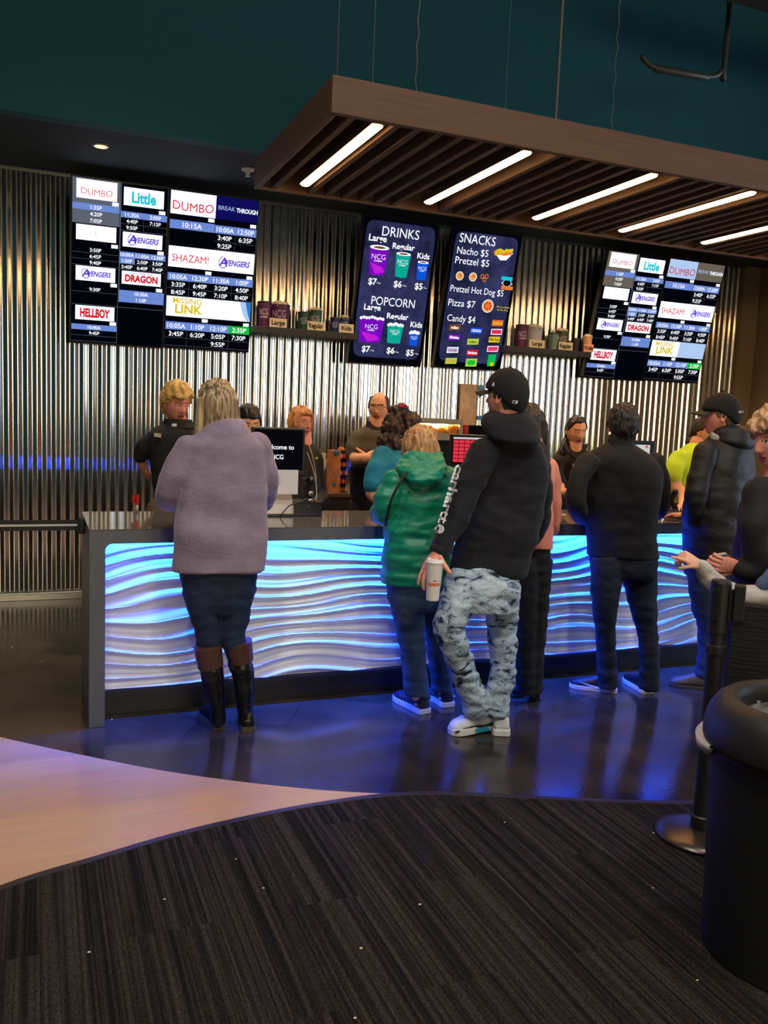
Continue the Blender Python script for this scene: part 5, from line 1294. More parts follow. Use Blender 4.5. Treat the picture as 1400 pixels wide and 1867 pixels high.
body(root, hd, tor, 'rosy', arms=[limb([(x, y, r * .6, Y) for x, y, r, Y in aL]), limb([(x, y, r * .6, Y) for x, y, r, Y in aR])], legs=[lL, lR], extra=lambda g: (hand(g, at(1092, 934, Yj + .44), (.6, 1, -.05), (0, 0, -1), 1, .98), hand(g, at(1170, 930, Yj + .44), (-.1, 1, -.05), (0, 0, -1), -1, .98)))
dj = mat('navy_denim', (18, 26, 46), .85, var=.22, vscale=9, bump=.25, bscale=300)
garment('jeans', root, [R_(secs(Yj, [(1052, 1084, 1190), (1040, 1078, 1195), (1025, 1075, 1197), (1000, 1076, 1194)], k=.60, face=34)), L_([(1106, 1018, 27, Yj + .01), (1106, 1045, 30, Yj), (1104, 1070, 28, Yj), (1103, 1100, 24, Yj), (1103, 1140, 19, Yj + .02), (1104, 1160, 18, Yj + .03), (1105, 1200, 18.5, Yj + .05), (1109, 1252, 18, Yj + .06)], dome=False), L_([(1162, 1018, 30, Yj + .01), (1164, 1045, 33, Yj), (1168, 1070, 30, Yj), (1172, 1100, 26, Yj - .01), (1180, 1150, 19, Yj - .01), (1184, 1200, 18.5, Yj - .01), (1183, 1256, 18, Yj)], dome=False)], dj, folds=JEAN)
def swoosh(o, a, d, s, up_, L):
    g = G(); pts = [(.30, .028), (.36, .020), (.48, .024), (.80, .050), (.46, .034), (.38, .034), (.36, .046)]
    g.prism([a + d * L * t + s * .045 * q + up_ * z for t, z in pts for q in (1.02,)], s * .003)
    g.prism([a + d * L * t - s * .048 + up_ * z for t, z in pts], s * .003)
    put('emblem', g, mat('print_white', (226, 228, 234), .7), o)
shoe(root, atz(1124, 1262, 0), atz(1124, 1262, 0) + Vector((-.22, .17, 0)), .045, .085, 'shoe_black', (16, 16, 20), (214, 208, 200), .026, extras=swoosh)
shoe(root, atz(1181, 1266, 0), atz(1181, 1266, 0) + Vector((.05, .27, 0)), .045, .085, 'shoe_black', (16, 16, 20), (214, 208, 200), .026)
messy(hd, hairline(.45, -.12, -.80), lambda d: .012 + .010 * max(0, d.z), hair_mat('dark_crop', (40, 28, 24), (16, 12, 11), (70, 70, 40)), root, amp=.004, f=60)

# --- man in the black cap looking left
root = person('person in a black cap and black anorak looking left', (3.8, 4.05))
Ym = 4.0
tor = secs(Ym, [(1010, 1250, 1352), (980, 1248, 1358), (940, 1249, 1364), (900, 1256, 1368), (860, 1264, 1371), (830, 1275, 1372), (808, 1288, 1368), (794, 1298, 1358), (783, 1304, 1350), (776, 1308, 1346)], k=.72, face=-25)
an = mat('black_nylon', (13, 12, 14), .6, bump=.35, bscale=16, stretch=(1, 1, 2))
aL = [(1288, 822, 22, Ym - .08), (1274, 870, 20, Ym - .1), (1264, 925, 18, Ym - .1), (1262, 958, 15, Ym + .04), (1258, 950, 13, Ym + .25)]
aR = [(1350, 822, 21, Ym + .06), (1356, 880, 19, Ym + .06), (1350, 930, 17, Ym + .1), (1330, 950, 15, Ym + .25)]
garment('jacket', root, [R_(tor), L_(aL), L_(aR)], an, folds=[(.006, 4, 4, 8, 2), (.003, 10, 10, 20, 5)])
garment('hood', root, [R_(secs(Ym - .02, [(818, 1318, 1368, -.05), (806, 1306, 1374, -.03), (794, 1300, 1374), (784, 1304, 1368), (776, 1312, 1358)], k=.7, face=-25))], an, voxel=.007, folds=[(.006, 9, 9, 18, 3)])
hd = Head(at(1313, 760, Ym), -52, 0, 0, 1.0)
garment('shirt_collar', root, [lambda g: g.rings(secs(Ym - .0, [(806, 1298, 1334, -.03), (794, 1296, 1334, -.02), (785, 1300, 1338), (780, 1306, 1340)], k=.8, face=-25))], mat('grey_shirt', (176, 176, 182), .8), voxel=.005, folds=None)
lL = limb([(1282, 1010, 24, Ym), (1284, 1080, 21, Ym), (1292, 1140, 16, Ym), (1284, 1200, 13, Ym), (1280, 1240, 11, Ym)]); lR = limb([(1325, 1010, 24, Ym + .05), (1325, 1080, 21, Ym + .05), (1322, 1140, 16, Ym + .05), (1318, 1200, 13, Ym + .05), (1314, 1236, 11, Ym + .05)])
body(root, hd, tor, 'rosy', brow=(90, 70, 60), arms=[limb([(x, y, r * .6, Y) for x, y, r, Y in aL]), limb([(x, y, r * .6, Y) for x, y, r, Y in aR])], legs=[lL, lR], extra=lambda g: hand(g, at(1262, 942, Ym + .33), (-.6, .8, -.1), (0, 0, -1), 1, .98), neck_r=.062)
garment('jeans', root, [R_(secs(Ym, [(1050, 1252, 1350), (1020, 1250, 1352), (990, 1254, 1350)], k=.9, face=-25)), L_([(1280, 1030, 28, Ym), (1284, 1090, 26, Ym), (1294, 1140, 23, Ym), (1292, 1190, 20, Ym), (1284, 1236, 19, Ym)], dome=False), L_([(1324, 1030, 27, Ym + .05), (1324, 1090, 24, Ym + .05), (1322, 1150, 21, Ym + .05), (1318, 1200, 19, Ym + .05), (1314, 1232, 18, Ym + .05)], dome=False)], mat('indigo_denim', (28, 42, 66), .85, var=.25, vscale=9, bump=.25, bscale=300), folds=JEAN)
shoe(root, atz(1288, 1256, 0), atz(1220, 1249, 0), .046, .085, 'shoe_brown', (74, 60, 48), (54, 46, 40), .022)
shoe(root, atz(1326, 1250, 0), atz(1268, 1243, 0), .046, .085, 'shoe_brown', (74, 60, 48), (54, 46, 40), .022)
put('hair', hd.shell(hairline(.45, -.12, -.72), thick=.005, inner=-.01), hair_mat('grey_short', (110, 96, 84), (60, 50, 44), (90, 90, 60)), root, smooth=True)
cp, csh = capshell(hd, root, capm, mat('cap_peak2', (44, 40, 34), .8), back=-.38, squash=.7)
g = G(); vdir = ray(1350, 752).normalized(); text_on(g, 'COOP', at(1351, 751, Ym - .1), Vector((vdir.y, -vdir.x, 0)).normalized(), (0, 0, 1), -vdir, .012, 0, .028, .04)
decal('cap_lettering', g, csh, vdir, MATS['badge_white'], cp, off=.0015, maxe=.006)

# --- older woman at the right edge
Yw = 2.95
root = person('person with fluffy blonde hair in a black coat at the right edge', tuple(at(1400, 1000, Yw))[:2])
tor = secs(Yw, [(1130, 1330, 1480), (1080, 1335, 1478), (1020, 1342, 1476), (960, 1350, 1474), (910, 1358, 1470), (882, 1372, 1460), (868, 1386, 1448), (858, 1398, 1440)], k=.7, face=-110)
coat = mat('black_coat', (9, 9, 10), .8, sheen=.03, bump=.25, bscale=30)
aA = [(1388, 900, 32, Yw - .12), (1376, 960, 30, Yw - .16), (1380, 1030, 26, Yw - .18), (1362, 1042, 21, Yw - .17), (1350, 1038, 17, Yw - .15)]
aB = [(1440, 905, 30, Yw + .14), (1420, 980, 28, Yw + .16), (1400, 1036, 24, Yw + .12), (1350, 1036, 18, Yw + .05), (1336, 1034, 16, Yw + .02)]
garment('coat', root, [R_(tor), L_(aA), L_(aB), R_(secs(Yw, [(1340, 1320, 1462), (1240, 1322, 1470), (1130, 1330, 1480), (1080, 1335, 1478)], k=.7, face=-110))], coat, folds=[(.008, 5, 5, 9, 2)])
hd = Head(at(1414, 804, Yw), -86, 12, 0, 1.04, fem=1, jaw=.5)
def wh(g):
    hand(g, at(1347, 1034, Yw - .14), (-1, .25, .12), (.3, 1, .2), 1, .95, curl=(45, 55, 40), thumb=(30, 10))
    hand(g, at(1330, 1030, Yw + .04), (-1, -.1, .25), (0, -1, .1), -1, .95, curl=(50, 60, 40), thumb=(40, 15))
body(root, hd, tor, 'rosy', brow=(150, 110, 80), arms=[limb([(x, y, r * .55, Y) for x, y, r, Y in aA]), limb([(x, y, r * .55, Y) for x, y, r, Y in aB])], extra=wh,
     legs=[([at(1380, 1120, Yw), Vector((at(1380, 1120, Yw).x, Yw, .5)), Vector((at(1380, 1120, Yw).x, Yw, .07))], [.08, .06, .045]), ([at(1430, 1120, Yw + .1), Vector((at(1430, 1120, Yw).x, Yw + .1, .5)), Vector((at(1430, 1120, Yw).x, Yw + .1, .07))], [.08, .06, .045])])
xA, xB = at(1380, 1120, Yw).x, at(1430, 1120, Yw).x
garment('trousers', root, [T_([(xA, Yw, .98), (xA, Yw, .5), (xA, Yw, .06)], [.11, .085, .075]), T_([(xB, Yw + .1, .98), (xB, Yw + .1, .5), (xB, Yw + .1, .06)], [.11, .085, .075])], bt, folds=None)
for x_, y_ in ((xA, Yw), (xB, Yw + .1)): shoe(root, (x_ + .08, y_ - .02, .004), (x_ - .16, y_ + .05, .004), .043, .06, 'shoe_dark', (22, 20, 20), (40, 38, 36), .018)
hb = hair_mat('fluffy_blonde', (224, 186, 140), (176, 128, 90), (40, 40, 20))
messy(hd, hairline(.35, -.25, -.9), lambda d: .022 + .016 * max(0, d.z), hb, root, amp=.009, f=34, vx=.005)
wp = at(1312, 1026, Yw - .08); g = G(); g.obox(wp + Vector((-.035, 0, -.02)), (.085, .01, .008), (0, .014, 0), (-.004, 0, .05))
wal = put('wallet', g, mat('wallet_dark', (46, 26, 24), .4), bevel=.003); tag(wal, 'small dark wallet with a pale edge in the older woman\'s hands', 'wallet')
g = G(); g.obox(wp + Vector((-.037, -.001, .026)), (.082, .01, .008), (0, .014, 0), (-.001, 0, .008)); put('card_edge', g, mat('card_white', (206, 206, 210), .4), wal)

# --- child pointing
Yk = 2.5; sx = at(1490, 1080, Yk)
root = person('child in a pale grey sweatshirt and denim vest pointing left, seen beside the belt post', (sx.x + .05, Yk))
kt = [Vector((sx.x + .08, Yk, z)) for z in (.62, .75, .9, 1.02, 1.10, 1.14)]
def ktor(kk=1.0): return [[c + Vector((math.cos(2 * PI * q / 28) * r * kk, math.sin(2 * PI * q / 28) * r * .7 * kk, 0)) for q in range(28)] for c, r in zip(kt, (.15, .145, .15, .15, .11, .05))]
ka = [(1482, 1074, 27, Yk), (1440, 1082, 26, Yk + .03), (1396, 1086, 24, Yk + .08), (1350, 1088, 22, Yk + .12), (1318, 1076, 21, Yk + .14), (1296, 1056, 18, Yk + .15), (1280, 1037, 14, Yk + .16), (1274, 1030, 12.5, Yk + .16)]
gs_ = mat('pale_grey_sweat', (182, 176, 172), .9, sheen=.3, var=.06, vscale=8, bump=.3, bscale=60)
garment('sweatshirt', root, [lambda g: g.rings(ktor()), L_(ka), T_([Vector((sx.x + .16, Yk, 1.08)), Vector((sx.x + .24, Yk + .02, .9)), Vector((sx.x + .22, Yk + .1, .75))], [.05, .045, .035])], gs_, voxel=.007, folds=[(.007, 9, 9, 14, 2), (.004, 22, 22, 30, 5)])
garment('denim_vest', root, [lambda g: g.rings(ktor(1.1)), L_([(1396, 1064, 19, Yk + .08), (1420, 1056, 29, Yk + .05), (1460, 1052, 36, Yk), (1488, 1054, 40, Yk)])], mat('vest_denim', (84, 108, 140), .85, var=.25, vscale=14, bump=.4, bscale=120), voxel=.008, folds=[(.006, 14, 14, 14, 3)])
hd = Head(Vector((sx.x + .06, Yk, 1.29)), -60, 0, 0, .92, fem=1)
w0 = at(1272, 1027, Yk + .16); w1_ = at(1240, 1010, Yk + .16)
def kh(g): hand(g, w0, (w1_ - w0), (.25, .9, -.9), 1, .80, curls=[(0, 0, 0), (70, 80, 40), (75, 85, 40), (78, 85, 40)], spread=3, thumb=(20, 35), point=True)
body(root, hd, ktor(), 'fair', brow=(120, 90, 60), arms=[limb([(x, y, r * .55, Y) for x, y, r, Y in ka]), ([Vector((sx.x + .16, Yk, 1.08)), Vector((sx.x + .24, Yk + .02, .9)), Vector((sx.x + .22, Yk + .1, .72))], [.035, .03, .025])], extra=kh,
     legs=[([Vector((sx.x + .02, Yk, .65)), Vector((sx.x + .02, Yk, .06))], [.06, .04]), ([Vector((sx.x + .15, Yk, .65)), Vector((sx.x + .15, Yk, .06))], [.06, .04])], neck_r=.042, shrink=.015)
garment('trousers', root, [T_([Vector((sx.x + .02, Yk, .7)), Vector((sx.x + .02, Yk, .06))], [.085, .06]), T_([Vector((sx.x + .15, Yk, .7)), Vector((sx.x + .15, Yk, .06))], [.085, .06])], dj, folds=None)
for x_ in (sx.x + .03, sx.x + .16): shoe(root, (x_ + .06, Yk - .02, .007), (x_ - .13, Yk + .04, .007), .036, .05, 'shoe_dark', (22, 20, 20), (40, 38, 36), .016)
messy(hd, hairline(.5, -.3, -.95), .02, hair_mat('child_brown', (110, 78, 50), (70, 48, 30)), root, amp=.005)

# ------------------------------------------------------------------ staff behind the counter
def staff_legs(root, x, y, face, m, s=1.0, top=.98):
    u = Vector((math.cos(math.radians(face)), -math.sin(math.radians(face)), 0)); f = Vector((-u.y, u.x, 0)); out = []
    for sd in (-1, 1):
        b = Vector((x, y, 0)) + u * sd * .09 * s; out.append(([b + Vector((0, 0, top - .06)), b + Vector((0, 0, .5)) + u * sd * .01, b + Vector((0, 0, .08)) + u * sd * .02], [.085 * s, .062 * s, .042 * s]))
        h = b + u * sd * .02 - f * .06; shoe(root, (h.x, h.y, .001), (h.x + f.x * .26, h.y + f.y * .26, .001), .044, .07, 'shoe_dark', (22, 20, 20), (40, 38, 36), .018)
    garment('trousers', root, [T_(P, [r * 1.22 + .008 for r in R]) for P, R in out] + [lambda g: g.ball((x, y, top - .04), (.165 * s, .12 * s, .13), 22, rot=Matrix.Rotation(-math.radians(face), 3, 'Z'))], m, folds=None, voxel=.011)
    return out
polo = mat('charcoal_polo', (28, 30, 34), .8, bump=.3, bscale=120)
def collar(root, Y, y0, y1, xl, xr, m, face, dy=-.03):
    garment('collar', root, [R_(secs(Y, [(y0, xl - 3, xr + 3, dy * .5), ((y0 + y1) / 2, xl, xr, 0), (y1, xl + 3, xr - 3, .01)], k=.8, face=face))], m, voxel=.005, folds=None)
def vest_v(root, head, c, m):
    g = G(); g.ball(c, (.03, .02, .045), 14); put('undershirt', g, m, root, smooth=True)

# blond man with hands behind him
Y1 = 5.6; root = person('person with swept blond hair in a dark polo with a name badge', tuple(at(322, 900, Y1))[:2])
tor = secs(Y1, [(1000, 290, 368), (930, 285, 371), (880, 279, 373), (840, 275, 374), (812, 270, 374), (793, 272, 372), (781, 284, 362), (773, 297, 350), (767, 302, 346, .01)], k=.62, face=172)
aL = [(274, 802, 14, Y1), (262, 816, 16.5, Y1 + .02), (256, 830, 14, Y1 + .04)]; sL = [(256, 826, 9.5, Y1 + .03), (258, 844, 8.5, Y1 + .06), (270, 866, 7.5, Y1 + .1), (286, 880, 6, Y1 + .16)]
aR = [(368, 804, 14, Y1), (380, 820, 15, Y1 + .02), (386, 834, 13, Y1 + .04)]; sR = [(386, 832, 9, Y1 + .04), (386, 850, 8, Y1 + .08), (372, 872, 7, Y1 + .13), (356, 884, 6, Y1 + .16)]
garment('polo_shirt', root, [R_(tor), L_(aL), L_(aR)], polo, folds=[(.006, 7, 7, 10, 2)])
collar(root, Y1, 781, 764, 297, 352, mat('black_collar', (12, 14, 18), .8), 172)
hd = Head(at(321, 736, Y1), 160, 14, 0, 1.0, jaw=.8)
L = staff_legs(root, at(322, 900, Y1).x, Y1, 172, mat('khaki_trousers', (120, 98, 66), .8))
body(root, hd, tor, 'rosy', brow=(190, 140, 80), eyes='down', arms=[limb(sL), limb(sR)], legs=L, extra=lambda g: (hand(g, at(287, 881, Y1 + .17), (.9, .2, -.3), (.2, 1, 0), 1, .95), hand(g, at(354, 885, Y1 + .17), (-.9, .2, -.2), (-.2, 1, 0), -1, .95)))
messy(hd, lambda d: hairline(.52, -.05, -.7)(d) + .22 * gs(d.x - .2, .5) * (d.y > 0), lambda d: .022 + .012 * max(0, d.z) + .012 * max(0, d.y), hair_mat('platinum', (238, 202, 122), (196, 150, 84), (16, 16, 40)), root, amp=.003, f=22)
vest_v(root, hd, at(318, 784, Y1 - .075), mat('white_tee', (214, 214, 222), .8))
p = at(287, 793, Y1 - .14); g = G(); g.obox(p + Vector((-.02, 0, -.011)), (.042, -.006, -.004), (0, .004, 0), (0, 0, .024)); put('name_badge', g, mat('badge_cream', (206, 190, 160), .5), root)

# dark-haired cashier behind the monitor
Y3 = 5.35; root = person('person with smooth black hair, mostly hidden behind the welcome monitor', tuple(at(450, 900, Y3))[:2])
tor = secs(Y3, [(1000, 424, 486), (930, 420, 490), (880, 416, 492), (840, 414, 494), (818, 420, 490), (806, 434, 474), (798, 442, 466)], k=.62, face=180)
garment('polo_shirt', root, [R_(tor), L_([(420, 830, 13, Y3), (410, 856, 13, Y3)]), L_([(488, 830, 13, Y3), (498, 856, 13, Y3)])], polo, folds=None)
hd = Head(at(452, 771, Y3 - .02), 178, 20, 0, .97, fem=1)
L = staff_legs(root, at(450, 900, Y3).x, Y3, 180, bt)
body(root, hd, tor, 'tan', brow=(30, 22, 20), eyes='down', arms=[limb([(410, 856, 8, Y3), (408, 892, 7.5, Y3 - .04), (424, 905, 6, Y3 - .2)]), limb([(498, 856, 8, Y3), (500, 892, 7.5, Y3 - .04), (484, 905, 6, Y3 - .2)])], legs=L, extra=lambda g: (hand(g, at(426, 905, Y3 - .22), (.3, -1, 0), (0, 0, -1), -1, .9), hand(g, at(482, 905, Y3 - .22), (-.3, -1, 0), (0, 0, -1), 1, .9)))
slick = hair_mat('black_slick', (40, 28, 26), (12, 10, 12), (40, 40, 6), .3)
messy(hd, hairline(.42, -.2, -.9), .012, slick, root, amp=.002)

# woman with reddish hair and glasses
Y4 = 6.2; root = person('person with reddish-blonde hair and glasses in a dark zipped jacket', tuple(at(558, 900, Y4))[:2])
tor = secs(Y4, [(1000, 528, 590), (930, 526, 588), (880, 524, 586), (840, 524, 584), (815, 528, 578), (802, 536, 570), (794, 542, 564)], k=.62, face=165)
jb = mat('brown_black_fleece', (40, 34, 28), .85, sheen=.2)
garment('jacket', root, [R_(tor), L_([(574, 826, 13, Y4), (582, 862, 12, Y4), (586, 900, 11, Y4), (575, 915, 9, Y4 - .2)]), L_([(534, 826, 13, Y4), (526, 862, 12, Y4), (524, 900, 11, Y4)])], jb, folds=[(.006, 7, 7, 10, 2)])
hd = Head(at(548, 772, Y4), 158, 0, 0, .97, fem=1, jaw=.6)
L = staff_legs(root, at(558, 900, Y4).x, Y4, 165, bt)
body(root, hd, tor, 'rosy', brow=(150, 100, 60), arms=[limb([(582, 862, 7, Y4), (586, 900, 7, Y4), (572, 916, 6, Y4 - .24)]), limb([(526, 862, 7, Y4), (524, 900, 7, Y4), (526, 925, 6, Y4)])], legs=L, extra=lambda g: (hand(g, at(570, 917, Y4 - .26), (-.4, -1, -.1), (0, 0, -1), -1, .9), hand(g, at(526, 926, Y4), (0, -.2, -1), (-1, 0, 0), 1, .9)))
messy(hd, hairline(.45, -.55, -1.0), lambda d: .02 + .014 * max(0, -d.z), hair_mat('strawberry', (216, 150, 84), (168, 104, 56), (30, 30, 6)), root, amp=.004, f=30)
hd.glasses(root, (40, 30, 30))
g = G(); g.tube([at(563, 812, Y4 - .14), at(569, 830, Y4 - .16), at(575, 860, Y4 - .16), at(577, 900, Y4 - .15)], .004, n=6); put('zip', g, mat('zip_silver', (190, 182, 166), .4, metal=.6), root, smooth=True)
g = G(); g.ball(at(577, 835, Y4 - .145), (.012, .004, .01), 10); put('emblem', g, mat('emblem_tan', (206, 176, 96), .6), root)

# bald man with folded arms
Y5 = 6.15; root = person('person balding with glasses, arms folded over a grey polo shirt', tuple(at(684, 900, Y5))[:2])
tor = secs(Y5, [(1000, 646, 722), (930, 642, 724), (880, 640, 726), (850, 639, 728), (820, 638, 730), (798, 642, 726), (785, 652, 716), (776, 668, 706), (770, 674, 702)], k=.66, face=196)
gp = mat('grey_polo', (92, 86, 74), .85, bump=.3, bscale=140)
garment('polo_shirt', root, [R_(tor[:]), L_([(652, 798, 14, Y5), (644, 816, 15, Y5 - .02), (642, 826, 13.5, Y5 - .03)]), L_([(716, 798, 14, Y5 + .02), (724, 816, 15, Y5), (728, 826, 13.5, Y5)])], gp, folds=[(.006, 8, 8, 12, 2)])
garment('dark_shirt_panel', root, [R_(secs(Y5 - .004, [(930, 640, 726), (900, 638, 728), (880, 637, 729), (852, 637, 729)], k=.68, face=196))], mat('black_panel', (16, 18, 22), .85), folds=None)
collar(root, Y5, 784, 768, 666, 706, mat('black_collar', (12, 14, 18), .8), 196)
hd = Head(at(691, 744, Y5), 214, 4, 0, .99, jaw=1.0)
L = staff_legs(root, at(684, 900, Y5).x, Y5, 196, mat('brown_trousers', (58, 48, 40), .85, bump=.4, bscale=20, stretch=(1, 1, 3)))
sL = [(643, 822, 10, Y5 - .03), (647, 836, 10, Y5 - .08), (664, 836, 9.5, Y5 - .2), (690, 832, 8, Y5 - .2), (702, 832, 7, Y5 - .17)]; sR = [(727, 822, 10, Y5), (722, 836, 10, Y5 - .06), (700, 834, 9.5, Y5 - .22), (682, 828, 8, Y5 - .22), (672, 832, 7, Y5 - .17)]
body(root, hd, tor, 'tan', brow=(60, 40, 30), arms=[limb(sL), limb(sR)], legs=L, extra=lambda g: (hand(g, at(704, 832, Y5 - .15), (1, .4, -.1), (0, 1, 0), 1, .9), hand(g, at(670, 834, Y5 - .15), (-1, .5, -.1), (0, 1, 0), -1, .9)), neck_r=.066)
put('hair', hd.shell(lambda d: min(d.z + .1 + .5 * sst(1.6, 2.4, abs(math.atan2(d.x, d.y))), .80 - d.z, 4 * (abs(math.atan2(d.x, d.y)) - 1.15)), thick=.011, inner=-.008), hair_mat('dark_short', (74, 56, 44)), root, smooth=True)
hd.glasses(root, (70, 60, 52))

# curly-haired employee in teal
Y6 = 5.3; root = person('person with curly brown hair and a red scrunchie in a teal T-shirt', tuple(at(715, 900, Y6))[:2])
tor = secs(Y6, [(1000, 684, 762), (940, 682, 764), (900, 680, 766), (865, 676, 766), (840, 678, 764), (824, 690, 756), (812, 704, 746), (804, 714, 740)], k=.72, face=120)
tt = mat('teal_tee', (24, 132, 168), .85, bump=.3, bscale=40)
garment('tshirt', root, [R_(tor), L_([(698, 832, 19, Y6 - .1), (684, 862, 20, Y6 - .13), (680, 882, 19, Y6 - .14)], dome=True), L_([(750, 832, 18, Y6 + .1), (752, 868, 17, Y6 + .1)])], tt, folds=[(.007, 8, 8, 12, 2)])
hd = Head(at(742, 787, Y6), 98, 10, 0, 1.0, fem=1)
L = staff_legs(root, at(715, 900, Y6).x, Y6, 120, bt)
body(root, hd, tor, 'rosy', brow=(70, 44, 30), arms=[limb([(682, 876, 12, Y6 - .14), (678, 900, 12, Y6 - .14), (696, 914, 10, Y6 - .16), (730, 914, 8, Y6 - .2)]), limb([(752, 868, 11, Y6 + .1), (756, 900, 10, Y6 + .08), (780, 906, 8, Y6 - .05)])], legs=L, extra=lambda g: (hand(g, at(733, 914, Y6 - .2), (1, -.2, 0), (0, 0, -1), 1, .9), hand(g, at(783, 906, Y6 - .06), (1, -.2, 0), (0, 0, -1), -1, .9)))
ch = hair_mat('curly_brown', (74, 42, 30), (28, 16, 14), (50, 50, 50))
def curls(g):
    for px, py, r, yy in ((716, 768, 16, -.02), (712, 784, 18, -.03), (710, 802, 19, -.04), (706, 818, 18, -.05), (714, 830, 15, -.06), (722, 752, 14, 0), (733, 748, 12, 0), (700, 806, 13, -.05), (722, 812, 13, -.08)):
        c = at(px, py, Y6 + yy - .02); g.ball(c, r * mpp(c), 16)
messy(hd, hairline(.66, .22, -.6), lambda d: .012 + .006 * max(0, d.z), ch, root, amp=.009, f=38, vx=.006, more=curls)
g = G(); c = at(736, 741, Y6 - .05)
for q in range(9): a = q * .7; g.ball(c + Vector((.022 * math.cos(a), .02 * math.sin(a), .005 * math.sin(q * 2.1))), .012, 10)
put('scrunchie', fuse(g, .004, 2, [(.004, 60, 60, 60, 2)]), mat('scrunchie_red', (200, 44, 80), .8), root, smooth=True)
g = G(); g.ball(at(731, 795, Y6 - .085), .004, 8); put('earring', g, mat('pearl', (230, 226, 220), .2), root)
g = G(); g.tube([at(722, 812, Y6 - .12), at(730, 828, Y6 - .15), at(734, 842, Y6 - .16)], .004, n=6); put('lanyard', g, mat('black_cord', (16, 16, 18), .7), root)

# young woman in black at the register
Y10 = 5.75; root = person('person with sleek dark hair in a black shirt looking down at the till', tuple(at(1048, 900, Y10))[:2])
tor = secs(Y10, [(1000, 1022, 1084), (940, 1018, 1086), (890, 1014, 1088), (855, 1010, 1088), (836, 1014, 1084), (824, 1024, 1074), (815, 1033, 1066), (808, 1036, 1062)], k=.62, face=200)
bs = mat('black_shirt', (18, 17, 19), .8, bump=.3, bscale=60)
garment('shirt', root, [R_(tor), L_([(1018, 842, 14, Y10 - .02), (1014, 862, 15, Y10 - .04), (1022, 878, 12, Y10 - .08)]), L_([(1080, 842, 14, Y10), (1090, 868, 13, Y10 - .04)])], bs, folds=[(.006, 8, 8, 12, 2)])
hd = Head(at(1050, 786, Y10), 188, 14, 0, .98, fem=1)
L = staff_legs(root, at(1048, 900, Y10).x, Y10, 200, bt)
body(root, hd, tor, 'tan', brow=(40, 26, 22), eyes='down', arms=[limb([(1021, 874, 9, Y10 - .07), (1022, 896, 9.5, Y10 - .14), (1034, 898, 8, Y10 - .3), (1052, 890, 6.5, Y10 - .45)]), limb([(1090, 868, 9, Y10 - .04), (1092, 894, 8, Y10 - .1), (1072, 898, 7, Y10 - .4)])], legs=L, extra=lambda g: (hand(g, at(1054, 889, Y10 - .46), (.8, -.6, .05), (0, 0, -1), -1, .88), hand(g, at(1070, 898, Y10 - .43), (-.2, -1, 0), (0, 0, -1), 1, .88)), neck_r=.05)
def pony(g): g.tube([hd.w((0, -.1, -.02)), at(1026, 818, Y10 + .02), at(1012, 838, Y10 + .02), at(1006, 850, Y10 + .0)], [.03, .032, .026, .016], n=14)
messy(hd, lambda d: hairline(.62, -.0, -.75)(d) - .06 * (d.x < 0) * (d.y > 0), .012, slick, root, amp=.002, more=pony)
garment('shirt_collar', root, [lambda g: g.tube([at(1030, 812, Y10 - .02), at(1038, 826, Y10 - .09), at(1050, 838, Y10 - .12)], [.02, .018, .01], flat=.4), lambda g: g.tube([at(1068, 812, Y10 - .01), at(1064, 826, Y10 - .08), at(1054, 838, Y10 - .12)], [.02, .018, .01], flat=.4)], bs, voxel=.004, folds=None)
g = G(); g.obox(at(1044, 845, Y10 - .155), (.006, 0, -.002), (0, .003, 0), (.006, 0, -.03)); put('name_badge', g, MATS['badge_white'], root)

# employee in neon yellow
Y12 = 5.45; root = person('person in a neon yellow T-shirt with dark tied hair', tuple(at(1258, 900, Y12))[:2])
tor = secs(Y12, [(1000, 1230, 1302), (940, 1226, 1304), (900, 1224, 1304), (870, 1222, 1304), (845, 1222, 1302), (828, 1232, 1296), (816, 1246, 1288), (808, 1256, 1284)], k=.72, face=165)
ny = mat('neon_yellow_tee', (190, 222, 44), .85, bump=.25, bscale=30)
garment('tshirt', root, [R_(tor), L_([(1238, 836, 17, Y12 - .06), (1228, 858, 17, Y12 - .1), (1228, 868, 16, Y12 - .11)]), L_([(1296, 836, 16, Y12), (1304, 866, 15, Y12)])], ny, folds=[(.008, 7, 7, 10, 2)])
hd = Head(at(1282, 788, Y12), 150, 0, 0, .98, fem=1, jaw=.6)
L = staff_legs(root, at(1258, 900, Y12).x, Y12, 165, bt)
body(root, hd, tor, 'olive', brow=(40, 26, 22), arms=[limb([(1229, 862, 12, Y12 - .1), (1231, 888, 12.5, Y12 - .12), (1246, 902, 11, Y12 - .2), (1244, 925, 8, Y12 - .42), (1240, 936, 6, Y12 - .55)]), limb([(1304, 866, 11, Y12), (1308, 892, 10, Y12 - .06), (1290, 912, 8, Y12 - .3)])], legs=L, extra=lambda g: (hand(g, at(1240, 937, Y12 - .56), (-.5, -.8, -.05), (0, 0, -1), 1, .92, curl=(12, 14, 10)), hand(g, at(1288, 913, Y12 - .33), (-.3, -1, 0), (0, 0, -1), 1, .9)), neck_r=.056)
messy(hd, hairline(.5, .02, -.6), .013, hair_mat('dark_curl', (54, 34, 28), (18, 12, 12), (40, 40, 12)), root, amp=.003, more=lambda g: [g.ball(at(px, py, Y12 + .05), r, 14) for px, py, r in ((1258, 806, .04), (1252, 818, .036), (1262, 796, .034))])
# ------------------------------------------------------------------ things on and behind the counter
pl = mat('black_plastic', (16, 16, 18), .4); wp_ = mat('white_plastic', (206, 200, 196), .5); gp_ = mat('grey_plastic', (70, 70, 72), .5)
def flatbox(Y, x0, y0, x1, y1, d):
    a, b = at(x0, y1, Y), at(x1, y0, Y); return (a.x, Y, a.z), (b.x, Y + d, b.z)
ZT = ZC + .0005
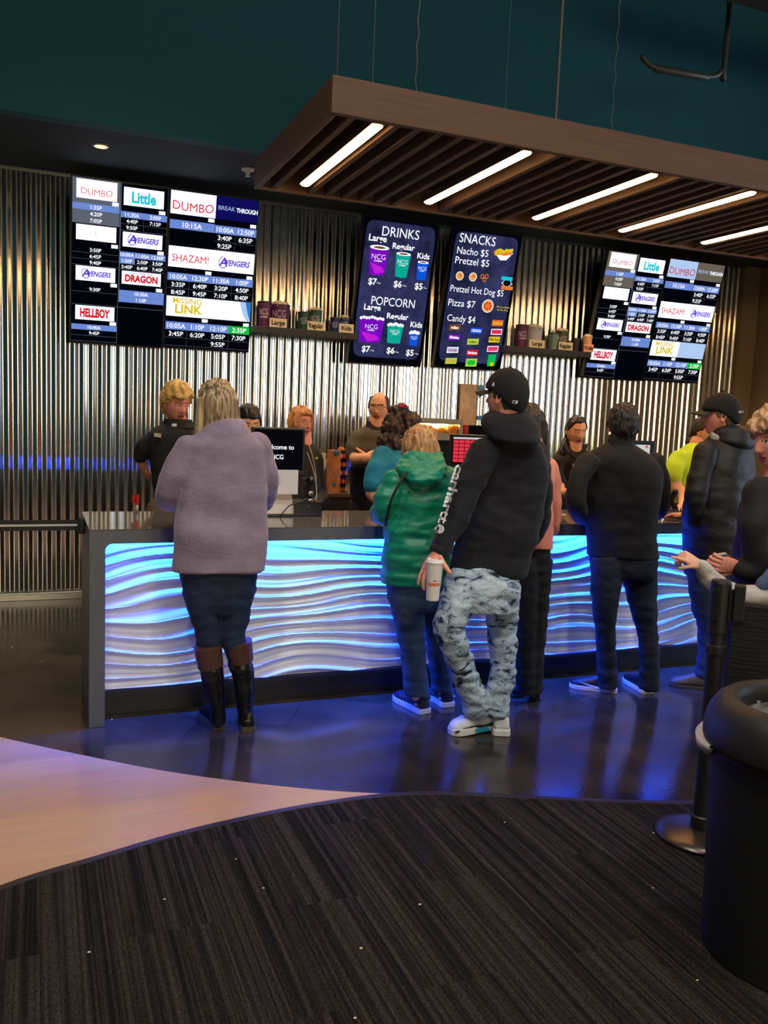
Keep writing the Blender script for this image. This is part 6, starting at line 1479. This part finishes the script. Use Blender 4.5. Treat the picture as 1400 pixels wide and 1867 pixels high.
# customer display
Ym_ = 4.82; root = thing('customer_monitor', 'black monitor showing white welcome text beside the lavender fleece', 'monitor', tuple(at(508, 940, Ym_))[:2] + (ZT,))
(a0x, _, a0z), (a1x, _, a1z) = flatbox(Ym_, 458, 781, 557, 866, .03)
g = G(); g.box((a0x, Ym_, a0z), (a1x, Ym_ + .035, a1z)); put('casing', g, pl, root, bevel=.006)
g = G(); g.box((a0x + .012, Ym_ - .0012, a0z + .03), (a1x - .012, Ym_ - .0004, a1z - .012)); put('screen', g, emis('mon_black', (7, 7, 12), 1), root)
g = G(); cx_ = (a0x + a1x) / 2 - .004
text_on(g, 'Welcome to', (cx_, Ym_ - .002, at(508, 815, Ym_).z), (1, 0, 0), (0, 0, 1), (0, -1, 0), .026, 0, None, .012, fitw=.19); put('lettering', g, SW, root); g = G(); text_on(g, 'NCG', (cx_ - .003, Ym_ - .002, at(507, 833, Ym_).z), (1, 0, 0), (0, 0, 1), (0, -1, 0), .026, 0, None, .012, fitw=.072)
put('lettering', g, SW, root)
g = G(); zt_ = at(510, 902, Ym_).z + .03; xl_, xr_ = at(486, 900, Ym_).x, at(529, 900, Ym_).x
R = [[(xl_ - .012, Ym_ - .04, ZT + .012), (xr_ + .02, Ym_ - .04, ZT + .012), (xr_ + .02, Ym_ + .0, ZT + .012), (xl_ - .012, Ym_ + .0, ZT + .012)], [(xl_, Ym_ - .01, zt_), (xr_, Ym_ - .01, zt_), (xr_, Ym_ + .02, zt_), (xl_, Ym_ + .02, zt_)]]
g.rings([[Vector(p) for p in r] for r in R]); put('stand', g, wp_, root, bevel=.003)
g = G(); g.box((xl_ - .03, Ym_ - .06, ZT), (xr_ + .02, Ym_ + .1, ZT + .011)); put('base_plate', g, pl, root, bevel=.003)
root = thing('notice_card', 'white printed notice propped under the welcome monitor', 'notice', tuple(at(517, 900, Ym_ - .07)), None)
a, b = at(486, 901, Ym_ - .065), at(544, 857, Ym_ - .065); g = G(); g.box((a.x, a.y, a.z), (b.x, a.y + .003, b.z)); put('card', g, mat('paper_white', (214, 212, 220), .7), root)
g = G()
for i, (yy, w_) in enumerate(((866, .03), (870, .034), (875, .03), (880, .036), (884, .03), (889, .02))): p = at(496, yy, Ym_ - .066); g.box((p.x, p.y, p.z), (p.x + w_ * 1.6, p.y + .0005, p.z + .0022))
put('printed_lines', g, mat('ink_grey', (120, 118, 124), .7), root)
# receipt printer / black box
Yb_ = 4.76; a, b = at(537, 943, Yb_), at(587, 917, Yb_); a.z = ZT
root = thing('till_box', 'squat black box holding the upright scanner, right of the welcome monitor', 'box', ((a.x + b.x) / 2, Yb_, ZT))
g = G(); g.box((a.x, Yb_, ZT), (b.x, Yb_ + .16, b.z)); put('case', g, mat('navy_black_plastic', (18, 20, 30), .4), root, bevel=.004)
g = G(); g.box((a.x - .004, Yb_ - .004, b.z + .0005), (b.x + .004, Yb_ + .16, b.z + .008)); put('rim', g, pl, root, bevel=.002)
g = G(); g.lathe([(.005, 0), (.005, .002), (.001, .002)], ((a.x + b.x) / 2, Yb_ - .001, b.z - .02), 12, ax=(0, -1, 0)); put('lock', g, mat('steel_cable'), root)
zb_ = b.z + .009; s0 = at(563, 908, Yb_ + .05)
root = thing('barcode_scanner', 'upright black barcode scanner on a bright metal stand', 'scanner', (s0.x, Yb_ + .05, zb_))
g = G(); g.lathe([(.028, 0), (.028, .006), (.012, .012), (.009, .03), (.001, .03)], (s0.x, Yb_ + .05, zb_), 20); put('stand', g, mat('chrome', (200, 200, 204), .15, metal=1), root, smooth=True)
g = G(); g.tube([(s0.x, Yb_ + .05, zb_ + .025), (s0.x, Yb_ + .05, zb_ + .07), (s0.x, Yb_ + .03, zb_ + .12)], [.018, .024, .026], n=18); put('scanner_head', g, mat('gloss_black', (10, 10, 12), .12), root, smooth=True)
g = G(); g.ball((s0.x, Yb_ + .026, zb_ + .045), (.018, .01, .016), 16); put('scan_window', g, mat('chrome'), root, smooth=True)
g = G(); p0, p1 = at(550, 912, Yb_ + .1), at(573, 872, Yb_ + .1); g.box((p0.x, Yb_ + .1, zb_), (p1.x, Yb_ + .115, p1.z)); tag(put('pin_pad', g, mat('dark_brown_plastic', (44, 38, 36), .5), bevel=.003), 'dark rectangular terminal standing right behind the upright scanner', 'terminal')
g = G(); g.tube([(s0.x - .01, Yb_ + .03, zb_ + .02), at(545, 916, Yb_ - .01), at(528, 922, Yb_ - .02), at(516, 934, Yb_ - .03), at(511, 941, Yb_ - .035)], .004, n=8); tag(put('cable', g, pl, smooth=True), 'black cable arching from the scanner down to the monitor base', 'cable')
g = G(); g.tube([at(560, 825, 5.1), at(572, 860, 5.05), at(577, 890, 5.0), at(576, 914, 4.93)], .003, n=6); tag(put('cable', g, mat('grey_cord', (150, 140, 130), .5), smooth=True), 'thin pale cord running down in front of the dark zipped jacket', 'cable')
# red capped thing at the back edge
p = at(249, 931, 5.02); root = thing('red_gadget', 'small red handled object on a pale stick at the counter\'s back edge', 'gadget', (p.x, 5.0, ZT))
g = G(); g.tube([(p.x, 5.0, ZT), (p.x, 5.0, ZT + .045)], .0085, n=12, dome=False); put('stick', g, mat('pale_stick', (190, 170, 150), .5), root, smooth=True)
g = G(); g.tube([(p.x, 5.0, ZT + .045), (p.x + .002, 5.0, ZT + .1)], .012, n=14, dome=False); g.tube([(p.x - .022, 5.01, ZT + .06), (p.x - .02, 5.01, ZT + .098)], .010, n=12, dome=False); g.box((p.x - .022, 4.997, ZT + .07), (p.x, 5.006, ZT + .09)); put('grip', g, mat('red_plastic', (176, 16, 28), .35), root, smooth=False)
# till screens
def till(label, x0, y0, x1, y1, Y, fill, name='till_screen'):
    a, b = at(x0, y1, Y), at(x1, y0, Y); root = thing(name, label, 'screen', ((a.x + b.x) / 2, Y + .02, ZT))
    g = G(); g.box((a.x, Y, a.z), (b.x, Y + .03, b.z)); put('casing', g, pl, root, bevel=.006)
    g = G(); fill(g, a, b, Y - .001); put('screen', g, [emis('till_dark', (20, 6, 10), 1), emis('till_red', (216, 52, 66), 1.1), emis('till_white', (206, 200, 200), 1), emis('till_grey', (34, 38, 44), 1)], root)
    g = G(); xm = (a.x + b.x) / 2; g.tube([(xm, Y + .04, ZT + .01), (xm, Y + .045, (a.z + b.z) / 2)], .018, n=12, dome=False); g.box((xm - .1, Y - .03, ZT), (xm + .1, Y + .13, ZT + .012)); put('stand', g, pl, root)
def fq_(g, x0, x1, z0, z1, y, m): g.add([(x0, y, z0), (x1, y, z0), (x1, y, z1), (x0, y, z1)], [(0, 1, 2, 3)], m)
def red_keys(g, a, b, y):
    fq_(g, a.x + .012, b.x - .012, a.z + .012, b.z - .012, y, 0); fq_(g, a.x + .016, b.x - .016, b.z - .03, b.z - .018, y - .0006, 2)
    n, k = 7, 6; w_, h_ = (b.x - a.x - .032) / n, (b.z - a.z - .06) / k
    for i in range(n):
        for j in range(k): fq_(g, a.x + .016 + i * w_ + .002, a.x + .016 + (i + 1) * w_ - .002, b.z - .034 - (j + 1) * h_ + .002, b.z - .034 - j * h_ - .002, y - .0006, 1)
till('black till screen with rows of red keys between green jacket and black hood', 820, 794, 902, 850, 4.9, red_keys)
def white_pg(g, a, b, y):
    fq_(g, a.x + .012, b.x - .012, a.z + .012, b.z - .012, y, 3); fq_(g, a.x + .014, b.x - .045, a.z + .03, b.z - .03, y - .0006, 2); fq_(g, b.x - .085, b.x - .065, b.z - .05, b.z - .035, y - .0012, 1)
till('black till screen with a white page right of the squarely seen black jacket', 1118, 804, 1195, 850, 4.9, white_pg)
def cover(px, py, Y, w_, label, name='card_reader'):
    p = at(px, py, Y); root = thing(name, label, 'terminal', (p.x, Y, ZT))
    g = G(); g.obox((p.x - w_ / 2, Y - .08, ZT), (w_, 0, 0), (0, .15, .0), (0, 0, .025)); put('case', g, pl, root, bevel=.006)
    g = G(); g.obox((p.x - w_ * .35, Y - .02, ZT + .0265), (w_ * .7, 0, 0), (0, .08, 0), (0, 0, .004)); put('keypad', g, gp_, root)
cover(1240, 942, 4.55, .15, 'flat black card reader under the yellow-shirted cashier\'s hand')
p = at(1222, 922, 4.95); root = thing('phone_stand', 'small shiny black device on the counter beside the neon yellow shirt', 'device', (p.x, 4.95, ZT))
g = G(); g.lathe([(.04, 0), (.04, .01), (.014, .016), (.012, .06), (.001, .06)], (p.x, 4.95, ZT), 20); put('foot', g, MATS['gloss_black'], root, smooth=True)
g = G(); g.tube([(p.x, 4.95, ZT + .055), (p.x + .005, 4.94, ZT + .10), (p.x + .012, 4.92, ZT + .14)], [.02, .026, .022], n=16); put('device_head', g, MATS['gloss_black'], root, smooth=True)
g = G(); g.box((p.x + .07, 4.98, ZT), (p.x + .45, 5.02, ZT + .055)); tag(put('till_tray', g, pl, bevel=.004), 'low black tray at the back of the counter by the yellow shirt', 'tray')

# back counter and what stands on it
xa = at(591, 900, 6.8).x; YB0, YB1, ZB = 6.82, YW - .03, .93
root = thing('back_counter', 'low dark back counter with a brown top along the steel wall', 'counter', (xa, YB0, 0))
g = G(); g.box((xa, YB0, ZB - .035), (XC - .05, YB1, ZB)); put('worktop', g, mat('brown_worktop', (98, 78, 62), .45), root, bevel=.002)
g = G(); g.box((xa + .01, YB0 + .02, .001), (XC - .06, YB1, ZB - .036)); put('cabinet', g, mat('dark_cabinet', (34, 30, 32), .5), root)
nd = 8; dw = (XC - .06 - xa - .01) / nd
for i in range(nd):
    g = G(); g.box((xa + .014 + i * dw, YB0 + .004, .1), (xa + .006 + (i + 1) * dw, YB0 + .0195, ZB - .045)); d_ = put('door', g, mat('cabinet_door', (42, 38, 40), .45), root, bevel=.002)
    g = G(); g.box((xa + .03 + i * dw, YB0 - .012, .7), (xa + .04 + i * dw, YB0 + .003, .84)); put('handle', g, mat('steel_cable'), d_)
# cardboard bottle display
a, b = at(605, 893, 6.9), at(636, 822, 6.9)
def seas(label, a, b, Y, zb, rows):
    root = thing('bottle_display', label, 'display', ((a.x + b.x) / 2, Y, zb)); xm = a.x + (b.x - a.x) * .5
    g = G(); g.box((a.x, Y + .0, zb + .001), (xm, Y + .16, b.z)); o = put('side_board', g, mat('printed_card', (186, 116, 64), .7, var=.35, vscale=12), root)
    g = G(); g.ball((a.x + .03, Y - .001, b.z - .02), (.028, .004, .026), 12); g.ball((a.x + .02, Y - .001, zb + .07), (.018, .003, .02), 10); put('printed_motif', g, mat('motif_blue', (40, 110, 140), .6), o)
    g = G(); g.box((xm + .001, Y + .05, zb + .001), (b.x, Y + .16, b.z)); put('backing', g, pl, root)
    g = G(); g.ball(((xm + b.x) / 2, Y + .1, b.z), (.035, .03, .03), 12); put('topper', g, mat('printed_card'), root)
    hh = (b.z - zb) / rows
    for i in range(rows):
        g = G(); g.box((xm + .001, Y, zb + .001 + i * hh), (b.x, Y + .05, zb + .008 + i * hh)); put('tray', g, pl, root)
        for j in range(3):
            xx = xm + (b.x - xm) * (j + .5) / 3; g = G(); g.lathe([(.009, 0), (.010, .003), (.010, .022), (.005, .03), (.005, .036), (.001, .036)], (xx, Y + .02, zb + .009 + i * hh), 12)
            r_ = put('shaker', g, mat('shaker_red' if (i + j) % 2 else 'shaker_cream', (206, 40, 50) if (i + j) % 2 else (222, 170, 150), .4), root, smooth=False)
seas('narrow cardboard display of small red bottles on the back counter', a, b, 6.9, ZB, 5)
a, b = at(868, 775, 7.0), at(903, 700, 7.0)
g = G(); g.box((a.x, YW - .034, a.z - .35), (b.x, YW - .028, b.z)); po = put('wall_poster', g, mat('poster_tan', (176, 146, 116), .7, var=.2, vscale=10)); tag(po, 'tan and blue printed poster on the steel wall left of the black cap', 'poster')
g = G()
for px, py, r_ in ((877, 707, .03), (884, 716, .022), (875, 722, .018), (876, 762, .024), (884, 768, .018)): p = at(px, py, YW - .036); g.lathe([(r_, 0), (r_, .001)], (p.x, YW - .0345, p.z), 14, ax=(0, -1, 0))
put('printed_motif', g, mat('motif_sky', (70, 130, 176), .6), po)
# wall outlet and lead
p = at(589, 838, YW - .06); root = thing('wall_outlet', 'cream power outlet with plugged adaptor on the corrugated wall', 'outlet', (p.x, YW - .06, p.z))
g = G(); g.box((p.x - .03, YW - .045, p.z - .055), (p.x + .03, YW - .026, p.z + .06)); put('plate', g, mat('cream_plastic', (198, 184, 158), .5), root, bevel=.003)
g = G(); g.box((p.x - .02, YW - .085, p.z - .085), (p.x + .022, YW - .046, p.z - .01)); put('adaptor', g, MATS['cream_plastic'], root, bevel=.004)
g = G(); g.tube([(p.x + .02, YW - .07, p.z), (p.x + .055, YW - .08, p.z - .1), (p.x + .06, YW - .09, p.z - .2), (p.x + .02, YW - .1, p.z - .3)], .004, n=8); put('lead', g, MATS['cream_plastic'], root, smooth=True)
# popcorn warmer
a, b = at(772, 801, 6.86), at(845, 765, 6.86); root = thing('popcorn_warmer', 'grey steel popcorn warmer with glowing orange window on the back counter', 'warmer', ((a.x + b.x) / 2, 6.86, ZB))
st = mat('warm_steel', (170, 162, 156), .35, metal=.6); Yq = 6.86; x0, x1, z0, z1 = a.x - .15, b.x, a.z, b.z
g = G(); wz0, wz1 = at(800, 790, Yq).z, at(800, 773, Yq).z; wx0, wx1 = x0 + .06, at(838, 780, Yq).x
g.box((x0, Yq, z0), (x1, Yq + .02, wz0)); g.box((x0, Yq, wz1), (x1, Yq + .02, z1)); g.box((x0, Yq, wz0), (wx0, Yq + .02, wz1)); g.box((wx1, Yq, wz0), (x1, Yq + .02, wz1))
g.box((x0, Yq + .02, z1 - .01), (x1, Yq + .4, z1)); g.box((x0, Yq + .02, z0), (x1, Yq + .4, z0 + .01)); g.box((x0, Yq + .02, z0), (x0 + .01, Yq + .4, z1)); g.box((x1 - .01, Yq + .02, z0), (x1, Yq + .4, z1)); g.box((x0, Yq + .39, z0), (x1, Yq + .4, z1))
put('hood', g, st, root)
g = G(); g.box((x0 + .012, Yq + .03, ZB + .001), (x1 - .012, Yq + .4, z0 - .012)); put('base_cabinet', g, pl, root)
g = G(); g.box((x0 - .01, Yq - .03, z0 - .011), (x1 + .01, Yq + .4, z0 - .001)); put('shelf', g, mat('chrome'), root)
g = G(); g.box((x0 + .02, Yq + .06, z0 + .012), (x1 - .02, Yq + .38, (wz0 + wz1) / 2 + .01)); q = fuse(g, .012, 1, [(.02, 30, 30, 30, 1)]); q_ = put('popcorn', q, mat('popcorn_gold', (236, 170, 96), .8, bump=.8, bscale=60), root, smooth=True); q_['kind'] = 'stuff'
g = G(); g.tube([(x0 + .1, Yq + .12, wz1 - .004), (x1 - .1, Yq + .12, wz1 - .004)], .008, n=10); put('heat_lamp', g, emis('heat_lamp', (255, 190, 110), 60), root)
area('warmer_lamp', ((x0 + x1) / 2 + .05, Yq + .2, z1 - .014), ((x0 + x1) / 2 + .05, Yq + .2, z0), .3, .1, (1, .55, .25), 8)
a, b = at(846, 797, 6.9), at(882, 776, 6.9); root = thing('red_black_machine', 'black box with a red left side next to the popcorn warmer', 'machine', (a.x, 6.9, ZB))
g = G(); g.box((a.x + .035, 6.9, ZB + .001), (b.x + .1, 7.2, b.z)); put('case', g, mat('gloss_black'), root, bevel=.006)
g = G(); g.box((a.x, 6.9, ZB + .001), (a.x + .034, 7.2, b.z)); put('side', g, mat('red_enamel', (176, 20, 26), .35), root, bevel=.004)

# ------------------------------------------------------------------ queue belts, bin and crumbs
bk = mat('post_black', (26, 27, 28), .5); base_m = mat('base_steel', (96, 88, 84), .3, metal=.85)
def post(label, x, y, h=1.025):
    root = thing('belt_post', label, 'post', (x, y, 0.0065)); z = .0065
    g = G(); g.lathe([(.165, 0), (.172, .004), (.17, .012), (.13, .022), (.05, .034), (.034, .036), (.001, .036)], (x, y, z), 48); put('base', g, base_m, root, smooth=True)
    g = G(); g.lathe([(.036, .03), (.038, .04), (.038, .085), (.033, .09)], (x, y, z), 28); put('base_collar', g, bk, root, smooth=False)
    g = G(); g.lathe([(.031, .08), (.031, h - .2)], (x, y, z), 28); put('pole', g, bk, root, smooth=False)
    g = G(); g.lathe([(.037, h - .205), (.038, h - .2), (.038, h - .01), (.034, h), (.001, h)], (x, y, z), 32); hd_ = put('head', g, bk, root)
    for k in range(3):
        an_ = math.radians(205 + 90 * k); c = Vector((x + .038 * math.cos(an_), y + .038 * math.sin(an_), z + h - .15)); t = Vector((-math.sin(an_), math.cos(an_), 0)); n_ = Vector((math.cos(an_), math.sin(an_), 0))
        g = G(); g.obox(c - t * .014, t * .028, n_ * .009, (0, 0, .12)); put('belt_socket', g, bk, hd_, bevel=.002)
    g = G(); g.lathe([(.034, h * .72), (.039, h * .72 + .003), (.039, h * .72 + .035), (.034, h * .72 + .038)], (x, y, z), 24); g.box((x - .052, y - .02, z + h * .72 + .006), (x - .03, y + .0, z + h * .72 + .03)); put('clamp', g, bk, root)
    return root
px0, py0 = 2.412, 2.475
post('black belt post with a round steel base, left of the rubbish bin', px0, py0)
p2 = Vector((2.98, 1.95, 0)); post('second black belt post beyond the right edge, holding the banner', p2.x, p2.y)
dv = (p2 - Vector((px0, py0, 0))).normalized(); s0 = Vector((px0, py0, 0)) + dv * .05; Ld = (p2 - s0).length - .05
root = thing('queue_banner', 'black banner panel hung from the belt post behind the bin', 'banner', (s0.x, s0.y, .25))
nn = Vector((dv.y, -dv.x, 0)); g = G(); g.obox(s0 + Vector((0, 0, .20)) - nn * .004, dv * Ld, nn * .008, (0, 0, .74)); put('panel', g, mat('banner_black', (12, 12, 13), .6, bump=.4, bscale=12, stretch=(1, 1, 8)), root)
g = G(); g.obox(s0 + Vector((0, 0, .941)) - nn * .008, dv * Ld, nn * .016, (0, 0, .014)); put('top_rail', g, mat('rail_grey', (86, 84, 82), .35, metal=.6), root)
g = G(); g.obox(s0 + Vector((0, 0, .88)) - nn * .024 - dv * .002, dv * .04, nn * .048, (0, 0, .14)); put('belt_cassette', g, bk, root, bevel=.004)
# belt fixed to the counter's end
Yl = 4.72; zl = at(60, 958, Yl).z; xw = XL - .0008
root = thing('queue_belt', 'black belt with a white centre stripe reaching the counter end from the left', 'belt', (xw, Yl, zl))
g = G(); g.box((-1.36, Yl - .001, zl - .028), (xw - .03, Yl + .001, zl + .028)); put('webbing', g, mat('belt_black', (12, 12, 13), .6), root)
g = G(); g.box((-1.36, Yl - .0018, zl - .005), (xw - .036, Yl - .0012, zl + .006)); put('stripe', g, mat('stripe_white', (190, 190, 186), .6), root)
g = G(); g.box((xw - .03, Yl - .028, zl - .045), (xw, Yl + .03, zl + .045)); put('receiver', g, bk, root, bevel=.006)
post('black belt post left of the frame, at the far end of the striped belt', -1.40, Yl)

bx, by = 2.135, 1.80
root = thing('rubbish_bin', 'large round black rubbish bin with a domed open lid, bottom right', 'bin', (bx, by, .0065))
bm_ = mat('bin_black', (22, 23, 23), .55, bump=.12, bscale=200); lm_ = mat('bin_lid', (34, 33, 32), .5, bump=.12, bscale=200)
g = G(); g.lathe([(.235, .0065), (.245, .012), (.262, .59), (.271, .635), (.271, .65), (.26, .65), (.255, .60), (.24, .05), (.001, .05)], (bx, by, 0), 72); put('barrel', g, bm_, root, smooth=False)
g = G(); g.lathe([(.268, .654), (.287, .657), (.292, .672), (.290, .71), (.279, .75), (.260, .780), (.236, .797), (.212, .801), (.196, .79), (.190, .768), (.186, .74), (.180, .74), (.183, .768)], (bx, by, 0), 72, cap=(False, False)); o = put('lid', g, lm_, root, smooth=True)
g = G(); R = []
for r_, z_ in ((.185, .755), (.188, .72), (.20, .66), (.20, .58), (.16, .50), (.08, .47), (.02, .46)):
    R.append([Vector((bx + (r_ + .006 * math.sin(11 * a + z_ * 30)) * math.cos(a), by + (r_ + .006 * math.sin(13 * a + z_ * 20)) * math.sin(a), z_ + .008 * math.sin(7 * a))) for a in [2 * PI * q / 90 for q in range(90)]])
g.rings(R, cap=(False, True)); put('liner', g, mat('liner_white', (176, 176, 178), .45, bump=.6, bscale=26), root, smooth=True)
# tuft of liner pulled out under the lid, towards the left
g = G(); R = []
for i in range(15):
    t = i / 14; an_ = math.radians(104 + 56 * t); w_ = math.sin(PI * t) ** .7
    c = Vector((bx + .274 * math.cos(an_), by + .274 * math.sin(an_), 0)); n_ = Vector((math.cos(an_), math.sin(an_), 0))
    zt_ = .672 - .012 * t; pts = [c + Vector((0, 0, zt_)), c + n_ * (.020 + .018 * w_) + Vector((0, 0, zt_ - .01 * w_)), c + n_ * (.018 + .014 * w_) + Vector((0, 0, zt_ - .035 * w_ - .01)), c + n_ * .004 + Vector((0, 0, zt_ - .06 * w_ - .012))]
    R.append(pts)
g.rings(R, closed=False, cap=(False, False)); o = put('liner_edge', g, mat('liner_bright', (214, 206, 208), .5, bump=.3, bscale=40), root, smooth=True); s_ = o.modifiers.new('s', 'SOLIDIFY'); s_.thickness = .002

# stray popcorn crumbs
cr = mat('crumb', (214, 200, 172), .8)
for i, (px, py, onc) in enumerate(((1271, 1788, 1), (868, 1452, 0), (1190, 1620, 1), (1191, 1519, 1), (430, 1567, 1), (765, 1650, 1), (658, 1730, 1), (162, 1737, 1), (22, 1180, 0), (76, 1206, 0), (204, 1312, 0), (480, 1620, 1), (920, 1500, 1), (647, 1857, 1), (300, 1640, 1))):
    p = atz(px, py, .0065 if onc else .0005); r_ = rnd.uniform(.003, .0045); g = G(); g.ball(p + Vector((0, 0, r_ * .5)), (r_ * 1.3, r_, r_ * .6), 10)
    q = put('popcorn_crumb', g, cr, smooth=True); tag(q, 'tiny pale popcorn crumb lying on the floor', 'crumb', 'popcorn crumbs on the floor')
